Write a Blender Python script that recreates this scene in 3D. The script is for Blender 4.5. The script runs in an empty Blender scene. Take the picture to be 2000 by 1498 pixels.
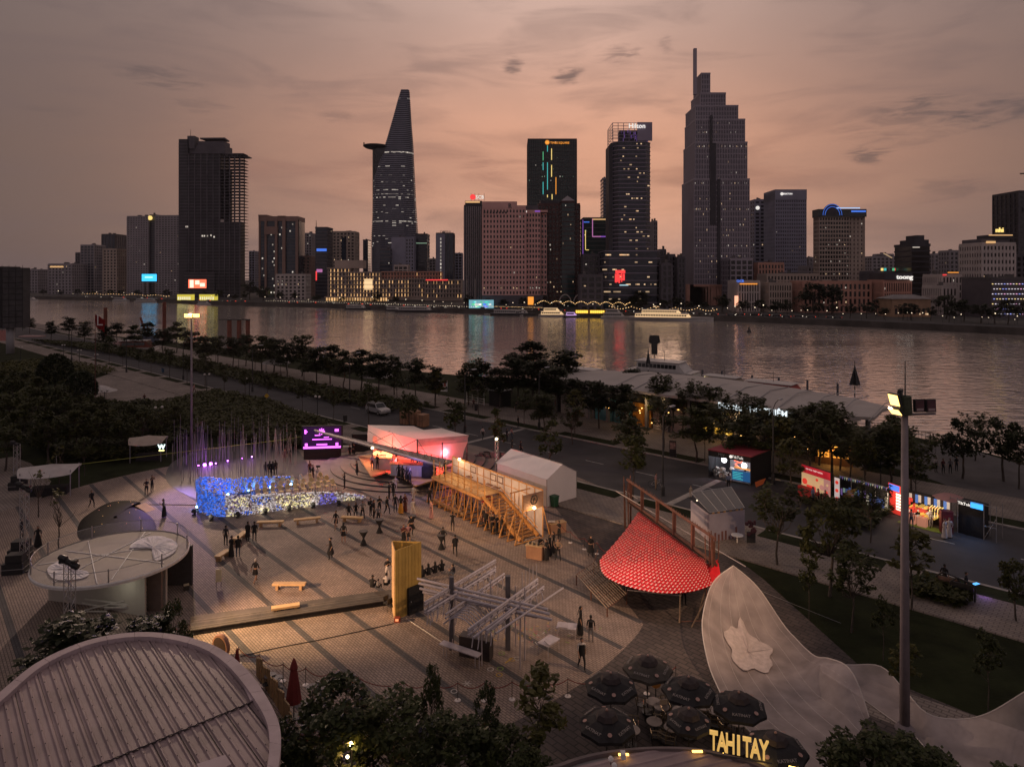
import bpy,bmesh,math,random
ST='stuff'
SR='structure'
from mathutils import Vector,Matrix
from math import sin,cos,pi,radians,sqrt,atan2
RNG=random.Random(7)
RU=RNG.uniform
RR=RNG.random
SC=bpy.context.scene
COL=SC.collection
F,H,HOR=1333.0,22.0,540.0
cam_d=bpy.data.cameras.new('camera');cam=bpy.data.objects.new('camera',cam_d);COL.objects.link(cam)
cam.location=(0,0,H);cam.rotation_euler=(radians(90),0,0)
cam_d.sensor_fit='HORIZONTAL';cam_d.sensor_width=36.0;cam_d.lens=F/2000*36
cam_d.shift_y=-(749-HOR)/2000
cam_d.clip_start=0.5;cam_d.clip_end=20000
SC.camera=cam
SC.view_settings.view_transform='Standard';SC.view_settings.look='None'
SC.view_settings.exposure=0.0;SC.view_settings.gamma=1.0;SC.view_settings.use_curve_mapping=False
SC.cycles.use_denoising=True
SC.cycles.max_bounces=6;SC.cycles.diffuse_bounces=3;SC.cycles.glossy_bounces=3
SC.cycles.transparent_max_bounces=12;SC.cycles.sample_clamp_indirect=4.0
SC.cycles.caustics_reflective=False;SC.cycles.caustics_refractive=False
world=bpy.data.worlds.new('World');SC.world=world;world.use_nodes=True
def world_nodes():
 nt=world.node_tree;nt.nodes.clear();N=nt.nodes.new;L=nt.links.new
 def m(op,a,b=None,c=None,clamp=False):
  n=N('ShaderNodeMath');n.operation=op;n.use_clamp=clamp
  for i,v in enumerate((a,b,c)):
   if v is None:continue
   if isinstance(v,(int,float)):n.inputs[i].default_value=v
   else:L(v,n.inputs[i])
  return n.outputs[0]
 def mixc(f,a,b):
  n=N('ShaderNodeMix');n.data_type='RGBA'
  for i,v in((0,f),(6,a),(7,b)):
   if isinstance(v,(int,float)):n.inputs[i].default_value=v
   elif isinstance(v,tuple):n.inputs[i].default_value=(*v,1)
   else:L(v,n.inputs[i])
  return n.outputs[2]
 def sstep(x,lo,hi):
  n=N('ShaderNodeMapRange');n.interpolation_type='SMOOTHSTEP'
  L(x,n.inputs[0]);n.inputs[1].default_value=lo;n.inputs[2].default_value=hi
  return n.outputs[0]
 tc=N('ShaderNodeTexCoord');sp=N('ShaderNodeSeparateXYZ');L(tc.outputs['Generated'],sp.inputs[0])
 x,y,z=sp.outputs
 rh=m('SQRT',m('ADD',m('MULTIPLY',x,x),m('MULTIPLY',y,y)))
 az=m('ARCTAN2',x,y)
 el=m('ARCTAN2',z,rh)
 da=m('SUBTRACT',az,0.085)
 lobe=m('EXPONENT',m('MULTIPLY',m('MULTIPLY',da,da),-5.0))
 de=m('SUBTRACT',el,0.16)
 lobe_e=m('EXPONENT',m('MULTIPLY',m('MULTIPLY',de,de),-24.0))
 low=m('EXPONENT',m('MULTIPLY',m('ABSOLUTE',m('SUBTRACT',el,0.148)),-22.0))
 up=m('MAXIMUM',el,0.0)
 inv=m('DIVIDE',1.0,m('ADD',m('MAXIMUM',z,0.0),0.10))
 cb=N('ShaderNodeCombineXYZ');L(m('MULTIPLY',x,inv),cb.inputs[0]);L(m('MULTIPLY',y,inv),cb.inputs[1]);cb.inputs[2].default_value=3.1
 def noise(vec,scale,detail,rough,dist=0.0):
  n=N('ShaderNodeTexNoise');L(vec,n.inputs['Vector']);n.inputs['Scale'].default_value=scale
  n.inputs['Detail'].default_value=detail;n.inputs['Roughness'].default_value=rough;n.inputs['Distortion'].default_value=dist
  return n.outputs[0]
 n1=noise(cb.outputs[0],0.55,5,0.55,0.4)
 cb2=N('ShaderNodeCombineXYZ');L(m('MULTIPLY',az,2.2),cb2.inputs[0]);L(m('MULTIPLY',el,11.0),cb2.inputs[1])
 n2=noise(cb2.outputs[0],2.1,6,0.55,0.6)
 dusk=mixc(sstep(el,0.05,0.8),(0.135,0.098,0.087),(0.225,0.185,0.186))
 dusk=mixc(sstep(el,-0.02,0.10),(0.125,0.090,0.086),dusk)
 dusk=mixc(m('MULTIPLY',sstep(m('MULTIPLY',y,-1.0),0.0,0.8),0.8),dusk,(0.285,0.225,0.235))
 glow=mixc(lobe_e,(0.68,0.51,0.45),(0.82,0.41,0.27))
 sky=mixc(m('MULTIPLY',lobe,mixc(lobe_e,(0.84,)*3,(0.92,)*3)),dusk,glow)
 st=m('MULTIPLY',m('MULTIPLY',low,lobe),sstep(n2,0.45,0.70))
 sky=mixc(m('MULTIPLY',st,0.55),sky,(0.62,0.235,0.135))
 cl=m('ADD',m('MULTIPLY',sstep(n1,0.35,0.72),0.26),m('MULTIPLY',sstep(n2,0.44,0.70),0.32))
 sky=mixc(cl,sky,(0.165,0.118,0.115))
 n3=noise(cb2.outputs[0],9.0,6,0.62,0.8)
 for(px,py,rx,ry,k)in((310,152,66,20,.50),(400,208,50,12,.25),(1002,126,20,17,.75),(1112,146,28,17,.75),(1212,106,36,18,.5),(1300,90,14,20,.3),(1690,306,40,15,.65),(1820,206,60,18,.5),(1945,222,70,24,.7),(1760,240,90,40,.32),(650,228,36,10,.3),(120,215,50,12,.25),(1850,370,60,22,.3)):
  ua,ve=math.atan((px-1000)/F),math.atan((HOR-py)/F*cos(math.atan((px-1000)/F)))
  d1=m('DIVIDE',m('SUBTRACT',az,ua),rx/F);d2=m('DIVIDE',m('SUBTRACT',el,ve),ry/F)
  r2=m('ADD',m('MULTIPLY',d1,d1),m('MULTIPLY',d2,d2))
  blob=m('EXPONENT',m('MULTIPLY',r2,-0.55))
  f=m('MULTIPLY',sstep(m('MULTIPLY',blob,m('MULTIPLY',n3,n3)),0.10,0.34),k)
  sky=mixc(f,sky,(0.105,0.080,0.083))
 sky=mixc(sstep(el,-0.06,-0.005),(0.05,0.042,0.040),sky)
 ns=N('ShaderNodeTexSky');ns.sky_type='NISHITA';ns.sun_disc=False
 ns.sun_elevation=radians(1.5);ns.sun_rotation=radians(10);ns.dust_density=4.0
 bg1=N('ShaderNodeBackground');L(sky,bg1.inputs[0]);bg1.inputs[1].default_value=1.0
 bg2=N('ShaderNodeBackground');L(ns.outputs[0],bg2.inputs[0]);bg2.inputs[1].default_value=0.004
 ad=N('ShaderNodeAddShader');L(bg1.outputs[0],ad.inputs[0]);L(bg2.outputs[0],ad.inputs[1])
 o=N('ShaderNodeOutputWorld');L(ad.outputs[0],o.inputs[0])
world_nodes()
sun_d=bpy.data.lights.new('sun','SUN');sun_d.energy=0.05;sun_d.angle=radians(12);sun_d.color=(1.0,0.72,0.52)
sun=bpy.data.objects.new('sun',sun_d);COL.objects.link(sun)
sun.rotation_euler=Vector((-0.17,-0.98,-0.12)).to_track_quat('-Z','Y').to_euler()
def P(px,py,z=0.0):
 Y=F*(H-z)/(py-HOR)
 return((px-1000)/F*Y,Y)
def P3(px,py,z=0.0):
 a=P(px,py,z);return(a[0],a[1],z)
def W(px,py,Y):
 return((px-1000)/F*Y,Y,H-(py-HOR)/F*Y)
def lerp(a,b,t):return tuple(a[i]+(b[i]-a[i])*t for i in range(len(a)))
def catmull(pts,n=6,closed=False):
 out=[];m=len(pts);rng=range(m if closed else m-1)
 for i in rng:
  p0=pts[(i-1)%m]if(closed or i>0)else pts[0];p1=pts[i];p2=pts[(i+1)%m]
  p3=pts[(i+2)%m]if(closed or i+2<m)else pts[-1]
  for k in range(n):
   t=k/n
   out.append(tuple(0.5*((2*p1[j])+(-p0[j]+p2[j])*t+(2*p0[j]-5*p1[j]+4*p2[j]-p3[j])*t*t+(-p0[j]+3*p1[j]-3*p2[j]+p3[j])*t**3)for j in range(len(p1))))
 if not closed:out.append(tuple(pts[-1]))
 return out
def wloc(o):
 v=Vector((0,0,0))
 while o:v=v+o.location;o=o.parent
 return v
class MB:
 """collects faces, links them as one mesh object"""
 def __init__(s):s.v=[];s.f=[];s.m=[]
 def add(s,vs,fs,m=0):
  b=len(s.v);s.v.extend(vs)
  for f in fs:s.f.append(tuple(b+i for i in f));s.m.append(m)
  return s
 def box(s,x0,x1,y0,y1,z0,z1,m=0):
  return s.add([(x0,y0,z0),(x1,y0,z0),(x1,y1,z0),(x0,y1,z0),(x0,y0,z1),(x1,y0,z1),(x1,y1,z1),(x0,y1,z1)],[(3,2,1,0),(4,5,6,7),(0,1,5,4),(1,2,6,5),(2,3,7,6),(3,0,4,7)],m)
 def obox(s,c,d,l,w,z0,z1,m=0):
  n=sqrt(d[0]**2+d[1]**2);u=(d[0]/n*l/2,d[1]/n*l/2);v=(-d[1]/n*w/2,d[0]/n*w/2)
  b=[(c[0]-u[0]-v[0],c[1]-u[1]-v[1]),(c[0]+u[0]-v[0],c[1]+u[1]-v[1]),(c[0]+u[0]+v[0],c[1]+u[1]+v[1]),(c[0]-u[0]+v[0],c[1]-u[1]+v[1])]
  return s.prism(b,z0,z1,m)
 def prism(s,poly,z0,z1,m=0,caps=True):
  n=len(poly)
  vs=[(p[0],p[1],z0)for p in poly]+[(p[0],p[1],z1)for p in poly]
  fs=[(i,(i+1)%n,n+(i+1)%n,n+i)for i in range(n)]
  if caps:fs+=[tuple(range(n-1,-1,-1)),tuple(range(n,2*n))]
  return s.add(vs,fs,m)
 def poly(s,pts,m=0):return s.add(list(pts),[tuple(range(len(pts)))],m)
 def beam(s,p,q,w,h=None,m=0):
  """square bar between two points"""
  h=h or w;p=Vector(p);q=Vector(q);d=(q-p).normalized()
  up=Vector((0,0,1))if abs(d.z)<0.95 else Vector((0,1,0))
  a=d.cross(up).normalized()*w/2;b=a.cross(d).normalized()*h/2
  vs=[tuple(p-a-b),tuple(p+a-b),tuple(p+a+b),tuple(p-a+b),tuple(q-a-b),tuple(q+a-b),tuple(q+a+b),tuple(q-a+b)]
  return s.add(vs,[(3,2,1,0),(4,5,6,7),(0,1,5,4),(1,2,6,5),(2,3,7,6),(3,0,4,7)],m)
 def tube(s,p,q,r,r2=None,n=6,m=0,cap=True):
  r2=r if r2 is None else r2
  p=Vector(p);q=Vector(q);d=(q-p)
  if d.length<1e-6:return s
  d.normalize();up=Vector((0,0,1))if abs(d.z)<0.95 else Vector((1,0,0))
  a=d.cross(up).normalized();b=d.cross(a).normalized()
  vs=[tuple(p+(a*cos(2*pi*i/n)+b*sin(2*pi*i/n))*r)for i in range(n)]+[tuple(q+(a*cos(2*pi*i/n)+b*sin(2*pi*i/n))*r2)for i in range(n)]
  fs=[((i+1)%n,i,n+i,n+(i+1)%n)for i in range(n)]
  if cap:fs+=[tuple(range(n)),tuple(range(2*n-1,n-1,-1))]
  return s.add(vs,fs,m)
 def path(s,pts,r,n=5,m=0):
  for a,b in zip(pts[:-1],pts[1:]):s.tube(a,b,r,n=n,m=m)
  return s
 def lathe(s,prof,n=12,c=(0,0,0),m=0,cap=True):
  vs=[];fs=[]
  for r,z in prof:
   for i in range(n):vs.append((c[0]+r*cos(2*pi*i/n),c[1]+r*sin(2*pi*i/n),c[2]+z))
  k=len(prof)
  for j in range(k-1):
   for i in range(n):fs.append((j*n+i,j*n+(i+1)%n,(j+1)*n+(i+1)%n,(j+1)*n+i))
  if cap:fs+=[tuple(range(n-1,-1,-1)),tuple((k-1)*n+i for i in range(n))]
  return s.add(vs,fs,m)
 def ball(s,c,r,n=8,m=0,sz=1.0):
  prof=[(r*sin(pi*j/(n//2+1)),-r*sz*cos(pi*j/(n//2+1)))for j in range(1,n//2+1)]
  return s.lathe(prof,n,c,m)
 def grid(s,rows,m=0):
  k=len(rows[0]);vs=[tuple(p)for r in rows for p in r];fs=[]
  for j in range(len(rows)-1):
   for i in range(k-1):fs.append((j*k+i,j*k+i+1,(j+1)*k+i+1,(j+1)*k+i))
  return s.add(vs,fs,m)
 def mesh(s,name,mats,smooth=False,off=None):
  me=bpy.data.meshes.new(name)
  v=s.v if off is None else[(p[0]-off[0],p[1]-off[1],p[2]-off[2])for p in s.v]
  me.from_pydata(v,[],s.f);me.update()
  mats=mats if isinstance(mats,(list,tuple))else[mats]
  for mt in mats:
   if mt:me.materials.append(mt)
  if len(mats)>1:me.polygons.foreach_set('material_index',s.m)
  if smooth:me.polygons.foreach_set('use_smooth',[True]*len(me.polygons))
  return me
 def B(s,name,mats,parent=None,wc=False,smooth=False,kind=None,label=None,loc=(0,0,0),rz=0.0):
  off=wloc(parent)if(wc and parent)else None
  me=s.mesh(name,mats,smooth,off)
  return link(name,me,parent,loc,rz,kind,label)
def link(name,me,parent=None,loc=(0,0,0),rz=0.0,kind=None,label=None):
 o=bpy.data.objects.new(name,me);COL.objects.link(o);o.location=loc;o.rotation_euler=(0,0,rz)
 if parent:o.parent=parent
 if kind:o['kind']=kind
 if label:o['label']=label
 return o
def tag(o,label,cat,group=None,kind=None):
 o['label']=label;o['category']=cat
 if group:o['group']=group
 if kind:o['kind']=kind
 return o
def thing(name,label,cat,loc=(0,0,0),rz=0.0,group=None,scale=None):
 o=bpy.data.objects.new(name,None);COL.objects.link(o)
 o.empty_display_size=0.3
 loc=tuple(loc)if len(loc)==3 else(loc[0],loc[1],0.0)
 o.location=loc;o.rotation_euler=(0,0,rz)
 if scale:o.scale=scale if isinstance(scale,(tuple,list))else(scale,)*3
 return tag(o,label,cat,group)
KIDS={}
def kids(o):
 return[c for c in o.children]
def dup(root,loc,rz=0.0,label=None,group=None,scale=None):
 r=root.copy();COL.objects.link(r);r.location=loc if len(loc)==3 else(loc[0],loc[1],0.0)
 r.rotation_euler=(0,0,rz)
 if label:r['label']=label
 if group:r['group']=group
 if scale:r.scale=scale if isinstance(scale,(tuple,list))else(scale,)*3
 for ch in kids(root):
  c=ch.copy();COL.objects.link(c);c.parent=r
  for g in kids(ch):
   d=g.copy();COL.objects.link(d);d.parent=c
 return r
def struct(mb,name,mats,smooth=False):
 return mb.B(name,mats,kind=SR,smooth=smooth)
ORD=['first','second','third','fourth','fifth','sixth','seventh','eighth','ninth','tenth','eleventh','twelfth','thirteenth','fourteenth','fifteenth','sixteenth','seventeenth','eighteenth','nineteenth','twentieth']
def ordn(i):
 if i<20:return ORD[i]
 t={2:'twenty',3:'thirty',4:'forty',5:'fifty'}
 n=i+1
 if n%10==0:return{20:'twentieth',30:'thirtieth',40:'fortieth',50:'fiftieth'}[n]
 return t[n//10]+'-'+ORD[n%10-1]
MATS={}
def mat(name,c,rough=0.7,var=0.12,scale=3.0,metal=0.0,bump=0.0,bscale=None,spec=0.4,island=0.0,obj=0.0,detail=4):
 """plain weathered surface: noise in the colour, optional relief, optional change from piece to piece"""
 if name in MATS:return MATS[name]
 mt=bpy.data.materials.new(name);mt.use_nodes=True;nt=mt.node_tree;b=nt.nodes['Principled BSDF']
 N=nt.nodes.new;L=nt.links.new
 b.inputs['Roughness'].default_value=rough;b.inputs['Metallic'].default_value=metal;b.inputs['Specular IOR Level'].default_value=spec
 tc=N('ShaderNodeTexCoord');nz=N('ShaderNodeTexNoise');L(tc.outputs['Object'],nz.inputs['Vector'])
 nz.inputs['Scale'].default_value=scale;nz.inputs['Detail'].default_value=detail;nz.inputs['Roughness'].default_value=0.6
 mr=N('ShaderNodeMapRange');L(nz.outputs[0],mr.inputs[0]);mr.inputs[1].default_value=0.3;mr.inputs[2].default_value=0.7
 mr.inputs[3].default_value=1-var*1.6;mr.inputs[4].default_value=1+var
 fac=mr.outputs[0]
 def mul(a,bsock):
  n=N('ShaderNodeMath');n.operation='MULTIPLY';L(a,n.inputs[0]);L(bsock,n.inputs[1]);return n.outputs[0]
 for amt,src in((island,'i'),(obj,'o')):
  if amt:
   if src=='i':g=N('ShaderNodeNewGeometry');o=g.outputs['Random Per Island']
   else:g=N('ShaderNodeObjectInfo');o=g.outputs['Random']
   r2=N('ShaderNodeMapRange');L(o,r2.inputs[0]);r2.inputs[3].default_value=1-amt;r2.inputs[4].default_value=1+amt
   fac=mul(fac,r2.outputs[0])
 vm=N('ShaderNodeVectorMath');vm.operation='SCALE';vm.inputs[0].default_value=c[:3];L(fac,vm.inputs['Scale'])
 L(vm.outputs[0],b.inputs['Base Color'])
 if bump:
  n2=N('ShaderNodeTexNoise');L(tc.outputs['Object'],n2.inputs['Vector']);n2.inputs['Scale'].default_value=bscale or scale*6;n2.inputs['Detail'].default_value=3
  bp=N('ShaderNodeBump');bp.inputs['Strength'].default_value=bump;bp.inputs['Distance'].default_value=0.05;L(n2.outputs[0],bp.inputs['Height']);L(bp.outputs[0],b.inputs['Normal'])
 MATS[name]=mt;return mt
def emit(name,c,s,flicker=0.0):
 if name in MATS:return MATS[name]
 mt=bpy.data.materials.new(name);mt.use_nodes=True;nt=mt.node_tree;b=nt.nodes['Principled BSDF']
 b.inputs['Base Color'].default_value=(*[min(0.8,x*0.5)for x in c],1);b.inputs['Emission Color'].default_value=(*c,1)
 b.inputs['Emission Strength'].default_value=s
 if flicker:
  g=nt.nodes.new('ShaderNodeNewGeometry');r=nt.nodes.new('ShaderNodeMapRange');nt.links.new(g.outputs['Random Per Island'],r.inputs[0])
  r.inputs[3].default_value=s*(1-flicker);r.inputs[4].default_value=s*(1+flicker);nt.links.new(r.outputs[0],b.inputs['Emission Strength'])
 mt.cycles.emission_sampling='NONE' if s<3 else 'AUTO'
 MATS[name]=mt;return mt
def foliage(name,c,c2,trans=0.25):
 if name in MATS:return MATS[name]
 mt=bpy.data.materials.new(name);mt.use_nodes=True;nt=mt.node_tree;b=nt.nodes['Principled BSDF'];N=nt.nodes.new;L=nt.links.new
 g=N('ShaderNodeNewGeometry');tc=N('ShaderNodeTexCoord');nz=N('ShaderNodeTexNoise');L(tc.outputs['Object'],nz.inputs[0]);nz.inputs['Scale'].default_value=0.9;nz.inputs['Detail'].default_value=2
 oi=N('ShaderNodeObjectInfo')
 ad=N('ShaderNodeMath');ad.operation='ADD';L(g.outputs['Random Per Island'],ad.inputs[0]);L(nz.outputs[0],ad.inputs[1])
 a2=N('ShaderNodeMath');a2.operation='MULTIPLY_ADD';L(oi.outputs['Random'],a2.inputs[0]);a2.inputs[1].default_value=0.5;L(ad.outputs[0],a2.inputs[2])
 mr=N('ShaderNodeMapRange');L(a2.outputs[0],mr.inputs[0]);mr.inputs[1].default_value=0.45;mr.inputs[2].default_value=1.75
 mx=N('ShaderNodeMix');mx.data_type='RGBA';L(mr.outputs[0],mx.inputs[0]);mx.inputs[6].default_value=(*c,1);mx.inputs[7].default_value=(*c2,1)
 L(mx.outputs[2],b.inputs['Base Color']);b.inputs['Roughness'].default_value=0.55;b.inputs['Specular IOR Level'].default_value=0.25
 tr=N('ShaderNodeBsdfTranslucent');L(mx.outputs[2],tr.inputs[0]);ms=N('ShaderNodeMixShader');ms.inputs[0].default_value=trans
 L(b.outputs[0],ms.inputs[1]);L(tr.outputs[0],ms.inputs[2]);L(ms.outputs[0],nt.nodes['Material Output'].inputs[0])
 MATS[name]=mt;return mt
def fabric(name,c,trans=0.4,rough=0.9,var=0.08,scale=1.5,alpha=1.0,net=0.0):
 if name in MATS:return MATS[name]
 mt=bpy.data.materials.new(name);mt.use_nodes=True;nt=mt.node_tree;b=nt.nodes['Principled BSDF'];N=nt.nodes.new;L=nt.links.new
 tc=N('ShaderNodeTexCoord');nz=N('ShaderNodeTexNoise');L(tc.outputs['Object'],nz.inputs[0]);nz.inputs['Scale'].default_value=scale;nz.inputs['Detail'].default_value=4
 mr=N('ShaderNodeMapRange');L(nz.outputs[0],mr.inputs[0]);mr.inputs[1].default_value=0.3;mr.inputs[2].default_value=0.7;mr.inputs[3].default_value=1-var*1.5;mr.inputs[4].default_value=1+var
 vm=N('ShaderNodeVectorMath');vm.operation='SCALE';vm.inputs[0].default_value=c;L(mr.outputs[0],vm.inputs['Scale'])
 L(vm.outputs[0],b.inputs['Base Color']);b.inputs['Roughness'].default_value=rough;b.inputs['Specular IOR Level'].default_value=0.2
 tr=N('ShaderNodeBsdfTranslucent');L(vm.outputs[0],tr.inputs[0]);ms=N('ShaderNodeMixShader');ms.inputs[0].default_value=trans
 L(b.outputs[0],ms.inputs[1]);L(tr.outputs[0],ms.inputs[2]);out=ms.outputs[0]
 if alpha<1:
  tp=N('ShaderNodeBsdfTransparent');m2=N('ShaderNodeMixShader');L(tp.outputs[0],m2.inputs[1]);L(out,m2.inputs[2])
  n3=N('ShaderNodeTexNoise');L(tc.outputs['Object'],n3.inputs[0]);n3.inputs['Scale'].default_value=0.8;n3.inputs['Detail'].default_value=3
  r3=N('ShaderNodeMapRange');L(n3.outputs[0],r3.inputs[0]);r3.inputs[1].default_value=0.3;r3.inputs[2].default_value=0.7
  r3.inputs[3].default_value=alpha-net;r3.inputs[4].default_value=min(1,alpha+net);L(r3.outputs[0],m2.inputs[0]);out=m2.outputs[0]
 L(out,nt.nodes['Material Output'].inputs[0]);MATS[name]=mt;return mt
def glassy(name,c,rough=0.12,spec=0.6,var=0.3):
 """dark window glass with panes of slightly different tone"""
 return mat(name,c,rough,var,0.12,0.0,0.0,None,spec)
TXT={}
def text_mesh(s,mt,ext=0.02,bold=0.0):
 k=(s,mt.name,ext,bold)
 if k in TXT:return TXT[k]
 cu=bpy.data.curves.new('lettering','FONT');cu.body=s;cu.size=1.0;cu.extrude=ext;cu.align_x='CENTER';cu.align_y='CENTER';cu.resolution_u=2;cu.offset=bold
 o=bpy.data.objects.new('lettering',cu);COL.objects.link(o)
 dg=bpy.context.evaluated_depsgraph_get();me=bpy.data.meshes.new_from_object(o.evaluated_get(dg))
 bpy.data.objects.remove(o);bpy.data.curves.remove(cu)
 me.name='lettering';me.materials.clear();me.materials.append(mt);TXT[k]=me;return me
def text(s,mt,parent,loc,size,rot=(pi/2,0,0),ext=0.02,bold=0.0,wc=False,sx=1.0,name='lettering'):
 o=bpy.data.objects.new(name,text_mesh(s,mt,ext,bold));COL.objects.link(o);o.parent=parent
 o.location=(Vector(loc)-wloc(parent))if wc else loc;o.rotation_euler=rot;o.scale=(size*sx,size,size);return o
def lamp(name,kind,loc,energy,color,parent=None,target=None,size=0.3,spot=60,blend=0.6):
 d=bpy.data.lights.new(name,kind);d.energy=energy;d.color=color
 if kind=='SPOT':d.spot_size=radians(spot);d.spot_blend=blend;d.shadow_soft_size=size
 elif kind=='AREA':d.size=size
 else:d.shadow_soft_size=size
 o=bpy.data.objects.new(name,d);COL.objects.link(o);o.location=loc
 if target:o.rotation_euler=(Vector(target)-Vector(loc)).to_track_quat('-Z','Y').to_euler()
 if parent:o.parent=parent;o.location=Vector(loc)-wloc(parent)
 return o
concrete=mat('concrete',(0.30,0.28,0.26),0.85,0.15,1.5,bump=0.2)
DM=mat('dark metal',(0.03,0.03,0.033),0.5,0.2,8)
GM=mat('grey galvanised metal',(0.34,0.33,0.34),0.45,0.15,6,metal=0.5)
WP=mat('white paint',(0.72,0.71,0.70),0.6,0.06,4)
BC=mat('black cloth',(0.018,0.017,0.019),0.9,0.3,8)
BP=mat('black plastic',(0.02,0.02,0.022),0.5,0.2,8)
U=(0.734,-0.679);NV=(0.679,0.734)
def RD(t,s):return(U[0]*t+NV[0]*s,U[1]*t+NV[1]*s)
D2=(0.67,-0.742);E2=(0.742,0.67)
def PL(t,s):return(D2[0]*t+E2[0]*s,D2[1]*t+E2[1]*s)
def grass_mat():
 mt=mat('lawn grass',(0.020,0.025,0.010),0.95,0.35,0.35,bump=0.8,bscale=6,spec=0.1);return mt
def brick_mat(name,c1,c2,mortar,sx,rot,var=0.25,bump=0.25,rough=0.8):
 mt=bpy.data.materials.new(name);mt.use_nodes=True;nt=mt.node_tree;b=nt.nodes['Principled BSDF'];N=nt.nodes.new;L=nt.links.new
 tc=N('ShaderNodeTexCoord');mp=N('ShaderNodeMapping');L(tc.outputs['Object'],mp.inputs[0]);mp.inputs['Rotation'].default_value=(0,0,rot)
 br=N('ShaderNodeTexBrick');L(mp.outputs[0],br.inputs[0]);br.inputs['Scale'].default_value=sx;br.inputs['Color1'].default_value=(*c1,1);br.inputs['Color2'].default_value=(*c2,1)
 br.inputs['Mortar'].default_value=(*mortar,1);br.inputs['Mortar Size'].default_value=0.03;br.inputs['Mortar Smooth'].default_value=0.3
 br.inputs['Brick Width'].default_value=0.5;br.inputs['Row Height'].default_value=0.25
 nz=N('ShaderNodeTexNoise');L(tc.outputs['Object'],nz.inputs[0]);nz.inputs['Scale'].default_value=0.22;nz.inputs['Detail'].default_value=7;nz.inputs['Roughness'].default_value=0.65
 mr=N('ShaderNodeMapRange');L(nz.outputs[0],mr.inputs[0]);mr.inputs[1].default_value=0.3;mr.inputs[2].default_value=0.7;mr.inputs[3].default_value=1-var*1.3;mr.inputs[4].default_value=1+var
 mx=N('ShaderNodeVectorMath');mx.operation='SCALE';L(br.outputs[0],mx.inputs[0]);L(mr.outputs[0],mx.inputs['Scale']);L(mx.outputs[0],b.inputs['Base Color'])
 b.inputs['Roughness'].default_value=rough;b.inputs['Specular IOR Level'].default_value=0.3
 bp=N('ShaderNodeBump');bp.inputs['Strength'].default_value=bump;bp.inputs['Distance'].default_value=0.02;L(br.outputs['Fac'],bp.inputs['Height']);bp.invert=True;L(bp.outputs[0],b.inputs['Normal'])
 MATS[name]=mt;return mt
AX=atan2(D2[1],D2[0])
paver=brick_mat('plaza pavers',(0.31,0.238,0.203),(0.235,0.182,0.157),(0.075,0.06,0.052),1.6,-AX,0.22)
band_m=brick_mat('dark paver band',(0.095,0.088,0.092),(0.075,0.07,0.075),(0.04,0.038,0.04),1.6,-AX,0.2)
service_m=brick_mat('service paving',(0.098,0.078,0.074),(0.068,0.055,0.054),(0.04,0.035,0.034),0.7,-AX,0.35)
tile_m=brick_mat('pavement tiles',(0.27,0.225,0.20),(0.22,0.185,0.165),(0.12,0.10,0.09),0.9,-atan2(U[1],U[0]),0.25)
asphalt_m=mat('asphalt',(0.050,0.047,0.052),0.85,0.22,0.25,bump=0.25,bscale=8,detail=8)
kerb_m=mat('kerb stone',(0.33,0.30,0.28),0.8,0.2,1.2)
grass_m=grass_mat()
soil_m=mat('planting soil',(0.05,0.042,0.03),0.95,0.3,0.6,bump=0.6,bscale=4)
def flat(name,pts,z,m,kind=SR):
 return MB().poly([(p[0],p[1],z)for p in pts]).B(name,m,kind=kind)
BANK=[(2600,1100),(2300,1000),(2000,902),(1850,866),(1700,836),(1500,800),(1300,768),(1000,742),(750,720),(500,690),(300,664),(150,650),(0,641),(-300,622),(-700,606)]
bank=[P(*p)for p in BANK]
near_poly=bank+[(-420,20),(-420,-120),(160,-120),(160,20)]
near_poly=near_poly[::-1]
flat('ground',near_poly,0.0,grass_m)
mb=MB()
for a,b in zip(bank[:-1],bank[1:]):
 mb.add([(a[0],a[1],-0.002),(b[0],b[1],-0.002),(b[0]+0.679*1.2,b[1]+0.734*1.2,-4),(a[0]+0.679*1.2,a[1]+0.734*1.2,-4)],[(0,1,2,3)])
struct(mb,'near_embankment',concrete)
def water_mat():
 mt=bpy.data.materials.new('river water');mt.use_nodes=True;nt=mt.node_tree;b=nt.nodes['Principled BSDF'];N=nt.nodes.new;L=nt.links.new
 b.inputs['Base Color'].default_value=(0.88,0.77,0.70,1);b.inputs['Metallic'].default_value=0.72;b.inputs['Roughness'].default_value=0.10;b.inputs['IOR'].default_value=1.5;b.inputs['Specular IOR Level'].default_value=0.5
 tc=N('ShaderNodeTexCoord');mp=N('ShaderNodeMapping');L(tc.outputs['Object'],mp.inputs[0]);mp.inputs['Rotation'].default_value=(0,0,0.35);mp.inputs['Scale'].default_value=(0.6,1.5,1)
 def nz(sc,det,rough=0.55):
  n=N('ShaderNodeTexNoise');L(mp.outputs[0],n.inputs[0]);n.inputs['Scale'].default_value=sc;n.inputs['Detail'].default_value=det;n.inputs['Roughness'].default_value=rough;n.inputs['Distortion'].default_value=0.4;return n.outputs[0]
 a=nz(0.40,2,0.5);c=nz(0.012,4)
 mr=N('ShaderNodeMapRange');L(c,mr.inputs[0]);mr.inputs[1].default_value=0.42;mr.inputs[2].default_value=0.62;mr.inputs[3].default_value=0.55;mr.inputs[4].default_value=1.15
 ml=N('ShaderNodeMath');ml.operation='MULTIPLY';L(a,ml.inputs[0]);L(mr.outputs[0],ml.inputs[1])
 bp=N('ShaderNodeBump');bp.inputs['Strength'].default_value=1.0;bp.inputs['Distance'].default_value=0.30;L(ml.outputs[0],bp.inputs['Height']);L(bp.outputs[0],b.inputs['Normal'])
 MATS['river water']=mt;return mt
flat('river_water',[(-3500,-300),(1500,-300),(1500,2500),(-3500,2500)],-2.5,water_mat())
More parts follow.
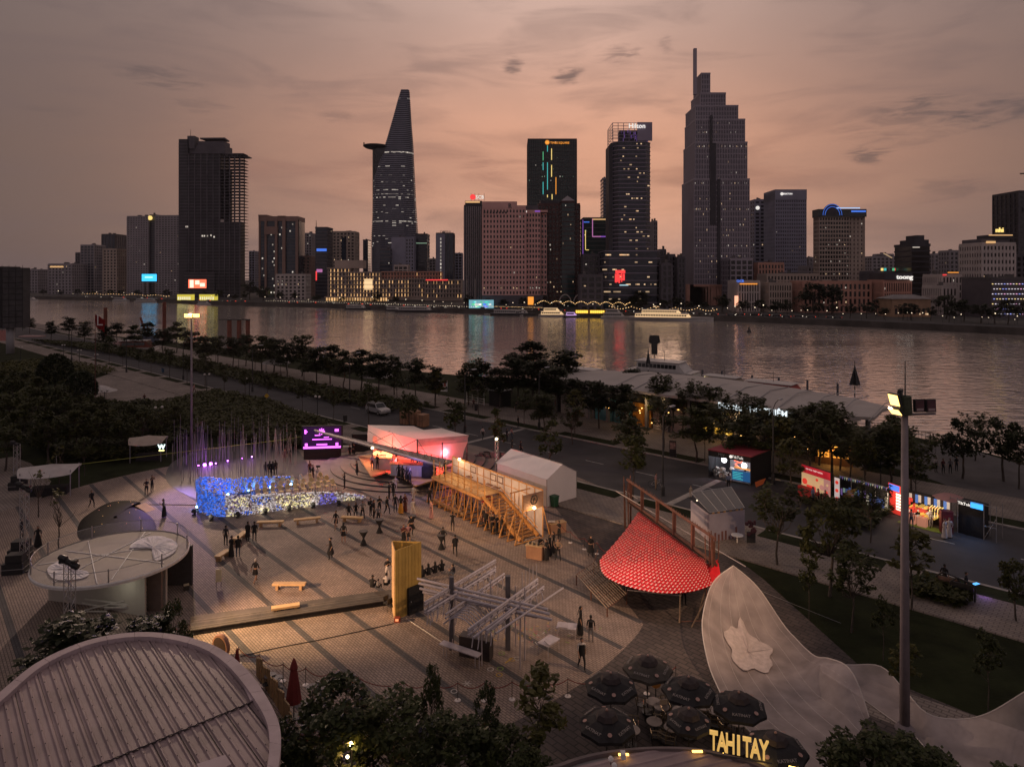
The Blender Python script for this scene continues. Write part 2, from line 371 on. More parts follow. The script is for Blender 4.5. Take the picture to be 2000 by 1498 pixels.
FAR=[(-900,570),(-300,578),(0,583),(250,588),(450,597),(600,600),(900,612),(1000,615),(1400,627),(1600,635),(1800,645),(2000,655),(2300,668),(2900,700)]
farb=[P(px,py,-2.5)for px,py in FAR]
def farY(px):
 for(a,b),(p,q)in zip(zip(FAR[:-1],FAR[1:]),zip(farb[:-1],farb[1:])):
  if a[0]<=px<=b[0]:
   py=a[1]+(b[1]-a[1])*(px-a[0])/(b[0]-a[0]);return P(px,py,-2.5)[1]
 return farb[-1][1]
quay_m=mat('quay stone',(0.085,0.075,0.07),0.9,0.3,0.1)
city_m=mat('city ground',(0.06,0.055,0.052),0.9,0.3,0.05)
flat('far_bank_ground',farb+[(2500,400),(2500,4000),(-5000,4000),(-3000,1600)],0.0,city_m)
mb=MB()
for a,b in zip(farb[:-1],farb[1:]):
 mb.add([(a[0],a[1]-0.01,-4),(b[0],b[1]-0.01,-4),(b[0],b[1],0.6),(a[0],a[1],0.6),(a[0],a[1]+1.2,0.6),(b[0],b[1]+1.2,0.6),(a[0],a[1]+1.2,0.0),(b[0],b[1]+1.2,0.0)],[(0,1,2,3),(3,2,5,4),(4,5,7,6)])
struct(mb,'quay_wall',quay_m)
mb=MB()
for a,b in zip(farb[:-1],farb[1:]):
 mb.add([(a[0],a[1]+7,0.05),(b[0],b[1]+7,0.05),(b[0]+6,b[1]+21,0.05),(a[0]+6,a[1]+21,0.05)],[(0,1,2,3)])
struct(mb,'quay_road',asphalt_m)
RT0,RT1=-420,150
def strip(name,s0,s1,z,m,t0=RT0,t1=RT1):
 return flat(name,[RD(t0,s0),RD(t1,s0),RD(t1,s1),RD(t0,s1)],z,m)
def slab(name,s0,s1,z,m,t0=RT0,t1=RT1):
 return struct(MB().prism([RD(t0,s0),RD(t1,s0),RD(t1,s1),RD(t0,s1)],-0.3,z),name,m)
strip('road',58.5,73.5,0.006,asphalt_m)
slab('near_kerb',58.2,58.5,0.13,kerb_m);slab('far_kerb',73.5,73.8,0.13,kerb_m)
slab('near_pavement',51.0,56.4,0.10,tile_m);slab('far_pavement',75.8,83.5,0.10,tile_m)
for i,t0 in enumerate(range(-300,110,12)):
 slab('near_verge',56.4,58.2,0.115,grass_m,t0,t0+9.6);slab('near_crossing',56.4,58.2,0.10,tile_m,t0+9.6,t0+12)
 slab('far_verge',73.8,75.8,0.115,grass_m,t0,t0+9.6);slab('far_crossing',73.8,75.8,0.10,tile_m,t0+9.6,t0+12)
line_m=mat('road paint',(0.42,0.40,0.38),0.7,0.3,2)
mb=MB()
for k in range(-44,12):
 t=k*7.0;mb.poly([(*RD(t,65.9),0.010),(*RD(t+2.6,65.9),0.010),(*RD(t+2.6,66.03),0.010),(*RD(t,66.03),0.010)])
mb.B('lane_marking',line_m,kind=SR)
for t in(-34.0,-66.0):flat('road_crossing_strip',[RD(t,58.6),RD(t+0.7,58.6),RD(t+0.7,73.4),RD(t,73.4)],0.011,kerb_m)
flat('service_paving',[P(*p)for p in[(-700,1040),(0,1035),(110,1000),(217,945),(700,900),(1095,960),(1150,968),(1222,990),(1400,1062),(1490,1130),(1690,1310),(1960,1420),(2500,1600),(2600,3200),(-2600,3200)]][::-1],0.004,service_m)
flat('brick_path',[P(*p)for p in[(1640,1372),(1700,1330),(1960,1415),(2400,1560),(2400,1680)]][::-1],0.008,tile_m)
PC,PR=(-18.0,58.0),30.3
def inside_plaza(p):return(p[0]-PC[0])**2+(p[1]-PC[1])**2<PR*PR
circ=[(PC[0]+PR*cos(2*pi*i/160),PC[1]+PR*sin(2*pi*i/160))for i in range(160)]
cut=[p for p in circ]
A,B=Vector(P(1080,985)),Vector(P(1268,1235))
nn=Vector((B.y-A.y,-(B.x-A.x))).normalized()
if(Vector(PC)-A).dot(nn)>0:nn=-nn
cut2=[]
for p in cut:
 v=Vector(p);d=(v-A).dot(nn)
 if d>0 and A.y+2>v.y>B.y-2:v=v-nn*d
 cut2.append((v.x,v.y))
flat('plaza',cut2,0.012,paver)
for k in range(-8,8):
 s=21.95+3.32*k
 cx=PC[0]*E2[0]+PC[1]*E2[1];dd=s-cx
 if abs(dd)>PR-1:continue
 half=sqrt(PR*PR-dd*dd)-0.15;t0=PC[0]*D2[0]+PC[1]*D2[1]
 pts=[]
 for t in(t0-half,t0+half):
  v=Vector(PL(t,s));d=(v-A).dot(nn)
  if d>0 and A.y+2>v.y>B.y-2:
   t+=-d/(Vector(D2).dot(nn))if abs(Vector(D2).dot(nn))>0.15 else 0
  pts.append(t)
 struct(MB().poly([(*PL(pts[0],s-0.2),0.017),(*PL(pts[1],s-0.2),0.017),(*PL(pts[1],s+0.2),0.017),(*PL(pts[0],s+0.2),0.017)]),'plaza_band',band_m)
flat('left_walk',[P(*p)for p in[(-500,912),(-60,905),(25,892),(60,905),(100,940),(70,990),(-20,1075),(-500,1200)]][::-1],0.009,tile_m)
flat('open_square',[P(*p)for p in[(180,742),(236,722),(300,742),(400,772),(520,806),(420,800),(280,790),(185,778)]][::-1],0.011,tile_m)
flat('promenade',[P(*p)for p in[(1690,862),(1860,868),(2100,938),(2300,1010),(2300,1120),(2000,1010),(1830,940),(1700,900)]][::-1],0.014,mat('promenade asphalt',(0.09,0.085,0.09),0.85,0.2,0.3))
flat('terminal_forecourt',[P(*p)for p in[(880,800),(1080,800),(1700,905),(1650,935),(1380,880),(900,818)]][::-1],0.015,tile_m)
def haze(d,col):
 o=MB().box(-5050,2550,-320,4050,-5.5,206).B('haze',None,kind=ST);o.data.materials.clear()
 mt=bpy.data.materials.new('dusk haze');mt.use_nodes=True;nt=mt.node_tree;nt.nodes.remove(nt.nodes['Principled BSDF'])
 v=nt.nodes.new('ShaderNodeVolumePrincipled');v.inputs['Density'].default_value=d;v.inputs['Color'].default_value=(*col,1)
 nt.links.new(v.outputs[0],nt.nodes['Material Output'].inputs['Volume']);o.data.materials.append(mt)
haze(0.00005,(0.92,0.86,0.88))
g_dark=glassy('dark blue glass',(0.026,0.032,0.052),0.15)
g_blue=glassy('blue glass',(0.028,0.045,0.075),0.12)
g_teal=glassy('teal glass',(0.018,0.045,0.050),0.12)
g_black=glassy('black window glass',(0.014,0.013,0.016),0.2)
w_grey=mat('grey concrete facade',(0.33,0.30,0.325),0.8,0.12,0.06)
w_dark=mat('dark concrete facade',(0.12,0.11,0.13),0.8,0.15,0.08)
w_raw=mat('raw concrete frame',(0.15,0.14,0.165),0.85,0.2,0.1)
w_cream=mat('cream facade',(0.45,0.36,0.31),0.8,0.1,0.08)
w_brown=mat('brown stone facade',(0.32,0.205,0.175),0.75,0.1,0.08)
w_pink=mat('pink stone facade',(0.74,0.43,0.40),0.75,0.08,0.08)
w_white=mat('white facade',(0.56,0.49,0.47),0.8,0.12,0.08)
w_red=mat('dark red granite',(0.075,0.030,0.030),0.5,0.15,0.1)
w_black=mat('black cladding',(0.048,0.045,0.058),0.5,0.2,0.1)
w_blueg=mat('blue grey facade',(0.29,0.29,0.38),0.7,0.1,0.08)
w_violet=mat('violet grey metal',(0.29,0.25,0.34),0.5,0.1,0.08)
w_salmon=mat('salmon render',(0.56,0.30,0.23),0.8,0.15,0.1)
w_green=mat('dark green grey facade',(0.075,0.085,0.085),0.7,0.15,0.08)
roof_m=mat('roof felt',(0.13,0.12,0.12),0.9,0.2,0.1)
l_warm=emit('warm window light',(1.0,0.68,0.40),0.50,0.7)
l_cool=emit('cool window light',(0.95,0.85,0.72),0.42,0.7)
l_gold=emit('golden facade light',(1.0,0.58,0.25),0.62,0.7)
l_green=emit('green window light',(0.5,0.8,0.55),0.35,0.6)
n_blue=emit('blue neon',(0.08,0.24,1.0),.8);n_cyan=emit('cyan neon',(0.10,0.75,0.72),.6);n_purple=emit('purple neon',(0.40,0.14,0.80),.55)
n_red=emit('red neon',(1.0,0.06,0.06),1.0);n_white=emit('white sign light',(1.0,0.95,0.88),0.85);n_yellow=emit('yellow sign light',(1.0,0.72,0.22),1.1)
n_orange=emit('orange sign light',(1.0,0.36,0.05),1.0);n_pink=emit('pink neon',(0.80,0.28,0.65),.5);n_green=emit('green neon',(0.15,0.75,0.35),.6)
def base(name,label,px0,px1,Y,cat='building',yaw=0.0):
 return thing(name,label,cat,((0.5*(px0+px1)-1000)/F*Y,Y,0),yaw)
def zt(py,Y):return H-(py-HOR)/F*Y
def block(root,x0,x1,y0,y1,z0,z1,nx,nz,glass,slab=None,pier=None,sh=0.9,so=0.35,pw=0.8,po=0.5,lit=0.0,lm=None,ny=None,rowlit=None,roof=True,sills=0.0,blind=()):
 """glass core behind proud floor bands and piers; a few panes are lit"""
 dx,dy,dz=x1-x0,y1-y0,z1-z0;ny=ny or max(1,round(nx*dy/dx))
 MB().box(x0,x1,y0,y1,z0,z1).B('glass_core',glass,root)
 fh=dz/nz
 if slab:
  m=MB()
  for k in range(nz+1):
   zc=z0+k*fh;m.box(x0-so,x1+so,y0-so,y1+so,max(z0,zc-sh/2),min(z1+0.3,zc+sh/2))
  m.B('floor_band',slab,root,kind=ST)
 if pier:
  m=MB()
  for i in range(nx+1):
   xc=x0+dx*i/nx;m.box(xc-pw/2,xc+pw/2,y0-po,y0-0.003,z0,z1+0.1)
  for i in range(ny+1):
   yc=y0+dy*i/ny
   m.box(x0-po,x0-0.003,yc-pw/2,yc+pw/2,z0,z1+0.1);m.box(x1+0.003,x1+po,yc-pw/2,yc+pw/2,z0,z1+0.1)
  m.B('pier',pier,root,kind=ST)
 if lit or rowlit:
  ms=lm or[l_warm,l_cool];m=MB();any_=False
  for k in range(nz):
   p=lit*(1.3 if RR()<0.25 else 0.25)
   if rowlit and k in rowlit:p=rowlit[k]
   for face,n in(('f',nx),('l',ny),('r',ny)):
    for i in range(n):
     if RR()>p:continue
     any_=True;a=0.2+0.3*RR();b=a+.15+0.2*RR();mi=RNG.randrange(len(ms))
     za=z0+(k+0.5)*fh-fh*0.22;zb=za+fh*(.15+.2*RR())
     if face=='f':xa,xb=x0+dx*(i+a)/n,x0+dx*(i+b)/n;m.poly([(xa,y0-0.06,za),(xb,y0-0.06,za),(xb,y0-0.06,zb),(xa,y0-0.06,zb)],mi)
     else:
      xx=x0-0.06 if face=='l' else x1+0.06;ya,yb=y0+dy*(i+a)/n,y0+dy*(i+b)/n;m.poly([(xx,ya,za),(xx,yb,za),(xx,yb,zb),(xx,ya,zb)],mi)
  if any_:m.B('lit_window',ms,root,kind=ST)
 if roof:
  m=MB().box(x0-so*0.5,x1+so*0.5,y0-so*0.5,y1+so*0.5,z1,z1+0.35)
  e=0.4
  for(a,b,c,d)in((x0-so,x1+so,y0-so,y0-so+e),(x0-so,x1+so,y1+so-e,y1+so),(x0-so,x0-so+e,y0-so+e,y1+so-e),(x1+so-e,x1+so,y0-so+e,y1+so-e)):m.box(a,b,c,d,z1+0.35,z1+1.3)
  m.B('roof',slab or roof_m,root)
  m=MB();
  for _ in range(2+int(dx/14)):
   cx,cy=x0+dx*(0.2+0.6*RR()),y0+dy*(0.2+0.6*RR());w=0.6+dx*0.05*RR();m.box(cx-w,cx+w,cy-w,cy+w,z1+0.35,z1+1.4+2.4*RR())
  m.B('rooftop_plant',roof_m,root,kind=ST)
def simple(name,label,px0,px1,ptop,Y,depth=22,nx=None,nz=None,glass=g_black,slab=w_grey,pier='same',yaw=0.0,lit=0.05,fh=3.6,bay=4.0,**kw):
 if px0>1000:px0=min(1000+(px0-1000)*(Y+depth)/Y,px0+.4*(px1-px0))
 if px1<1000:px1=max(1000+(px1-1000)*(Y+depth)/Y,px1-.4*(px1-px0))
 Wt=(px1-px0)*Y/F;h=zt(ptop,Y);w=Wt
 if yaw:w=max(4,(Wt-depth*abs(sin(yaw)))/cos(yaw))
 r=base(name,label,px0,px1,Y,yaw=yaw)
 nx=nx or max(2,round(w/bay));nz=nz or max(2,round(h/fh))
 kw['pw']=min(kw.get('pw',.8),.48*w/nx);kw['sh']=min(kw.get('sh',.9),.45*h/nz)
 block(r,-w/2,w/2,0,depth,0,h,nx,nz,glass,slab,(slab if pier=='same' else pier),lit=lit,**kw)
 return r,w,h
simple('office_block','low white office block at the far left end of the skyline',40,96,528,900,30,slab=w_grey,sh=1.6,pw=1.6,lit=0.05)
r,w,h=simple('office_block','low grey block with a warm light strip along its roof line',95,170,517,830,30,slab=w_grey,sh=1.9,pw=2.0,lit=0.04)
MB().box(-w*0.42,w*0.15,-0.9,-0.3,h-3.5,h-1.8).B('light_strip',l_gold,r)
simple('office_tower','thin grey tower end behind the low block at far left',148,162,495,960,20,slab=w_dark,lit=0.02)
simple('office_tower','plain grey mid-rise beside the dark glass tower at far left',158,201,480,860,24,slab=w_grey,glass=g_dark,lit=0.03)
simple('glass_tower','dark blue glass tower rising behind two mid-rises at far left',199,242,459,920,26,slab=None,pier=w_dark,glass=g_dark,pw=1.0,lit=0.06)
simple('apartment_block','pale striped mid-rise just left of the wide apartment tower',202,245,488,800,24,slab=w_cream,sh=1.5,pw=1.7,lit=0.05)
Y=800;r=base('apartment_tower','wide pale apartment tower with dark centre recess and yellow roundel',249,350,Y)
w=101*Y/F;h=zt(421,Y)
block(r,-w/2,-w*0.10,0,26,0,h-2,8,34,g_black,w_grey,w_grey,1.7,.4,1.5,.5,0.05)
block(r,w*0.04,w/2,0.5,26,0,h-1,8,34,g_black,w_grey,w_grey,1.7,.4,1.5,.5,0.05)
block(r,-w*0.10+0.6,w*0.04-0.6,3,24,0,h,2,34,g_dark,w_dark,None,0.8,.3)
MB().lathe([(2.6,-0.4),(2.6,0.4)],16).B('roundel',n_yellow,r,loc=(-w*0.06,-0.2,h-3)).rotation_euler=(pi/2,0,0)
Y=700;r=base('unfinished_tower','unfinished dark concrete tower of bare floors, sky showing through its side',348,483,Y)
w=135*Y/F;x0=-w/2;S=Y/F
def X(px):return(px-415.5-(max(0,px-430)*.17))*S
hz=zt(300,Y);nfl=46;fh=hz/nfl
m=MB()
for k in range(10,nfl+1):
 m.box(X(366),X(484)+(0.8 if k%2 else 0.2),0,13,k*fh-0.2,k*fh+0.2)
for k in range(0,10):m.box(X(362),X(479),-2,28,k*fh-0.3,k*fh+0.3)
m.B('floor_slab',w_raw,r,kind=ST)
m=MB()
for px in list(range(368,484,12)):
 for yy in(0.6,12):m.box(X(px)-0.4,X(px)+0.4,yy-0.4,yy+0.4,0,hz)
m.B('column',w_raw,r,kind=ST)
m=MB()
m.box(X(348.5),X(366),0.5,26,0,zt(272,Y));m.box(X(366)+.1,X(430),1.2,25,0,zt(302,Y));m.box(X(430),X(447),9,12.5,0,zt(330,Y))
m.box(X(430),X(477),1.2,12.8,0,zt(433,Y));m.box(X(350),X(420),-1.2,26,0,26)
m.B('core_wall',w_black,r)
m=MB()
for k in range(8,50):
 if k*fh<zt(275,Y):m.box(X(347.5),X(366.3),0.1,26.4,k*fh-0.22,k*fh+0.22)
m.B('balcony_edge',w_raw,r,kind=ST)
m=MB().box(X(366),X(438),4,22,hz,zt(283,Y));m.box(X(381),X(434),6,20,zt(283,Y),zt(274,Y));m.box(X(364),X(378),2,12,zt(290,Y),zt(265,Y))
m.prism([(X(386),5),(X(437),4),(X(432),21),(X(388),21)],zt(270,Y),zt(267.5,Y))
m.B('crown',w_dark,r)
MB().tube((X(367),6,zt(265,Y)),(X(367),6,zt(250,Y)),0.25,0.1).B('antenna',DM,r)
m=MB().box(X(437),X(482),0.2,26,zt(302,Y),zt(300,Y));
for px in range(440,482,6):m.box(X(px)-.3,X(px)+.3,0.2,0.8,hz-3,zt(301,Y))
m.B('roof_frame',w_raw,r,kind=ST)
m=MB();
for(px,py)in((363,443),(366,443),(395,461),(399,461),(405,461),(412,460),(418,463)):m.box(X(px)-.5,X(px)+.5,-0.2 if px>366 else 0.2,0.6,zt(py,Y)-0.8,zt(py,Y)+0.8)
m.B('lit_window',l_cool,r,kind=ST)
MB().box(X(430),X(438),0.7,1.1,zt(434,Y),zt(428,Y)).B('site_banner',w_white,r)
simple('office_tower','slim grey tower in the gap right of the unfinished tower',487,504,492,1000,20,slab=w_blueg,lit=0.02)
Y=720;r=base('office_tower','brown stone tower with tall blue glass strips',505,582,Y);S=Y/F;h=zt(432,Y)
def X(px):return(px-543.5)*S
MB().box(X(505),X(582),1,24,0,h).B('glass_core',g_blue,r)
m=MB()
for a,b,o in((505,508.5,0),(517,521,-.8),(537.5,542,-1.4),(552,558,-1.6),(577,582,0)):m.box(X(a),X(b),o,3,0,h+2)
m.box(X(505),X(582),-0.6,24.6,h,h+5);m.box(X(517),X(543),-1.6,6,h-14,h-6);m.box(X(543),X(558),-1.8,24,h+5,zt(422,Y));m.box(X(505),X(522),-1,24,h+5,h+6.5)
m.B('stone_pier',w_brown,r)
m=MB();[m.box(X(505.5),X(581.5),0.7,24.2,k*3.6,k*3.6+.4)for k in range(1,int(h/3.6))];m.B('floor_band',w_dark,r,kind=ST)
m=MB()
for _ in range(26):px=RNG.choice([511,514,524,528,531,534,545,549,561,565,570,574]);k=RNG.randrange(1,int(h/3.6));m.box(X(px),X(px)+1.3,0.55,0.8,k*3.6+.6,k*3.6+2.2)
m.B('lit_window',l_cool,r,kind=ST)
simple('hotel','low white house with lit balconies on the quay by the stone tower',540,606,538,640,16,slab=w_white,sh=1.4,pw=1.6,lit=0.18,fh=3.4)
simple('office_block','brown slab block directly behind the low white quay house',582,616,502,740,20,slab=w_brown,sh=2.0,pw=2.2,lit=0.0)
simple('apartment_tower','narrow grey tower left of the dark neon banded tower',593,617,457,900,20,slab=w_grey,sh=1.4,pw=1.4,lit=0.04)
r,w,h=simple('glass_tower','dark glass tower with blue and red neon bands',616,650,446,700,22,glass=g_dark,slab=w_dark,sh=0.6,pier=None,lit=0.02)
MB().box(-w*0.38,w*0.46,-0.8,-0.4,zt(491,700),zt(486,700)).B('neon_band',n_blue,r);MB().box(-w*0.38,w*0.1,-0.8,-0.4,zt(532,700),zt(526,700)).B('neon_band',n_pink,r)
MB().box(-w*0.46,-w*0.36,-0.8,-0.4,zt(548,700),zt(530,700)).B('neon_band',n_red,r);MB().tube((-w/2,3,h),(-w/2,3,zt(430,700)),0.5,0.15).B('antenna',DM,r)
r,w,h=simple('apartment_tower','beige tower with dark central strip left of the tallest curved tower',650,701,454,760,22,slab=w_cream,sh=1.5,pw=1.6,lit=0.10)
MB().box(-w*0.08,w*0.12,-0.7,0.2,12,h-6).B('glass_strip',g_blue,r)
simple('office_tower','small blue glass tower peeping out left of the curved tower',709,724,470,950,18,glass=g_blue,slab=w_dark,pier=None,sh=0.5,lit=0.03)
Y=860;S=Y/F;CX=765;r=base('curved_skyscraper','tall curved glass skyscraper with round helipad jutting from its side',CX,CX,Y)
prof=[(560,722,812),(527,720.5,812.5),(460,720.5,812),(430,722,810),(400,723,808),(350,724,805.5),(310,733,803.5),(285,745,802.5),(270,750,801.5),(240,758.5,799),(215,765.5,797.5),(190,772,796),(172,777.5,795),(168,779,793.5)]
def sect(py):
 for(a,l0,r0),(b,l1,r1)in zip(prof[:-1],prof[1:]):
  if b<=py<=a:t=(a-py)/(a-b);return l0+(l1-l0)*t,r0+(r1-r0)*t
 return prof[-1][1:]
def ring(py,grow=0.0,n=28):
 l,rr=sect(py);cx=((l+rr)/2-CX)*S;rx=(rr-l)/2*S+grow;ry=max(rx*0.72,4)
 return[(cx+math.copysign(abs(cos(2*pi*i/n))**0.8,cos(2*pi*i/n))*rx,20+math.copysign(abs(sin(2*pi*i/n))**0.8,sin(2*pi*i/n))*ry,zt(py,Y))for i in range(n)]
pys=[560-k*3.9 for k in range(101)]
rows=[ring(p)+ring(p)[:1]for p in pys if p>=168]
m=MB().grid(rows);m.poly(rows[-1][:-1]);m.B('glass_skin',g_dark,r,smooth=False)
m=MB()
for p in pys:
 if p<169:break
 a=ring(p,0.45);b=[(x,y,z+0.9)for x,y,z in a];c=ring(p-0.001,-0.2);n=len(a)
 m.add(a+b+[(x,y,z+0.9)for x,y,z in c],[(i,(i+1)%n,n+(i+1)%n,n+i)for i in range(n)]+[(n+i,n+(i+1)%n,2*n+(i+1)%n,2*n+i)for i in range(n)])
m.B('floor_band',w_blueg,r,kind=ST)
m=MB()
rowsL=[]
for p in range(560,280,-7):
 l=722 if p<480 else 721;cx=((l+20)-CX)*S;rx=20*S
 rowsL.append([(cx-rx*cos(a),20-rx*0.75*sin(a)-2.5,zt(p,Y))for a in[pi*k/10 for k in range(-4,9)]])
m.grid(rowsL);m.poly([tuple(p)for p in rowsL[-1]]);m.B('glass_petal',glassy('petal glass',(0.016,0.018,0.026),0.2),r)
m=MB();hx,hz_=(728-CX)*S,zt(281,Y);R_=24.5*S
m.lathe([(R_*0.35,-4.2),(R_*0.8,-2.4),(R_,-0.3),(R_,0.9),(R_*0.96,0.9)],28,(hx,18,hz_));m.B('helipad',mat('helipad steel',(0.05,0.047,0.052),0.6,0.1,0.2),r)
MB().box(hx-R_*0.99,hx-R_*0.9,17.5,18.5,hz_+0.9,hz_+5).B('helipad_mast',DM,r)
m=MB()
lit_rows={296:.6,297:.5,325:.35,342:.2,357:.3,372:.25,380:.3,386:.35,408:.35,415:.45,433:.5,467:.2,187:.3}
for p in list(lit_rows)+[RU(310,520)for _ in range(26)]:
 pr=lit_rows.get(p,0.07);a=ring(p,0.12,56);b=ring(p-1.4,0.12,56)
 for i in range(28,56):
  if RR()<pr:m.add([a[i],a[(i+1)%56],b[(i+1)%56],b[i]],[(0,1,2,3)])
m.B('lit_window',l_cool,r,kind=ST)
MB().box((779-CX)*S,(793-CX)*S,17,23,zt(172,Y),zt(168,Y)).B('crown_cap',w_dark,r)
r,w,h=simple('office_block','plain grey office block in front of the curved tower',766,814,466,690,22,slab=w_blueg,sh=1.8,pw=2.2,lit=0.0,nx=8)
MB().box(-w/2-.6,w*0.12,-1.0,-0.45,6,h+1).B('blank_wall',w_blueg,r)
r,w,h=simple('glass_tower','dark stepped glass block at the right foot of the curved tower',812,839,459,705,22,glass=g_dark,slab=w_black,sh=0.7,pier=None,lit=0.03)
MB().box(-w/2,w/2,-1,-.5,h-9,h-8.3).B('light_line',l_green,r)
simple('glass_tower','low dark glass annex in front of the curved tower',742,768,488,680,18,glass=g_blue,slab=w_dark,pier=None,lit=0.02)
r,w,h=simple('office_tower','slim blue tower with pale side wall and rooftop lettering',852,888,457,800,22,glass=g_blue,slab=None,pier=w_dark,pw=.5,lit=0.03)
MB().box(-w/2-.3,w*0.02,-0.9,22,0,h).B('side_wall',w_blueg,r)
m=MB();[m.box(-1.2-w*.2,.2-w*.2,-1.2,-0.95,10+k*4.2,12.4+k*4.2)for k in range(int(h/4.2)-3)];m.B('lit_window',l_cool,r,kind=ST)
text('OPERA',w_white,r,(1,-0.3,h+2.2),4.2,ext=0.15)
simple('office_tower','small pale tower right of the blue tower with rooftop letters',889,904,496,900,18,slab=w_blueg,lit=0.03)
simple('office_block','low grey block filling the gap behind the quay hotel',839,853,507,900,18,slab=w_grey,lit=0.02)
Y=600;S=Y/F;r=base('riverside_hotel','long floodlit colonial hotel with golden arcades on the quay',770,770,Y)
def X(px):return(px-770)*S
def lit_wing(a,b,top,bot,y0,nfl,nb,glow,wall):
 z0,z1=zt(bot,Y),zt(top,Y);fh=(z1-z0)/nfl
 MB().box(X(a),X(b),y0,y0+16,z0-2.5,z1).B('wall',wall,r)
 mw,ms,ml=MB(),MB(),MB()
 for k in range(nfl):
  for i in range(nb):
   xc=X(a)+(X(b)-X(a))*(i+.5)/nb;bw=(X(b)-X(a))/nb
   mw.box(xc-bw*.22,xc+bw*.22,y0-.12,y0+.2,z0+k*fh+.7,z0+k*fh+fh*.82)
   if RR()<glow:ml.box(xc+bw*.28,xc+bw*.46,y0-.35,y0-.05,z0+k*fh+.3,z0+k*fh+fh*.75)
  ms.box(X(a)-.3,X(b)+.3,y0-.6,y0-.005,z0+k*fh-.15,z0+k*fh+.15)
 ms.box(X(a)-.6,X(b)+.6,y0-1,y0-.005,z1-.6,z1+.4)
 mw.B('window',g_black,r,kind=ST);ms.B('cornice',wall,r,kind=ST)
 if ml.f:ml.B('facade_light',l_gold,r,kind=ST)
lit_wing(640,682,524,580,0,7,6,.75,w_cream);lit_wing(681,742,532,580,-1,6,10,.85,w_cream);lit_wing(743,798,546,580,0,4,9,.7,w_cream)
lit_wing(798,830,545,580,1.2,4,6,.12,w_cream);lit_wing(830,901,547,582,0,4,12,.25,w_cream);lit_wing(742,860,531,548,8,2,20,.12,w_salmon)
MB().box(X(650),X(706),6,20,zt(524,Y),zt(508,Y)).B('roof_storey',w_cream,r)
m=MB()
for i in range(24):xc=X(640)+i*(X(760)-X(640))/24;m.box(xc,xc+1.3,-5.2,-4.9,0.6,3.4)
m.B('arcade_light',l_gold,r,kind=ST);MB().box(X(636),X(762),-5,0,3.6,4.4).B('arcade_roof',w_cream,r)
MB().box(X(712),X(728),-1.5,-1.1,zt(566,Y),zt(545,Y)).B('lit_bay',emit('bright bay light',(1,.68,.36),1.0),r)
MB().box(X(832),X(875),-1.2,-.9,zt(548,Y),zt(546,Y)).B('neon_band',n_red,r)
simple('house','small pale house on top of the hotel roofline',770,800,520,640,14,slab=w_white,lit=0.06)
Y=500;r,w,h=simple('office_tower','dark ribbed tower with bank letters on its roof',907,952,404,Y,24,glass=g_black,slab=w_black,pier=w_grey,sh=.5,pw=.55,nx=11,lit=0.0)
MB().box(-w*.48,w*.3,2,20,h,h+4.5).B('roof_storey',w_black,r);MB().box(-w*.46,w*.2,1.6,1.9,h+3,h+4.2).B('light_strip',l_gold,r)
text('SCB',n_white,r,(w*.20,1.5,h+7.0),3.6,ext=0.1);MB().lathe([(1.0,-.2),(2.1,-.2),(2.1,.2),(1.0,.2)],12).B('logo',n_red,r,loc=(-w*.12,1.6,h+7.2)).rotation_euler=(pi/2,0,0)
m=MB();[m.box(x-.12,x+.12,2.0,2.3,h+4.5,h+10)for x in(-w*.2,-.5,2.5,w*.4)];m.B('sign_frame',DM,r,kind=ST)
m=MB();[m.box(x-.3,x+.3,-1.0,-.6,3,zt(545,Y))for x in(-w*.38,0,w*.38)];m.B('facade_light_strip',mat('pale strip',(.4,.36,.33)),r,kind=ST)
Y=470;S=Y/F;r=base('pink_hotel','large pink stone hotel with a grid of dark windows',1005,1005,Y)
def X(px):return(px-1005)*S
block(r,X(943),X(1026),0,22,9,zt(408,Y),13,17,g_black,w_pink,w_pink,1.55,.3,1.15,.45,.02,rowlit={1:.55},roof=False)
block(r,X(1026)+.5,X(1056),2.5,22,9,zt(415,Y),5,16,g_black,w_pink,w_pink,1.5,.3,.9,.45,.02,rowlit={1:.5},roof=False)
block(r,X(1056)+.5,X(1069),6.5,22,9,zt(416,Y),2,16,g_black,w_pink,w_pink,1.5,.3,.9,.45,.02,roof=False)
m=MB().box(X(943)-.4,X(1010),-.5,22,zt(408,Y)+.35,zt(394,Y));m.box(X(1010),X(1027),-.4,22,zt(408,Y)+.35,zt(402,Y));m.box(X(1027),X(1070),2.1,22,zt(415,Y)+.35,zt(410,Y));m.B('parapet',w_pink,r)
m=MB();[m.box(X(946+6*i)-.5,X(946+6*i)+.7,-.56,-.4,zt(417.5,Y),zt(414,Y))for i in range(8)];m.B('attic_window',g_black,r,kind=ST)
text('R',w_dark,r,(X(996),-.62,zt(403,Y)),4.2,ext=0.1);MB().box(X(1045),X(1055),1.9,2.3,zt(413.6,Y),zt(411.2,Y)).B('neon_sign',n_purple,r);MB().lathe([(.8,-.1),(.8,.1)],10).B('logo',n_white,r,loc=(X(1027),1.9,zt(413,Y))).rotation_euler=(pi/2,0,0)
MB().box(X(1006),X(1052),5,20,zt(410,Y),zt(400,Y)).B('roof_storey',w_dark,r)
MB().box(X(943),X(1060),-.8,20,0,9).B('podium',w_dark,r);MB().box(X(1031),X(1042),-1.3,-.9,2.5,8).B('lit_billboard',n_orange,r)
Y=480;S=Y/F;r=base('granite_tower','dark red granite tower with a small pyramid on its corner turret',1092,1092,Y)
def X(px):return(px-1092)*S
block(r,X(1052),X(1133),3,26,0,zt(400,Y),12,22,g_black,w_red,w_red,1.3,.25,1.0,.4,.06)
block(r,X(1097),X(1122),0,8,0,zt(396,Y),5,22,g_teal,w_red,None,.5,.25,lit=.10)
m=MB();c=(X(1109.5),5);q=4.9
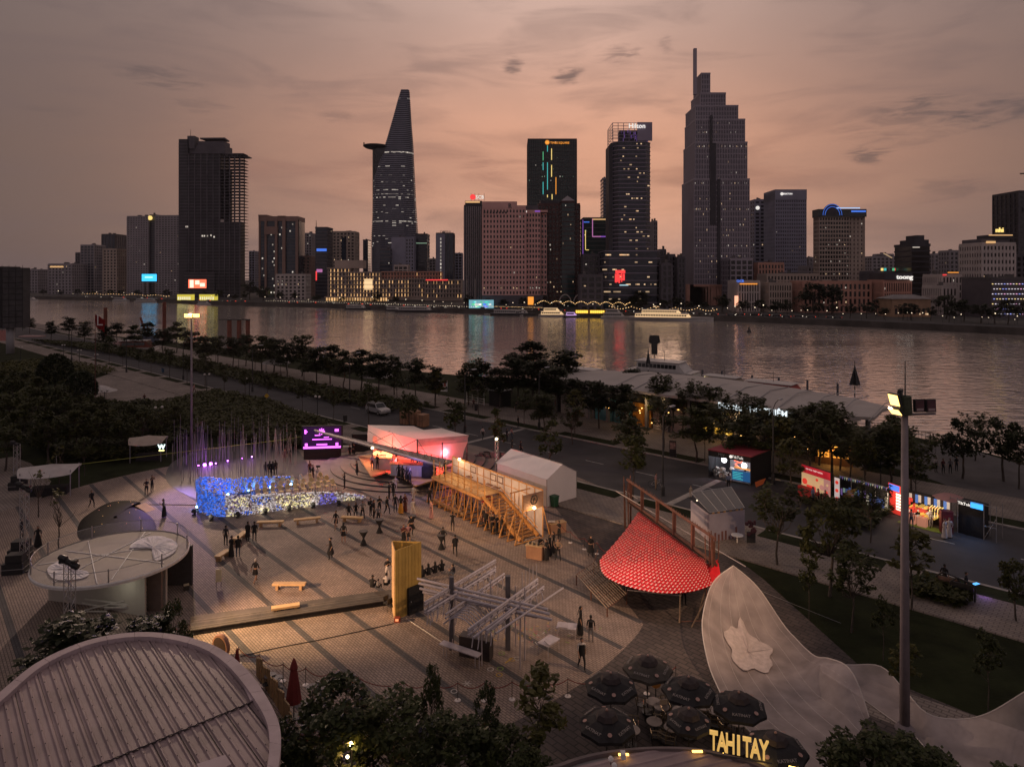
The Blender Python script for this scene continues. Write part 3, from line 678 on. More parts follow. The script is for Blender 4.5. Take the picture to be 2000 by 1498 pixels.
m.add([(c[0]-q,c[1]-q,zt(396,Y)+1.3),(c[0]+q,c[1]-q,zt(396,Y)+1.3),(c[0]+q,c[1]+q,zt(396,Y)+1.3),(c[0]-q,c[1]+q,zt(396,Y)+1.3),(c[0],c[1],zt(381,Y))],[(0,1,4),(1,2,4),(2,3,4),(3,0,4)])
m.B('pyramid_roof',w_grey,r);MB().box(X(1056),X(1096),6,22,zt(400,Y),zt(390,Y)).B('roof_storey',w_black,r)
Y=640;S=Y/F;r,w,h=simple('glass_tower','teal glass tower with vertical neon strips and an orange rooftop name',1030,1126,274,Y,30,glass=g_teal,slab=w_black,sh=.5,pier=w_green,pw=.45,nx=22,lit=.05,lm=[l_green,l_cool])
def X(px):return(px-1078)*S
for px,a,b,mt in((1060,297,314,n_green),(1060,318,333,n_cyan),(1068.5,285,297,n_cyan),(1068.5,318,371,n_cyan),(1060,356,380,n_cyan),(1076.5,291,313,n_yellow),(1076.5,323,346,n_yellow),(1085,347,380,n_orange),(1077.5,380,390,n_yellow),(1068.5,381,386,n_yellow)):
 MB().box(X(px)-.32,X(px)+.32,-.95,-.65,zt(b,Y),zt(a,Y)).B('neon_strip',mt,r)
text('TIMES SQUARE',n_orange,r,(X(1092.5),-.9,zt(280,Y)),2.7,ext=.1)
m=MB()
for k in range(8):m.obox((0,0),(cos(k*pi/8),sin(k*pi/8)),4.4,.45,-.1,.1)
m.B('sunburst_logo',n_orange,r,loc=(X(1068),-1.0,zt(279,Y))).rotation_euler=(pi/2,0,0)
r,w,h=simple('mall_block','block outlined in purple, blue and yellow light lines between two towers',1134,1184,428,560,24,glass=g_teal,slab=w_green,sh=.8,pier=None,lit=.06,lm=[l_green,l_cool])
def X(px):return(px-1159)*560/F
for(a,b,c,d,mt)in((1135,1136,500,430,n_purple),(1153.5,1155,462,428,n_pink),(1154,1171,463.5,461.5,n_pink),(1170,1184,463.5,461.5,n_purple),(1137,1148,435,433.5,n_blue),(1140,1141,488,450,n_yellow),(1141,1147,489,488,n_yellow),(1154,1184,430,428,l_gold)):
 MB().box(X(a),X(b),-.9,-.5,zt(c,560),zt(d,560)).B('light_line',mt,r)
simple('glass_tower','thin blue glass tower edge left of the tall hotel tower',1173,1186,350,680,20,glass=g_blue,slab=w_blueg,sh=.6,pier=None,lit=.02)
simple('house','dark low houses with warm lamps at the foot of the mall block',1135,1170,500,470,16,slab=w_dark,lit=.16)
Y=450;S=Y/F;r=base('hotel_tower','dark banded hotel tower with an open frame crown and white name',1229,1229,Y)
def X(px):return(px-1229)*S
def octo(a,b,y0,d,ch):return[(X(a)+ch,y0),(X(b)-ch,y0),(X(b),y0+ch*1.4),(X(b),y0+d),(X(a),y0+d),(X(a),y0+ch*1.4)]
def banded(poly,z0,z1,n,nm):
 MB().prism(poly,z0,z1).B('glass_core',g_dark,r)
 m=MB();cx=sum(p[0]for p in poly)/len(poly);cy=sum(p[1]for p in poly)/len(poly)
 for k in range(n+1):
  z=z0+(z1-z0)*k/n;m.prism([(cx+(p[0]-cx)*1.025,cy+(p[1]-cy)*1.025)for p in poly],z-.22,z+.22)
 m.B('floor_band',w_violet,r,kind=ST)
banded(octo(1196,1273,0,28,4),zt(490,Y),zt(277,Y),26,'a');banded(octo(1180,1288,-4,32,2.5),0,zt(491,Y),8,'b')
MB().box(X(1191),X(1199),4,20,zt(490,Y),zt(282,Y)).B('side_fin',w_black,r)
m=MB();ztop=zt(240,Y);zb=zt(275,Y)
for x in[X(1197)+i*(X(1272)-X(1197))/7 for i in range(8)]:
 for yy in(1,24):m.box(x-.18,x+.18,yy-.18,yy+.18,zb,ztop)
for z in[zb+(ztop-zb)*k/6 for k in range(1,7)]:
 for yy in(1,24):m.box(X(1197),X(1272),yy-.15,yy+.15,z-.15,z+.15)
 for x in(X(1197),X(1272)):m.box(x-.15,x+.15,1,24,z-.15,z+.15)
m.box(X(1245),X(1274),0,1.2,zb,ztop+.3)
m.B('crown_frame',w_violet,r,kind=ST);MB().prism([(X(1212),6),(X(1268),6),(X(1268),20),(X(1216),20)],zb,zt(252,Y)).B('crown_core',w_black,r)
m=MB()
for i in range(30):x=X(1215)+RR()*(X(1268)-X(1215));z=zb+RR()*(zt(255,Y)-zb);m.box(x,x+.25,5.6,5.9,z,z+2.2)
m.B('purple_light',emit('crown light',(.30,.14,.6),.35,.6),r,kind=ST)
text('Hilton',n_white,r,(X(1244),-.4,zt(247,Y)),4.4,ext=.1)
m=MB()
for _ in range(42):
 k=RNG.randrange(26);z=zt(490,Y)+(zt(277,Y)-zt(490,Y))*(k+.35)/26;px=RNG.choice([1243]*5+[1218,1222,1232,1228,1236,1250,1256,1212,1264])+RU(-2,2);m.box(X(px),X(px)+RU(.6,1.6),-.16,-.02,z,z+.7)
for _ in range(40):
 k=RNG.randrange(8);z=zt(491,Y)*(k+.4)/8;px=RU(1175,1283);m.box(X(px),X(px)+RU(.6,3),-4.12,-4.02,z,z+.8)
m.B('lit_window',[l_warm],r,kind=ST)
m=MB();
for i,(a,b,c,d)in enumerate(((1200,1219,528,534),(1199,1203,535,552),(1205,1213,536,540),(1206,1209,541,553),(1214,1218,535,548),(1202,1217,544,547),(1203,1206,528,551),(1211,1213,528,551))):m.box(X(a),X(b),-4.5-.06*i,-4.2-.06*i,zt(d,Y),zt(c,Y))
m.B('neon_sign',n_red,r,kind=ST);MB().box(X(1208),X(1225),-4.5,-4.2,zt(558,Y),zt(556,Y)).B('neon_band',emit('pale cyan sign',(.5,.8,.9),.8),r)
simple('office_tower','narrow pale slab directly behind the right edge of the tall hotel tower',1273,1283,434,600,16,slab=w_grey,lit=.02)
for a,b,t,Yx,lb in((1283,1300,490,520,'small block with a bright roof sign right of the tall hotel tower'),(1298,1318,500,480,'tight dark house row between the hotel tower and stepped skyscraper'),(1316,1337,505,470,'dark narrow houses hugging the stepped skyscraper'),(1284,1312,518,440,'low dark shophouses at the foot of the hotel tower')):
 simple('house',lb,a,b,t,Yx,14,slab=w_dark,sh=1.2,pw=1.4,lit=.06)
Y=520;S=Y/F;r=base('stepped_skyscraper','tallest stepped grey stone skyscraper with a single thin spire',1398,1398,Y)
def X(px):return(px-1398)*S
w_stone=mat('grey violet stone',(0.37,0.33,0.39),0.6,0.08,0.05)
steps=[(1335,1463,352,0,36,556),(1338,1459,280,.5,34,352),(1340.5,1455,235,1,32,280),(1342,1442,208,1.5,29,235),(1352.5,1418,183,2,26,208),(1357,1388,144,2.5,22,183)]
steps=[(a+(a-1000)*(y0+d)/Y*.9,b,t,y0,d,q)for a,b,t,y0,d,q in steps]
for(a,b,top,y0,d,bot)in steps:
 z0,z1=(0 if bot==556 else zt(bot,Y)),zt(top,Y)
 block(r,X(a),X(b),y0,y0+d,z0,z1,max(4,round((b-a)/3.2)),max(3,round((z1-z0)/3.9)),g_dark,w_stone,w_stone,.9,.12,.62,.42,lit=(.17 if bot>240 else 0),rowlit=({18:.45,28:.35,35:.3,8:.2}if bot==556 else({6:.35,10:.3}if bot==352 else{2:.35,5:.25}if bot==280 else None)),roof=False)
m=MB()
for(a,b,top,y0,d,bot)in steps:m.box(X(a)-.5,X(b)+.5,y0-.5,y0+d+.5,zt(top,Y),zt(top,Y)+1.2)
m.B('setback_parapet',w_stone,r,kind=ST)
MB().box(X(1357),X(1363),2.6,5.2,zt(183,Y),zt(92.5,Y)).B('spire',w_stone,r)
m=MB();m.box(X(1386),X(1391),-.85,-.5,zt(430,Y),zt(226,Y));m.box(X(1400),X(1407),-.8,-.5,0,zt(350,Y));m.box(X(1386),X(1398),-.75,-.5,zt(440,Y),zt(280,Y));m.B('dark_recess_strip',w_black,r)
m=MB().box(X(1356)-1,X(1463)+.5,-1.2,36,0,zt(556,Y));[m.box(X(1358+5*i)-.6,X(1338+6.5*i)+.6,-2.4,-1.2,0,zt(556,Y))for i in range(11)];m.box(X(1356)-1.2,X(1410),-2.8,-1.2,zt(556,Y)-1.6,zt(556,Y));m.B('arcade',w_salmon,r)
simple('office_block','low stone annex with a banner at the right foot of the stepped skyscraper',1408,1470,508,500,22,slab=w_stone,sh=1.0,pw=1.0,lit=.05)
r,w,h=simple('hotel','grey blue tower between the stepped skyscraper and the taller pale hotel',1461,1494,392,640,26,glass=g_dark,slab=w_blueg,sh=1.7,pw=1.4,lit=.05);MB().lathe([(1.8,-.2),(1.8,.2)],14).B('logo',n_white,r,loc=(-w*.25,-.9,h-7)).rotation_euler=(pi/2,0,0)
r,w,h=simple('hotel','pale blue grey hotel tower with small white name at the top',1493,1574,375,600,26,glass=g_black,slab=w_blueg,sh=1.55,pw=1.35,lit=.04,nx=17,nz=29)
MB().box(-w/2-.5,w/2+.5,-.8,26.5,h-7,h+2).B('parapet',w_blueg,r);text('SHERATON',n_white,r,(-w*.15,-1.0,h-2.0),2.0,ext=.1);MB().lathe([(1.3,-.15),(1.3,.15)],12).B('logo',n_white,r,loc=(-w*.30,-1.0,h-2)).rotation_euler=(pi/2,0,0)
Y=520;S=Y/F;r=base('hotel','beige hotel with a glowing blue arch on its dark attic',1640,1640,Y,yaw=0)
def X(px):return(px-1640)*S
block(r,X(1600),X(1658),0,9,0,zt(424,Y),11,21,g_black,w_cream,w_cream,1.2,.4,.5,.5,.22,roof=False);block(r,X(1659),X(1689),2,9,0,zt(424,Y),4,21,g_black,w_cream,w_cream,1.7,.3,2.0,.5,.03,roof=False)
MB().box(X(1597),X(1691),-1.2,9.5,zt(424,Y),zt(409,Y)).B('attic',w_green,r)
m=MB();prev=None
for rad,ww in((5.6,.5),(7.2,.45)):
 pts=[(X(1624)-rad*cos(a),-1.6,zt(421,Y)+rad*1.15*sin(a))for a in[pi*k/14 for k in range(15)]]
 m.path(pts,ww*.32,4)
m.B('neon_arch',n_blue,r,kind=ST)
m=MB();m.prism([(X(1624)-7.6*cos(a),7.6*1.15*sin(a))for a in[pi*k/14 for k in range(15)]],-.3,.3);o=m.B('arch_panel',w_black,r,loc=(0,-1.0,zt(421,Y)));o.rotation_euler=(pi/2,0,0)
m=MB();m.box(X(1661),X(1689),-1.6,-1.3,zt(415,Y),zt(412,Y));m.B('neon_sign',n_blue,r);MB().box(X(1632),X(1678),-1.5,-1.25,zt(408,Y),zt(406,Y)).B('light_strip',emit('pale blue strip',(.45,.65,1),.9),r)
def low(name,label,a,b,top,Y,wall,nx,nz,lit=.05,d=18,sh=1.3,pw=1.9,**k):return simple(name,label,a,b,top,Y,d,nx,nz,g_black,wall,'same',0,lit,sh=sh,pw=pw,**k)
r,w,h=low('bank_building','white columned bank with a blue sign and orange lit cornice',1424,1482,552,425,w_white,8,3,.02,sh=.9,pw=1.1,so=.6,po=.9)
MB().box(-w*.45,w*.4,-1.2,-.8,h-1.2,h-.6).B('light_strip',n_orange,r);text('OCB',n_blue,r,(-w*.44,-1.3,h+.9),2.2,ext=.1);MB().box(-w*.75,-w*.58,-3,-2.6,4,10).B('lit_billboard',emit('peach billboard',(1,.45,.28),1.3),r)
low('customs_house','pinkish four storey quay house with wide windows right of the bank',1482,1545,556,420,w_cream,9,4,.04)
low('customs_house','long salmon colonial customs house with arches along the quay',1545,1700,553,415,w_salmon,15,4,.08)
r,w,h=low('office_block','salmon corner house with glowing white lettering on a dark attic',1695,1779,551,405,w_salmon,12,3,.04)
MB().box(-w*.5,w*.52,-1.2,16,h+1.35,h+5.2).B('attic',w_black,r);text('toong',n_white,r,(w*.22,-1.5,h+2.9),3.7,ext=.1,bold=.012,sx=1.1)
r,w,h=low('office_block','dark roof terrace with coloured signs and string lights behind the salmon houses',1680,1780,533,470,w_dark,14,5,.02)
for k,(x,mt)in enumerate(((-.32,n_yellow),(-.24,n_cyan),(-.02,n_green),(.05,n_red),(.22,n_cyan))):MB().box(w*x,w*(x+.06),-1,-.7,h+1.4,h+3.2).B('roof_sign',mt,r)
m=MB();[m.box(w*(-.4+.8*i/26),w*(-.4+.8*i/26)+.5,-1.2,-.9,h-2,h-1.4)for i in range(27)];m.B('string_light',l_warm,r,kind=ST)
low('house','long low house behind the columned bank with pale attic',1480,1600,538,470,w_cream,16,6,.03)
low('house','grey flat-roofed house behind the customs houses',1560,1660,522,560,w_grey,12,8,.03)
low('house','pink gabled house with blank upper wall by the stepped skyscraper',1465,1530,516,520,w_salmon,8,8,.02)
Y=370;S=Y/F;r=base('villa','small yellow villa with a low grey hipped roof on the quay',1780,1780,Y)
def X(px):return(px-1780)*S
z1=zt(584,Y);MB().box(X(1742),X(1818),0,14,0,z1).B('wall',mat('yellow render',(.40,.25,.16),.8,.15,.2),r)
m=MB().add([(X(1739),-.8,z1),(X(1821),-.8,z1),(X(1821),15,z1),(X(1739),15,z1),(X(1758),7,zt(576,Y)),(X(1800),7,zt(576,Y))],[(0,1,5,4),(1,2,5),(2,3,4,5),(3,0,4)]);m.B('roof',mat('grey roof tiles',(.22,.2,.2),.8,.2,.3),r)
m=MB();[m.box(X(1750+9*i)-.6,X(1750+9*i)+.6,-.1,.1,1.5,4.6)for i in range(8)];m.B('window',g_black,r,kind=ST)
m=MB();[m.box(X(px)-.3,X(px)+.3,-.5,-.2,1.2,2.0)for px in(1796,1808,1811)];m.B('wall_light',l_warm,r,kind=ST)
r,w,h=simple('office_tower','black mid-rise with a terrace top behind the small yellow villa',1757,1816,480,450,20,glass=g_black,slab=w_black,sh=.9,pier=None,lit=.03)
m=MB().box(-w*.3,w*.5,1,18,h,h+4);m.box(-w*.1,w*.35,3,15,h+4,h+7);m.B('roof_storey',w_black,r);MB().box(-w*.48,-w*.1,-1,-.6,h-1.5,h-.8).B('light_strip',l_cool,r)
Y=400;r,w,h=simple('hotel','white six storey hotel with roof garden and gold lit rooftop letters',1876,1982,478,Y,20,glass=g_black,slab=w_white,sh=1.9,pw=2.3,nx=9,nz=10,lit=.05)
MB().box(-w*.5,w*.36,1,18,h,h+3.4).B('roof_storey',w_dark,r);MB().box(-w*.1,w*.4,0,16,h+3.4,h+6).B('roof_bar',w_black,r);MB().box(-w*.3,w*.42,-.4,0,h+5.2,h+5.8).B('light_strip',l_gold,r);text('nhi',n_yellow,r,(w*.02,-.4,h+8.4),3.9,ext=.1,bold=.01);MB().box(-w*.4,-w*.12,-.9,-.5,h+.8,h+2).B('lit_window',l_gold,r)
m=MB();[m.box(x-.1,x+.1,-.2,0,h+6,h+10)for x in(-2.5,0,2.5,4)];m.B('sign_frame',DM,r,kind=ST)
r,w,h=simple('glass_tower','dark tower under construction with a white banner at far right',1957,2040,376,480,26,glass=g_black,slab=w_black,sh=.6,pier=w_dark,pw=.5,lit=.0)
MB().box(-w*.34,-w*.14,-.9,-.6,zt(417,480),zt(404,480)).B('site_banner',w_grey,r);MB().beam((-w*.2,6,h+14),(w*.6,6,h+14.5),.8).B('crane_jib',DM,r);MB().beam((w*.3,6,h),(w*.3,6,h+17),.9).B('crane_mast',DM,r)
Y=360;r,w,h=simple('showroom','box building covered with rows of coloured light dots',1878,2030,546,Y,24,glass=mat('perforated screen',(.10,.085,.10),.6,.1,.3),slab=None,pier=None,lit=0)
m=MB();dm=[emit('dot white',(.95,.85,.95),.9),emit('dot pink',(.95,.45,.75),1.1),emit('dot yellow',(1,.75,.3),1.1),emit('dot blue',(.35,.4,1),1.1)]
for j in range(7):
 for i in range(16):x=-w/2+w*(i+.3+(.5 if j%2 else 0))/16;z=2.2+(h-3)*j/6.6;m.box(x-.28,x+.28,-.35,-.05,z-.2,z+.2,RNG.choices(range(4),(6,2,2,1.5))[0])
m.B('light_dot',dm,r,kind=ST)
r,w,h=low('house','white stepped house with red and orange terrace lights',1815,1878,540,400,w_white,6,5,.02);MB().box(-w*.5,-w*.32,-1,-.6,h+.6,h+1.2).B('neon_band',n_red,r);MB().box(-w*.25,w*.3,-1,-.6,h+2.0,h+2.5).B('neon_band',n_orange,r)
low('house','pale cube house in front of the stepped white house',1822,1868,562,385,w_white,4,3,.0)
for a,b,t,Yx,lb in((1690,1760,503,700,'distant low roofs right of the blue arched hotel'),(1815,1840,498,620,'distant dark house right of the black mid-rise'),(1838,1880,492,560,'grey flats left of the white hotel with roof garden'),(1574,1592,505,640,'dark low flats between the two hotels'),(1270,1290,505,640,'pale distant block behind the shophouses'),(1130,1176,540,430,'low lamp lit buildings behind the twin arches'),(1980,2050,500,420,'grey wing right of the white hotel'),(242,256,500,900,'thin pale slab left of the wide apartment tower'),(1705,1745,498,820,'pale distant flats on the horizon by a lit walkway')):
 simple('house',lb,a,b,t,Yx,14,slab=w_grey if Yx>500 else w_dark,sh=1.3,pw=1.5,lit=.05)
MB().tube(*[(((px-1000)/F*600),600,zt(py,600))for px,py in((1726,495),(1742,504))],.5).B('walkway',l_warm,thing('lit_walkway','curving lit walkway on a roof right of the arched hotel','walkway',((1733-1000)/F*600,600,0)),wc=1)
def screen(name,label,a,b,t,bt,Y,m_,leg=True):
 r=thing(name,label,'billboard',((.5*(a+b)-1000)/F*Y,Y,0));w=(b-a)*Y/F;z0,z1=zt(bt,Y),zt(t,Y)
 MB().box(-w/2-.6,w/2+.6,.02,1.4,z0-.6,z1+.6).B('frame',DM,r);MB().box(-w/2,w/2,-.1,.0,z0,z1).B('screen',m_,r)
 m=MB();[m.box(x-.5,x+.5,.3,1.2,0,z0-.6)for x in(-w*.3,w*.3)];m.B('support',DM,r);return r
r=screen('led_billboard','bright blue LED billboard on the far quay',277,306,535.5,549.5,720,emit('blue screen',(.05,.52,1.0),1.5));MB().box(-4.5,3.5,-.3,-.12,zt(543,720),zt(540.5,720)).B('caption',emit('screen caption',(.5,.9,1),1.3),r)
def red_screen():
 mt=emit('red screen',(1,.16,.08),1.6);return mt
r=screen('led_billboard','red and white LED billboard above the yellow kiosks',368,403,546,563,640,red_screen());
m=MB();m.box(-7,-3.5,-.3,-.12,zt(562,640),zt(547,640));m.box(2.5,7,-.3,-.12,zt(560,640),zt(553,640));m.box(-2,2,-.3,-.12,zt(556,640),zt(548,640));m.B('caption',emit('screen pale part',(1,.72,.55),1.5),r)
MB().prism([(-4.4,zt(563,640)),(-3.2,zt(563,640)),(-2.2,zt(546,640)),(-3.4,zt(546,640))],-.4,-.2).B('dark_strut',DM,r)  # plain dark slanted bar in front of the screen
for a,b,lb in((346,375,'yellow lit kiosk left of the red billboard on the quay'),(389,421,'yellow lit kiosk under the right half of the red billboard')):
 Y=620;r=thing('quay_kiosk',lb,'kiosk',((.5*(a+b)-1000)/F*Y,Y,0));w=(b-a)*Y/F
 MB().box(-w/2,w/2,0,5,0.3,5.6).B('wall',emit('kiosk yellow',(.75,.62,.08),.8),r);MB().box(-w/2-.5,w/2+.5,-1.2,5.4,5.6,6.1).B('roof',w_dark,r)
 m=MB();[m.box(-w*.45+w*.9*i/7,-w*.45+w*.9*i/7+1.0,-.12,-.02,.8,3.4)for i in range(7)];m.B('panel',emit('kiosk white',(.9,.85,.6),1.0),r,kind=ST)
Y=460;r=thing('quay_pavilion','long kiosk glowing blue and green at the water edge','kiosk',((940-1000)/F*Y,Y,0));w=48*Y/F
MB().box(-w/2,w/2,0,4,.6,6.2).B('wall',emit('teal panel light',(.18,.42,.5),.9),r);MB().box(-w/2-.5,w/2+.5,-.8,4.6,6.2,6.6).B('roof',w_dark,r)
m=MB();[m.box(x,x+RU(1,2.6),-.14,-.03,z,z+1.0,RNG.randrange(4))for x,z in[(-w*.46+w*.9*RR(),RNG.choice([1.2,2.6,4.2]))for _ in range(22)]];m.B('poster',[n_cyan,n_white,n_blue,n_green],r,kind=ST)
m=MB();Y=450
r=thing('gateway_arch','pair of white rounded gateway arches among the quay trees','arch',((1118-1000)/F*Y,Y,0))
for cx in(-5,5):MB().path([(cx*.95-4*cos(a),0,4+6*sin(a))for a in[pi*k/12 for k in range(13)]],.35,5).B('arch',w_white,r)
f_dark=foliage('dark tree leaves',(0.010,0.015,0.007),(0.030,0.038,0.013))
f_mid=foliage('tree leaves',(0.018,0.026,0.008),(0.052,0.058,0.015))
f_olive=foliage('olive leaves',(0.040,0.045,0.010),(0.095,0.088,0.022))
f_thick=foliage('thicket leaves',(0.012,0.020,0.007),(0.050,0.060,0.016),.15)
f_bush=foliage('shrub leaves',(0.020,0.028,0.008),(0.064,0.064,0.016))
bark=mat('bark',(0.075,0.060,0.050),0.9,0.3,3,bump=0.4)
def leaf(mb,c,size,rng,flat=0.5,long=1.9):
 """one folded leaf: two triangles"""
 a=rng.random()*2*pi;t=(rng.random()-0.5)*2*(1-flat)*1.3;r=(rng.random()-0.5)*1.6*(1-flat)
 d=Vector((cos(a)*cos(t),sin(a)*cos(t),sin(t)));n=d.cross(Vector((0,0,1)))
 n=n.normalized()if n.length>.01 else Vector((1,0,0));u=n.cross(d)
 sd=n*cos(r)+u*sin(r);s=size*(0.7+0.6*rng.random())
 p=Vector(c);q0,q1=p-d*s*long*.5,p+d*s*long*.5
 mb.add([tuple(q0),tuple(p+sd*s*.5),tuple(q1),tuple(p-sd*s*.5)],[(0,1,2,3)])
def clump(mb,c,rx,rz,n,size,rng,flat=0.5,shell=0.5):
 for _ in range(n):
  while True:
   x,y,z=rng.uniform(-1,1),rng.uniform(-1,1),rng.uniform(-1,1)
   q=x*x+y*y+z*z
   if q<=1 and(q>shell*shell or rng.random()<0.35):break
  leaf(mb,(c[0]+x*rx,c[1]+y*rx,c[2]+z*rz),size,rng,flat)
def limb(mb,p,q,r0,r1,rng,k=3,wob=0.12):
 pts=[Vector(p)+(Vector(q)-Vector(p))*i/k for i in range(k+1)];L=(Vector(q)-Vector(p)).length
 for i in range(1,k):pts[i]+=Vector((rng.uniform(-1,1),rng.uniform(-1,1),rng.uniform(-.5,.5)))*L*wob*.4
 for i in range(k):mb.tube(pts[i],pts[i+1],r0+(r1-r0)*i/k,r0+(r1-r0)*(i+1)/k,n=5,cap=False)
def proto(kind,seed,leafm,n=1,size=0.3):
 """unit-metre prototypes about 8 m tall; returns (trunk mesh, crown mesh)"""
 rng=random.Random(seed);tk,cr=MB(),MB()
 if kind=='layered':
  h=8.0;limb(tk,(0,0,0),(rng.uniform(-.3,.3),rng.uniform(-.3,.3),h*.93),.15,.04,rng,5,.05)
  for j in range(5):
   z=h*(.44+.115*j)+rng.uniform(-.3,.3);R_=(3.0-0.36*j)*rng.uniform(.7,1.25);nb=6 if j<3 else 4
   for b in range(nb):
    a=2*pi*(b+rng.random()*.7)/nb;rr=R_*rng.uniform(.6,1.0);e=(cos(a)*rr,sin(a)*rr,z+rng.uniform(-.1,.45))
    limb(tk,(0,0,z-.25),e,.05,.015,rng,2)
    for f in(.45,.75,1.0):
     clump(cr,(e[0]*f+rng.uniform(-.3,.3),e[1]*f+rng.uniform(-.3,.3),e[2]+rng.uniform(-.25,.45)),.72*rng.uniform(.7,1.25),.42*rng.uniform(.6,1.3),int(30*n),size,rng,.55)
 elif kind=='young':
  h=6.5;limb(tk,(0,0,0),(rng.uniform(-.15,.15),0,h*.7),.075,.03,rng,4,.04)
  for b in range(17):
   a=rng.random()*2*pi;z=h*rng.uniform(.48,1.0);rr=1.25*sqrt(max(.05,1-((z/h-.70)/.34)**2))*rng.uniform(.35,1.0);e=(cos(a)*rr,sin(a)*rr,z)
   limb(tk,(0,0,max(h*.38,z-1.0)),e,.03,.008,rng,2);clump(cr,e,.55*rng.uniform(.6,1.2),.45*rng.uniform(.6,1.1),int(34*n),size,rng,.35)
 elif kind=='broad':
  h=8.0;limb(tk,(0,0,0),(rng.uniform(-.4,.4),rng.uniform(-.4,.4),h*.5),.2,.12,rng,4,.06)
  for b in range(26):
   a=rng.random()*2*pi;u=rng.uniform(-.5,1);z=h*(.62+.33*u);rr=3.0*sqrt(max(.05,1-u*u*.85))*rng.uniform(.45,1.05);e=(cos(a)*rr,sin(a)*rr,z)
   limb(tk,(0,0,h*.42),e,.075,.012,rng,3);clump(cr,e,1.0*rng.uniform(.55,1.25),.72*rng.uniform(.6,1.2),int(50*n),size,rng,.4)
 elif kind=='sparse':
  h=7.5;limb(tk,(0,0,0),(.2,0,h*.45),.11,.07,rng,3,.08)
  for b in range(20):
   a=rng.random()*2*pi;z=h*rng.uniform(.5,1.02);rr=2.6*rng.uniform(.3,1.0);e=(cos(a)*rr,sin(a)*rr,z)
   limb(tk,(.1,0,h*.38),e,.045,.01,rng,3,.3)
   for f in(.7,.88,1):clump(cr,(e[0]*f,e[1]*f,h*.38+(e[2]-h*.38)*f+.1),.5*rng.uniform(.6,1.2),.28,int(17*n),size,rng,.6)
 elif kind=='dome':
  tk.tube((0,0,0),(0,0,3),.2,.15)
  for _ in range(int(2600*n)):
   a=rng.random()*2*pi;u=rng.uniform(-.25,1);s=sqrt(1-u*u)if u>0 else 1-.25*abs(u)
   k=rng.uniform(.9,1.02);leaf(cr,(3*s*cos(a)*k,3*s*sin(a)*k,2.6+3.9*u*k),size,rng,.3)
 elif kind=='bare':
  h=5.0;limb(tk,(0,0,0),(0,0,h*.4),.07,.05,rng,3,.05)
  for b in range(12):
   a=rng.random()*2*pi;e=(cos(a)*1.3*rng.random(),sin(a)*1.3*rng.random(),h*rng.uniform(.6,1));limb(tk,(0,0,h*.38),e,.03,.008,rng,3,.3)
   if b%3==0:clump(cr,e,.3,.25,int(8*n),size,rng,.4)
  clump(cr,(0,0,h*.9),.5,.4,10,size,rng)
 elif kind=='frond':
  h=7.0;limb(tk,(0,0,0),(0,0,h*.55),.2,.12,rng,3,.06)
  for b in range(46):
   a=rng.random()*2*pi;z=h*rng.uniform(.5,1.0);rr=3.1*sqrt(max(.06,1-((z/h-.72)/.36)**2))*rng.uniform(.4,1.05);e=Vector((cos(a)*rr,sin(a)*rr,z));s0=Vector((0,0,h*.5))
   limb(tk,s0,e,.06,.012,rng,3,.2);d=(e-s0).normalized()
   for g in range(7):
    dd=(d+Vector((rng.uniform(-.9,.9),rng.uniform(-.9,.9),rng.uniform(-.75,.35)))).normalized();p=e-d*rng.uniform(0,1.3);L=rng.uniform(.5,1.0);sd=dd.cross(Vector((0,0,1))).normalized()
    for k in range(int(9*n)):
     t=(k+1)/(9*n);c=p+dd*L*t+Vector((0,0,-.35*t*t))
     for s in(-1,1):
      q=c+sd*s*size*.9+dd*size*.35;w=dd*size*.22;mb=cr
      mb.add([tuple(c),tuple((c+q)/2+w),tuple(q),tuple((c+q)/2-w)],[(0,1,2,3)])
 elif kind=='thicket':
  h=6.0;limb(tk,(0,0,0),(0,0,h*.6),.12,.05,rng,3,.05)
  for b in range(74):
   a=rng.random()*2*pi;u=rng.random();z=h*(.12+.84*u);rr=2.2*sqrt(max(.05,1-(max(0,u-.35)/.68)**2))*rng.uniform(.55,1.08);e=(cos(a)*rr,sin(a)*rr,z)
   if b%3==0:limb(tk,(0,0,z*.6),e,.04,.01,rng,2)
   clump(cr,e,.55*rng.uniform(.6,1.25),.42*rng.uniform(.6,1.3),int(64*n),size,rng,.3)
 return tk.mesh('trunk',bark,True),cr.mesh('crown',leafm)
PROT={}
def T(kind,n_var=3):
 cfg={'layered':(f_dark,1.0,.30),'layeredm':(f_mid,1.0,.30),'young':(f_mid,1.0,.24),'broad':(f_dark,1.0,.34),'broadm':(f_bush,1.1,.34),'sparse':(f_mid,1.0,.26),'dome':(f_dark,1.0,.32),'bare':(f_olive,1.0,.2),'frond':(f_mid,1.0,.22),'youngo':(f_olive,1.0,.24),'near':(f_mid,3.4,.17),'thicket':(f_thick,1.0,.17)}
 k=RNG.randrange(n_var)
 if(kind,k)not in PROT:
  m_,n,s=cfg[kind];base_={'layeredm':'layered','broadm':'broad','youngo':'young','near':'broad'}.get(kind,kind)
  PROT[(kind,k)]=proto(base_,100+k*7+len(kind),m_,n,s)
 return PROT[(kind,k)]
PH={'layered':8.0,'layeredm':8.0,'young':6.5,'youngo':6.5,'broad':8.0,'broadm':8.0,'near':8.0,'sparse':7.5,'dome':6.5,'bare':5.0,'frond':7.0,'thicket':6.0}
def tree(name,label,p,h,kind,group=None,wide=1.0,nv=3):
 s=h/PH[kind];t=thing(name,label,'tree',p,RR()*6.28,group,(s*wide,s*wide,s))
 tk,cr=T(kind,nv);link('trunk',tk,t);link('crown',cr,t);return t
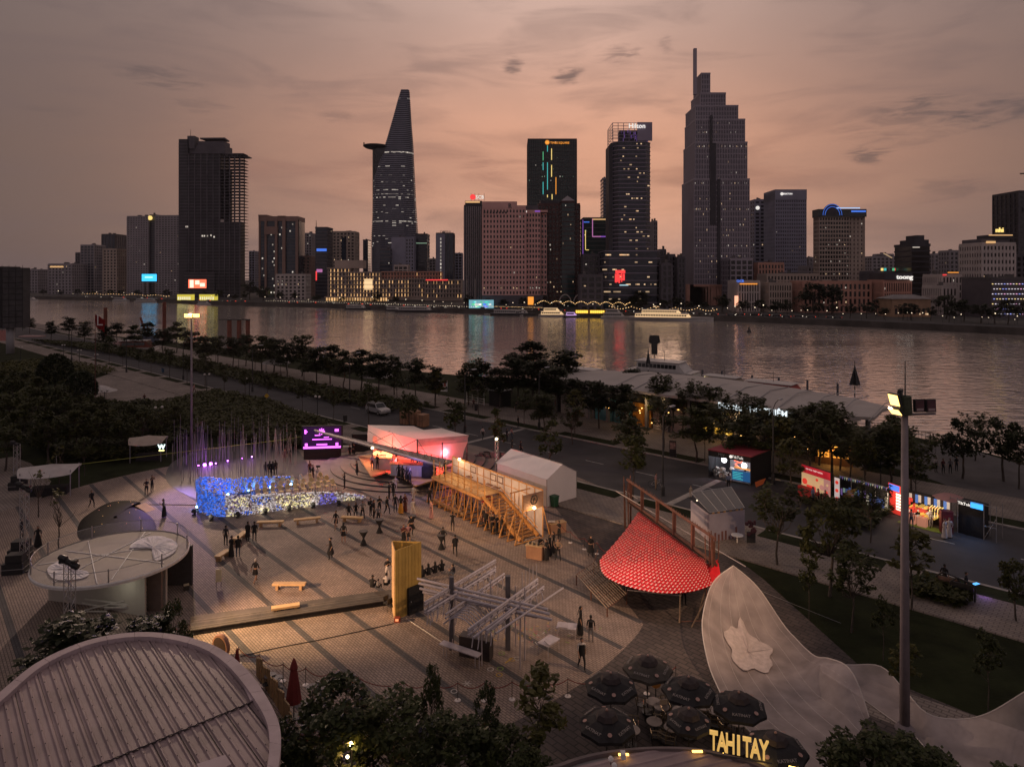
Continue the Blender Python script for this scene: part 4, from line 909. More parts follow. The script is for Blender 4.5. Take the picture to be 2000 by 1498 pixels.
LM=[(130,'the far left blocks'),(300,'the wide apartment tower'),(440,'the unfinished tower'),(600,'the brown stone tower'),(760,'the floodlit hotel'),(905,'the curved skyscraper'),(1050,'the pink hotel'),(1160,'the red granite tower'),(1300,'the banded hotel tower'),(1430,'the stepped skyscraper'),(1560,'the columned bank'),(1690,'the salmon customs houses'),(1800,'the yellow villa'),(9999,'the dotted showroom')]
LC={}
def far_label(what,px):
 n=[b for a,b in LM if px<a][0];k=(what,n);LC[k]=LC.get(k,-1)+1;return '%s below %s, %s there'%(what,n,ordn(LC[k]))
for i in range(66):
 px=-10+i*31+RU(-9,9)
 if 640<px<905 and RR()<.55:continue
 Y=farY(px)+24+RU(0,8);h=RU(6,10)*(1.25 if 1180<px<1330 or px>1840 else 1)
 tree('quay_tree',far_label('dark roadside tree on the far quay',px),((px-1000)/F*Y,Y),h,'broad','trees along the far quay',RU(.9,1.3))
for px,py,Y,h,lb in((1590,520,400,19,'tall spreading tree before the salmon customs houses'),(1625,530,396,17,'dense tree beside the tallest spreading tree on the quay'),(1848,560,352,13,'big round tree right of the small yellow villa'),(1712,575,385,9,'small upright tree before the salmon corner house'),(1410,565,415,11,'tree left of the white columned bank'),(488,545,640,17,'big dark tree mass right of the red billboard'),(515,555,625,13,'rounded tree beside the big dark tree mass'),(735,575,560,10,'dark tree before the floodlit hotel'),(1250,560,440,13,'round trees at the foot of the banded hotel tower'),(1515,590,380,8,'round tree before the pinkish quay house')):
 tree('quay_tree',lb,((px-1000)/F*Y,Y),h,'broad',None,1.15)
k=0
river=[(58,652,6),(100,668,7),(135,664,8),(165,672,7),(205,690,8),(228,672,7),(262,690,8),(288,680,8),(318,700,8),(345,690,9),(372,706,8),(402,722,8),(425,712,7),(455,724,8),(480,716,8),(512,736,9),(535,728,8),(560,742,8),(590,736,9),(618,756,8),(645,750,8),(672,768,8),(705,762,8),(738,775,8),(770,772,7),(812,790,8),(850,795,7),(915,792,7)]
for px,py,h in river:
 tree('riverside_tree','dark layered tree in the riverside row, %s from the open bank at left'%ordn(k),P(px,py),h,'layered' if k%3 else 'layeredm','layered trees along the riverside',RU(.85,1.15));k+=1
k=0
for px,py,h in[(940,790,9),(975,798,8),(1012,800,10),(1050,806,10),(1085,812,9),(1040,775,12),(1105,790,11),(1128,830,8),(1170,838,8),(1215,845,8),(1000,770,9),(1235,800,8)]:
 tree('riverside_tree','tall layered tree by the ferry terminal, %s of the clump left of its sign'%ordn(k),P(px,py),h*.86,'layered','tall layered trees by the ferry terminal',1.1);k+=1
k=0
for px,py,h in[(1062,845,6.5),(1118,868,6),(1232,905,6.5),(1296,880,8),(1360,905,8),(1410,890,7.5),(1455,925,8),(1490,905,8),(1530,930,8),(1580,940,8),(1625,930,8.5),(1660,955,8),(1560,890,7),(1690,930,7),(1740,955,8),(1780,975,8),(1290,838,9),(1335,850,9),(1385,858,8.5),(1430,872,9),(1475,880,8),(1545,895,7.2),(1600,910,9),(1640,920,9)]:
 tree('terminal_tree','leafy tree in front of the ferry terminal wall, %s from its left end'%ordn(k),P(px,py),h*.82,'sparse' if k%2 else 'layeredm','trees in front of the ferry terminal',1.1);k+=1
k=0
for t in range(-190,-34,9):
 p=RD(t+RU(-1.5,1.5),57.3)
 tree('street_tree','slender young street tree on the near verge, %s from the far end'%ordn(k),p,RU(5.0,7.0),'young','slender street trees on the near verge',RU(.85,1.2));k+=1
k=0
for t in range(-178,-10,10):
 p=RD(t+RU(-2,2),74.8)
 tree('street_tree','young street tree on the river side verge, %s from the far end'%ordn(k),p,RU(4.8,6.8),'young' if k%3 else 'youngo','street trees on the river side verge',RU(.85,1.2));k+=1
for px,py,h,kd,w,lb in((1545,968,5.5,'youngo',1.25,'bright olive tree hiding the left end of the red stall'),(1518,1105,6.2,'sparse',1.05,'twisted dark tree right of the grey roofed booth'),(1620,1165,6.6,'broadm',.7,'reddish bushy tree on the verge left of the right mast'),(1662,1235,5.6,'sparse',.85,'thin tree on the lawn left of the right mast'),(1700,1060,5.2,'sparse',.9,'dark tree before the bright shop stalls'),(1780,1190,5.4,'youngo',1.2,'bushy tree directly behind the right mast'),(1690,960,5.5,'broadm',.6,'dark tree screening the blue stall row'),(1880,935,6.5,'broad',.8,'spreading tree on the promenade at right'),(1960,940,7.0,'broad',.8,'broad dark tree at the right edge of the promenade'),(1905,900,6,'sparse',1.0,'layered tree against the water at right'),(1990,955,6,'broad',.7,'tree cut by the right edge above the road'),(1745,925,6.5,'layeredm',1,'layered tree behind the mast head'),(1700,870,3.4,'bare',1,'bare tree strung with small bulbs by the terminal end'),(1765,1375,3.2,'youngo',1.1,'small sapling at the foot of the right mast'),(1930,1395,4,'young',.8,'thin young tree on the lawn at lower right'),(1725,1290,3.5,'young',.8,'sapling on the lawn left of the right mast'),(1580,1210,4,'young',.8,'stick thin staked tree on the lawn'),(1985,1215,4,'broadm',.7,'shrubby tree at the right edge below the pavement')):
 tree('park_tree',lb,P(px,py),h,kd,None,w)
for px,py,h,lb in((108,765,7.2,'big clipped topiary dome, the taller and farther of two'),(158,790,5.8,'lower clipped topiary dome beside the open square')):
 tree('topiary_tree',lb,P(px,py),h,'dome',None,.95)
k=0
for px,py,h in[(15,770,5),(40,790,6),(70,800,5.5),(20,815,6),(60,825,5.5),(100,820,5),(140,835,5),(25,850,6),(75,860,6),(120,865,6),(165,855,5),(200,850,4.5),(230,865,5),(40,895,6),(95,905,6),(150,895,6),(195,890,5.5),(240,890,5),(280,870,4.5),(310,860,4),(10,920,5),(340,845,4),(120,800,4),(250,835,3.8),(185,820,4)]:
 tree('park_tree','bushy park tree at left, %s of the dense dark grove'%ordn(k),P(px,py),h,'broadm','grove of bushy trees in the left park',1.0);k+=1
for px,py,h,kd,lb in((115,960,4.6,'bare','bare tree beside the white tent at left'),(75,1010,4.4,'bare','thin bare tree left of the dark mound'),(115,1075,4.8,'bare','leafless tree behind the round canopy'),(165,930,4.2,'young','small tree beside the white tent corner')):
 tree('park_tree',lb,P(px,py),h,kd)
for x,y,h,kd,w,lb in((-9.4,28.6,3.4,'thicket',.95,'low leafy tree against the dome roof coping at the bottom edge'),(-7.4,29.6,4.5,'thicket',1.25,'dense dark tree hiding a bright lamp at the bottom edge'),(-5.0,29.0,4.2,'thicket',1.3,'dense tree right of the lamp tree at the bottom edge'),(-3.6,30.4,4.75,'thicket',.30,'narrow upright leafy stem before the rope barrier'),(-2.6,28.6,3.7,'thicket',1.3,'dark tree in the middle of the bottom edge'),(-1.1,29.8,4.2,'thicket',.42,'leaning leafy stem left of the green tree by the parasols'),(.0,28.3,3.2,'thicket',1.2,'low dark tree beside the green tree at the bottom edge'),(1.15,29.9,4.75,'youngo',1.15,'green leafy tree left of the black parasols'),(14.2,27.0,3.9,'thicket',1.2,'reddish dark tree at the foot of the net sculpture'),(16.2,27.6,3.4,'thicket',1.3,'dense tree below the foot of the right mast'),(19.4,26.0,3.0,'thicket',1.5,'bushy tree at lower right over the white net'),(22.3,27.0,2.6,'frond',.8,'feathery branches at the lower right corner'),(-18.7,37.6,4.1,'thicket',.55,'leafy tree between the round canopy and the boardwalk')):
 tree('foreground_tree',lb,(x,y),h,kd,None,w,2)
t=tree('foreground_tree','flat spreading dark tree hanging over the coping of the big dome roof',(-22.6,35.3),4.4,'layered',None,1.5)
tree('foreground_tree','low dark branches drooping onto the far coping of the dome roof',(-19.4,36.2),3.9,'layered',None,1.3)
t=tree('foreground_tree','dark branches entering at the left edge above the dome roof',(-29.0,35.5),4.6,'layered',None,1.2)
def bed(name,poly_px,n,hgt,m_,size=.3,seed=3,kind=ST):
 rng=random.Random(seed);mb=MB();pts=[P(*q)for q in poly_px]
 xs=[p[0]for p in pts];ys=[p[1]for p in pts]
 def inside(x,y):
  c=False;j=len(pts)-1
  for i in range(len(pts)):
   if(pts[i][1]>y)!=(pts[j][1]>y)and x<(pts[j][0]-pts[i][0])*(y-pts[i][1])/(pts[j][1]-pts[i][1])+pts[i][0]:c=not c
   j=i
  return c
 k=0
 from mathutils import noise as NS
 while k<n:
  x,y=rng.uniform(min(xs),max(xs)),rng.uniform(min(ys),max(ys))
  if not inside(x,y):continue
  hh=hgt*(.55+.65*(NS.noise(Vector((x*.35,y*.35,seed)))*.5+.5));k+=1
  for _ in range(3):leaf(mb,(x+rng.uniform(-.2,.2),y+rng.uniform(-.2,.2),hh*rng.uniform(.35,1.0)),size,rng,.45)
 return mb.B(name,m_,kind=kind)
bed('shrub_bed',[(292,800),(420,772),(520,790),(640,835),(660,868),(560,880),(470,868),(390,852),(330,838)],9000,1.5,f_bush,.3,3)
bed('shrub_bed',[(150,800),(290,795),(400,850),(330,880),(250,905),(140,905),(60,880),(70,830)],8000,1.7,f_bush,.32,5)
bed('shrub_bed',[(20,712),(100,704),(215,722),(232,728),(180,738),(60,760),(-40,750),(-60,720)],2600,1.1,f_olive,.35,7)
bed('shrub_bed',[(60,668),(200,690),(420,736),(640,786),(800,812),(840,800),(640,762),(420,715),(200,676)],6500,1.3,f_bush,.38,9)
bed('shrub_bed',[(1640,955),(1760,990),(1700,1040),(1560,985)],1200,.8,f_bush,.26,11)
bed('shrub_bed',[(1780,1140),(1900,1175),(1880,1195),(1770,1165)],700,.9,f_bush,.22,12)
bulb_w=emit('street bulb',(1.0,0.80,0.55),2.2);bulb_g=emit('golden bulb',(1.0,0.60,0.25),2.2)
def quay_lamp_proto():
 t=thing('quay_lamp','small lit street lamp on the far quay','street lamp',(0,0,0),0,'street lamps along the far quay')
 MB().tube((0,0,0),(0,0,6),.12,.08,5).B('post',DM,t);MB().ball((0,0,6.2),.34,6).B('bulb',bulb_w,t);return t
q0=quay_lamp_proto();first=True
for i in range(84):
 px=120+i*22.6+RU(-14,14);Y=farY(px)+RNG.choice([4.5,12,20,26]);loc=((px-1000)/F*Y,Y,0.1)
 lb=far_label('small lit quay lamp',px)
 if first:q0.location=loc;q0['label']=lb;first=False
 else:dup(q0,loc,0,lb,scale=RU(.4,1.0))
def strand(label,px0,px1,dy,z,n,m_,r=.22,sag=0):
 pts=[]
 for i in range(n):
  px=px0+(px1-px0)*i/(n-1);Y=farY(px)+dy;pts.append(((px-1000)/F*Y,Y,z+sag*sin(pi*(i%8)/8)))
 mb=MB()
 for p in pts:mb.ball(p,r*RU(.7,1.2),4)
 t=thing('string_lights',label,'string lights',pts[n//2]);mb.B('bulb',m_,t,wc=1,kind=ST)
 c=MB();[c.tube((a[0],a[1],a[2]+.2),(b[0],b[1],b[2]+.2),.04,n=3)for a,b in zip(pts[:-1],pts[1:])];c.B('cable',DM,t,wc=1)
strand('row of small white lights along the quay before the floodlit hotel',520,930,1.0,2.0,90,bulb_w,.2)
strand('golden string lights over the ferry pier below the dark red tower',1050,1230,5,5.0,60,bulb_g,.28,1.6)
strand('loose warm lights among the pier trees right of the yellow sign',1190,1400,9,4.0,40,bulb_g,.25,-1.5)
strand('row of lamps over the left quay car park',160,330,12,3.0,34,bulb_g,.35,1)
strand('thin warm light line along the quay under the pink hotel',930,1060,3,2.4,50,bulb_g,.18)
car_paint=mat('dark car paint',(0.05,0.05,0.055),0.3,0.1,2,spec=.6,obj=.6);tyre=mat('tyre rubber',(0.012,0.012,0.012),.9);tail=emit('tail light',(1,.06,.03),2.5);head=emit('head light',(1,.88,.7),2.5)
def quay_car():
 t=thing('quay_car','small dark car with lights on along the far quay road','car',(0,0,0),0,'cars along the far quay')
 b=MB().prism([(-2.1,-.8),(2.1,-.8),(2.1,.8),(-2.1,.8)],.35,.85);b.add([(-1.5,-.75,.85),(1.2,-.75,.85),(1.2,.75,.85),(-1.5,.75,.85),(-1.1,-.62,1.4),(.5,-.62,1.4),(.5,.62,1.4),(-1.1,.62,1.4)],[(4,5,6,7),(0,1,5,4),(1,2,6,5),(2,3,7,6),(3,0,4,7)]);b.B('body',car_paint,t)
 for x in(-1.3,1.3):
  for y in(-.8,.8):MB().tube((x,y-.1,.33),(x,y+.1,.33),.33,n=8).B('wheel',tyre,t)
 MB().box(-2.16,-2.1,-.7,.7,.6,.78).B('tail_light',tail,t);
 for y in(-.6,.6):MB().ball((2.13,y,.62),.16,6).B('headlight',head,t)
 return t
c0=quay_car()
for i in range(60):
 px=560+i*24+RU(-9,9)if i<46 else 170+(i-46)*24+RU(-8,8);Y=farY(px)+10+RNG.choice([0,4,8]);a=-.55 if px>600 else-.25
 loc=((px-1000)/F*Y,Y,.06);rz=a+RNG.choice([0,pi])+RU(-.1,.1)
 lb=far_label('small dark car with lights on',px)
 if i==0:c0.location=loc;c0.rotation_euler=(0,0,rz);c0['label']=lb
 else:dup(c0,loc,rz,lb)
hull_w=mat('white boat hull',(.52,.50,.49),.4,.08,.6);hull_d=mat('dark boat hull',(.05,.05,.06),.5,.2,.6);boat_glass=glassy('boat glass',(.015,.018,.022),.1)
def boat(label,loc,L,rz,hull=hull_w,decks=1,lit=None,cat='boat',name='river_boat',cover=None):
 t=thing(name,label,cat,loc,rz);w=L*.13+.7;z=.9+L*.02
 st=[(-.5,.85),(-.2,1),(.2,.95),(.4,.6),(.5,.05)]
 rows=[[(x*L,-w*k*.75,-.3),(x*L,-w*k,z*(1+.25*max(0,x))),(x*L,w*k,z*(1+.25*max(0,x))),(x*L,w*k*.75,-.3)]for x,k in st]
 m=MB().grid(rows);m.poly(rows[0]);m.B('hull',hull,t)
 for d in range(decks):
  x0,x1=-L*(.42-.08*d),L*(.22-.12*d);zz=z+d*2.1;k=.8-.1*d
  c=MB();c.add([(x0,-w*k,zz),(x1+.8,-w*k,zz),(x1+.8,w*k,zz),(x0,w*k,zz),(x0+.3,-w*k*.92,zz+1.9),(x1-.9,-w*k*.92,zz+1.9),(x1-.9,w*k*.92,zz+1.9),(x0+.3,w*k*.92,zz+1.9)],[(4,5,6,7),(0,1,5,4),(1,2,6,5),(2,3,7,6),(3,0,4,7)]);c.B('cabin',cover if(cover and d==decks-1)else hull_w if not lit else lit,t)
  g=MB();n=max(3,int(L/2.2))
  for i in range(n):
   xa=x0+.5+(x1-x0-1.6)*i/n;
   for sgn in(-1,1):y=sgn*w*k*.985;g.add([(xa,y,zz+.65),(xa+(x1-x0)/n*.75,y,zz+.65),(xa+(x1-x0)/n*.75,y*.965,zz+1.5),(xa,y*.965,zz+1.5)],[(0,1,2,3)])
  g.B('window',boat_glass,t,kind=ST)
  MB().box(x0-.4,x1-.5,-w*k,w*k,zz+1.9,zz+2.05).B('deck_roof',hull_w,t)
 MB().tube((-L*.1,0,z+decks*2.1),(-L*.1,0,z+decks*2.1+2.2),.06,.03).B('mast',DM,t)
 return t
def far_boat(label,px,L,rz=None,**k):
 Y=farY(px)-6;return boat(label,((px-1000)/F*Y,Y,-2.5),L,-.5 if rz is None else rz,**k)
gold_cabin=emit('lit boat cabin',(1,.66,.35),.8);viol_cabin=emit('violet boat cabin',(.75,.45,.95),.7)
far_boat('white motor launch moored at the far left of the quay',238,16,.1);far_boat('low white ferry moored left of the red billboard',292,26,0.05)
boat('small launch crossing at the far left water edge',((60-1000)/F*700,700,-2.5),14,.1)
far_boat('moored boat in front of the yellow kiosks',400,12,.1);far_boat('white tour boat with warm cabin below the twin arches',1084,20,-.15,lit=gold_cabin,decks=2);far_boat('violet lit party boat beside the yellow pier sign',1118,9,-.1,lit=viol_cabin)
far_boat('white catamaran ferry right of the yellow pier sign',1204,18,-.15,decks=2);far_boat('small dark launch left of the tour boat',1022,12,-.1,hull=hull_d);far_boat('big restaurant boat with rows of lit windows at the right quay',1310,46,-.3,lit=gold_cabin,decks=2);far_boat('long low excursion boat left of the pier',1005,30,-.25,hull=hull_d)
far_boat('dark barge moored before the quay hotel',820,34,-.2,hull=hull_d);far_boat('small workboat by the dark barge',770,12,-.2,hull=hull_d);far_boat('low barge left of the dark barges',700,20,-.15,hull=hull_d)
Y=farY(1155)-3;t=thing('pier_sign','long yellow lit sign on a floating pier','sign',((1153-1000)/F*Y,Y,-2.5),-.12)
MB().box(-16,16,-1,6,.2,.9).B('pontoon',quay_m,t);m=MB();[m.box(-8.6+i*1.22,-7.6+i*1.22,-.35,-.1,2.6,4.2)for i in range(14)if i not in(6,)];m.B('lettering_panel',emit('pier sign yellow',(1,.62,.08),1.6),t,kind=ST);MB().box(-9.2,9.5,-.1,.2,2.2,4.6).B('board',mat('amber board',(.35,.2,.03)),t);MB().box(10,14.5,-.3,.1,2.4,4.2).B('board',n_green,t);m=MB();[m.box(x-.1,x+.1,0,.2,.9,2.2)for x in(-8,-3,3,8,12)];m.B('post',DM,t)
for i,(px,lb)in enumerate(((985,'floating pontoon with white rail left of the tour boat'),(1330,'long floating pontoon under the restaurant boat'))):
 Y=farY(px)-9;t=thing('pontoon',lb,'pontoon',((px-1000)/F*Y,Y,-2.5),-.35);MB().box(-13,13,-1.5,1.5,.1,.7).B('deck',hull_w,t);m=MB();[m.tube((x,-1.4,.7),(x,-1.4,1.7),.05,n=4)for x in range(-13,14,2)];m.tube((-13,-1.4,1.7),(13,-1.4,1.7),.05,n=4);m.B('rail',GM,t)
Y=245
rust=mat('rust red steel',(.20,.065,.045),.8,.25,.6)
for px,a,b,lb in((206,601,625,'short rusty steel pile above the left trees'),(321,590,622,'tall rusty steel pile left of the lit mast')):
 t=thing('steel_pile',lb,'pile',((px-1000)/F*Y,Y,-3));MB().tube((0,0,0),(0,0,zt(a,Y)+3),.62,n=10).B('shaft',rust,t)
for i,px in enumerate((448,467,484)):
 Y=232;t=thing('jetty_pile',['left','middle','right'][i]+' of three dark piles standing in the river','pile',((px-1000)/F*Y,Y,-4));MB().tube((0,0,0),(0,0,zt(626,Y)+4),.72,n=10).B('shaft',rust,t);MB().lathe([(.8,0),(.8,.4)],10,(0,0,zt(626,Y)+4)).B('cap',DM,t)
Y=233;t=thing('jetty_beam','thin steel beam lying across the river piles','beam',((462-1000)/F*Y,Y,zt(625,Y)));MB().box(-6,4.6,-.25,.25,0,.3).B('beam',DM,t)
boat('orange workboat half hidden behind the left riverside trees',((282-1000)/F*205,205,-2.5),18,.2,hull=rust,decks=2,cover=rust)
t=thing('work_crane','small crane with tilted boom on a barge at left','crane',((292-1000)/F*225,225,-2.5));MB().box(-2.5,2.5,-1.5,1.5,0,5).B('cab',mat('blue grey cab',(.08,.1,.15)),t);MB().beam((-1,0,5),(-3,0,11),.5).B('boom',rust,t)
def marker(label,px,pyb,pyt,Y,w,kind):
 t=thing('channel_marker',label,'channel marker',((px-1000)/F*Y,Y,-2.5));zb,z1=0,zt(pyt,Y)+2.5
 if kind=='tri':
  m=MB()
  for k in range(10):m.tube((0,0,z1*.62*k/10),(0,0,z1*.62*(k+1)/10),.09,n=6,m=k%2)
  m.B('pole',[DM,WP],t);m=MB().add([(-w,-.1,z1*.58),(w,-.1,z1*.58),(0,-.1,z1*.92),(-w,.1,z1*.58),(w,.1,z1*.58),(0,.1,z1*.92)],[(0,1,2),(5,4,3),(0,3,4,1),(1,4,5,2),(2,5,3,0)]);m.add([(-.1,-w,z1*.58),(-.1,w,z1*.58),(-.1,0,z1*.92),(.1,-w,z1*.58),(.1,w,z1*.58),(.1,0,z1*.92)],[(0,1,2),(5,4,3),(0,3,4,1),(1,4,5,2),(2,5,3,0)]);m.tube((0,0,z1*.9),(0,0,z1),.05);m.B('topmark',DM,t)
  MB().lathe([(.9,-.2),(1.0,.5),(.4,.8)],10).B('float',DM,t)
 else:
  MB().tube((0,0,0),(0,0,z1*.5),.12).B('pole',DM,t);m=MB();zz=z1*.48;q=(z1-zz)
  m.prism([(-w*.5,zz),(w*.5,zz),(w*.5,zz+q*.55),(w*.98,zz+q*.62),(w*.8,zz+q),(-w*.8,zz+q),(-w*.98,zz+q*.62),(-w*.5,zz+q*.55)],-.15,.15);o=m.B('topmark',DM,t);o.rotation_euler=(pi/2,0,0)
marker('tall triangular channel marker by the ferry pontoon',1669.5,785,705,118,.95,'tri');marker('smaller triangular marker left of the white yacht',1266,720,676,150,.5,'tri');marker('dark T shaped marker standing in the river',1278,715,655,175,1.5,'t')
t=thing('buoy','tiny dark buoy in the middle of the river','buoy',((1463-1000)/F*300,300,-2.5));MB().lathe([(.8,-.2),(1,.5),(.5,1),(.2,2.4)],8).B('float',DM,t)
for i,(px,py0,py1)in enumerate(((1469,733,757),(1521,737,757),(1577,743,772),(1636,749,778),(1372,722,748),(1410,724,745))):
 Y=F*24.5/(py1+8-HOR);t=thing('mooring_pile','grey mooring pile behind the terminal roof, %s in its row'%ordn(i),'pile',((px-1000)/F*Y,Y,-3.5),0,'mooring piles behind the terminal');MB().tube((0,0,0),(0,0,zt(py0,Y)+3.5),.22,n=8).B('shaft',mat('pile steel',(.10,.10,.12)),t)
t=thing('mooring_pontoon','long low pontoon with a rail behind the terminal','pontoon',(*P(1600,795,-2.2),-2.5),atan2(U[1],U[0]));MB().box(-14,9,-1.4,1.4,.1,.7).B('deck',concrete,t);m=MB();[m.tube((x,1.2,.7),(x,1.2,1.7),.035,n=4)for x in range(-14,10,2)];m.tube((-14,1.2,1.7),(9,1.2,1.7),.035,n=4);m.B('rail',GM,t)
for i,(x,lb)in enumerate(((-4,'red and white lifebuoy left of the other on the pontoon rail'),(4,'lifebuoy nearest the tall triangular marker'))):
 a=Vector(t.location)+Vector((cos(t.rotation_euler[2])*x,sin(t.rotation_euler[2])*x,1.3));r=thing('lifebuoy',lb,'lifebuoy',tuple(a));m=MB();m.path([(.38*cos(k*pi/6),0,.38*sin(k*pi/6))for k in range(13)],.09,5);m.B('ring',mat('faded red',(.4,.08,.06)),r)
y1=boat('white two decked yacht moored at the terminal',(*P(1318,752,-2.2),-2.5),24,atan2(U[1],U[0])+.15,decks=2,name='yacht',cat='yacht')
MB().add([(7.0,-1.5,2.9),(8.2,-1.2,2.0),(8.2,1.2,2.0),(7.0,1.5,2.9)],[(0,1,2,3)]).B('lit_windscreen',emit('yacht windscreen',(1,.8,.4),1.3),y1)
boat('small white water bus with red roof trim moored behind the roof',(*P(1525,776,-2.2),-2.5),15,atan2(U[1],U[0]),cover=mat('boat red',(.35,.06,.05)))
boat('low boat with deck lights beside the white yacht',(*P(1425,762,-2.2),-2.5),12,atan2(U[1],U[0]),lit=mat('dim cabin',(.3,.25,.2)))
boat('pale covered sampan by the left bank of trees',(*P(1150,745,-2.2),-2.5),14,atan2(U[1],U[0]))
tt=thing('ferry_terminal','long low ferry terminal with a thin pale curved roof and lit name','ferry terminal',(*RD(-48,86),0))
roof_pale=mat('pale roof sheet',(.42,.38,.36),.7,.08,.2)
def RT(t,s,z):a=RD(t,s);return(a[0],a[1],z)
top=[(-76,86.5,97,4.0,4.6),(-70,85.5,98,5.0,5.6),(-60,85,98.5,5.4,6.2),(-48,84.5,98.5,5.5,6.4),(-36,84.5,98,5.5,6.2),(-28,85,97,5.5,5.9),(-23,87,94,5.6,5.8)]
m=MB();rows=[[RT(t,a,za),RT(t,(a+b)/2,zb+.25),RT(t,b,zb)]for t,a,b,za,zb in top];low_=[[(x,y,z-.35)for x,y,z in r_]for r_ in rows]
m.grid(rows);m.grid(low_);
for q in(0,2):
 for i in range(len(rows)-1):m.add([rows[i][q],rows[i+1][q],low_[i+1][q],low_[i][q]],[(0,1,2,3)])
for i in(0,-1):m.add([rows[i][0],rows[i][1],rows[i][2],low_[i][2],low_[i][1],low_[i][0]],[(0,1,2,3,4,5)])
m.B('roof',roof_pale,tt,wc=1)
m=MB()
for i,t in enumerate([-58+3.5*k for k in range(11)]):
 a=[RT(t,84.7,5.52),RT(t,91.5,6.6),RT(t,98,6.25)];m.path(a,.06,4)
m.B('roof_seam',GM,tt,wc=1,kind=ST)
wall_c=mat('terminal wall',(.34,.30,.26),.8,.15,.3)
MB().prism([RD(-70,86.6),RD(-30,86.6),RD(-30,94),RD(-70,94)],0,5.2).B('wall',glassy('terminal glass',(.03,.03,.03),.2),tt,wc=1)
for i in range(12):
 t=-69+3.4*i;mt=wall_c
 if i in(2,3):mt=mat('mural turquoise',(.10,.30,.32),.8,.3,.8)
 if i in(4,):mt=mat('mural orange',(.50,.22,.03),.8,.3,1.2)
 MB().prism([RD(t,86.2),RD(t+3.1,86.2),RD(t+3.1,86.55),RD(t,86.55)],0,3.4 if i not in(7,8)else 1.0).B('wall_panel',mt,tt,wc=1)
for i in range(13):MB().prism([RD(-70+3.4*i,85.6),RD(-69.6+3.4*i,85.6),RD(-69.6+3.4*i,86.1),RD(-70+3.4*i,86.1)],0,5.3).B('column',mat('terminal column',(.2,.2,.2)),tt,wc=1)
MB().tube(RT(-24.5,90,0),RT(-24.5,90,5.4),.3,n=8).B('column',mat('terminal column',(.2,.2,.2)),tt,wc=1)
MB().prism([RD(-44,86.0),RD(-40,86.0),RD(-40,86.3),RD(-44,86.3)],.9,1.6).B('counter',emit('amber counter',(.9,.5,.06),.55),tt,wc=1)
m=MB();rng=random.Random(5)
for _ in range(34):t=rng.uniform(-60,-27);p=RT(t,85.3+rng.uniform(-1.2,.6),rng.choice([1.2,2.4,3.0,3.4]));m.ball(p,.10,4)
m.B('small_lamp',emit('amber small lamp',(1,.55,.15),4),tt,wc=1,kind=ST)
ang=atan2(U[1],U[0])
text('Bến tàu THỦ THIÊM',emit('terminal sign white',(.85,.95,1),1.1),tt,RT(-36.5,84.2,5.1),1.05,(pi/2,0,ang),.03,.01,wc=1)
lamp('terminal_glow','POINT',RT(-52,84.5,3.8),160,(1,.62,.3),tt,size=.4);lamp('terminal_glow','POINT',RT(-40,84.5,3.6),160,(1,.62,.3),tt,size=.4)
bf=thing('rail_frame','dark metal rail frame before the terminal wall','railing',(0,0,0),ang,'rail frames before the terminal');m=MB();m.tube((-1,0,0),(-1,0,.9),.03,n=4);m.tube((1,0,0),(1,0,.9),.03,n=4);m.tube((-1,0,.9),(1,0,.9),.03,n=4);m.tube((-1,0,.5),(1,0,.5),.03,n=4);m.B('frame',GM,bf)
for i in range(9):
 p=(*RD(-50+3.2*i,84.6),0.02)
 lb='dark metal rail frame before the terminal wall, %s from its left end'%ordn(i)
 if i==0:bf.location=p;bf['label']=lb
 else:dup(bf,p,ang,lb)
fl_lens=emit('floodlight lens',(1.0,0.60,0.16),3.6)
mast_m=mat('galvanised mast',(.23,.195,.215),.55,.12,1.5,metal=.1)
def mast(label,base_px,ztop,r0,lens_n,loc=None):
 x,y=P(*base_px);t=thing('floodlight_mast',label,'floodlight',(x,y,0))
 MB().tube((0,0,0),(0,0,ztop),r0,r0*.62,n=14).B('pole',mast_m,t,smooth=1);MB().lathe([(r0*1.9,0),(r0*1.9,.08),(r0*1.2,.3)],12).B('base_plate',mast_m,t)
 return t
lm_=mast('tall pale floodlight mast at left with a dazzling yellow lamp head',(374,888),17.0,.16,6);Xm,Ym=lm_.location.x,lm_.location.y
m=MB();m.path([(.55*cos(a),.55*sin(a),16.9)for a in[pi*k/8 for k in range(17)]],.05,5);m.beam((-.55,0,16.9),(.55,0,16.9),.08);m.B('head_ring',DM,lm_)
for i,(x,y)in enumerate(((-.55,-.15),(-.2,-.5),(.2,-.5),(.55,-.15),(.75,-.3),(.95,-.2))):
 h=MB().obox((x,y),(1,0),.36,.26,16.95,17.4).B('lamp_head',DM,lm_);o=MB().obox((x,y-.16),(1,0),.36,.06,16.96,17.40).B('lens',fl_lens,h)
lamp('mast_beam','SPOT',(Xm,Ym-.5,17.3),120000,(1,.70,.50),lm_,(-14,58,0),.4,100,.8)
rm_=mast('massive pale floodlight mast at right with lit and unlit lamp heads',(1767,1425),15.9,.235,3);Xr,Yr=rm_.location.x,rm_.location.y
m=MB();m.tube((0,0,15.3),(0,0,16.2),.34,.30,n=10);m.B('head_hub',mat('mossy hub',(.07,.08,.05),.9,.3,6),rm_)
MB().tube((0.02,0,16.2),(0.02,0,17.9),.035,.02,n=5).B('lightning_rod',DM,rm_)
def head_(name,c,d,w,h,th,lens):
 """flood lamp housing facing along d"""
 q=Vector(d).normalized().to_track_quat('-Y','Z');m=MB().box(-w/2,w/2,-th/2,th/2,-h/2,h/2)
 o=m.B(name,DM,rm_,loc=c);o.rotation_mode='QUATERNION';o.rotation_quaternion=q
 g=MB().box(-w*.44,w*.44,-th/2-.02,-th/2+.01,-h*.44,h*.44).B('lens',lens,o)
 return o
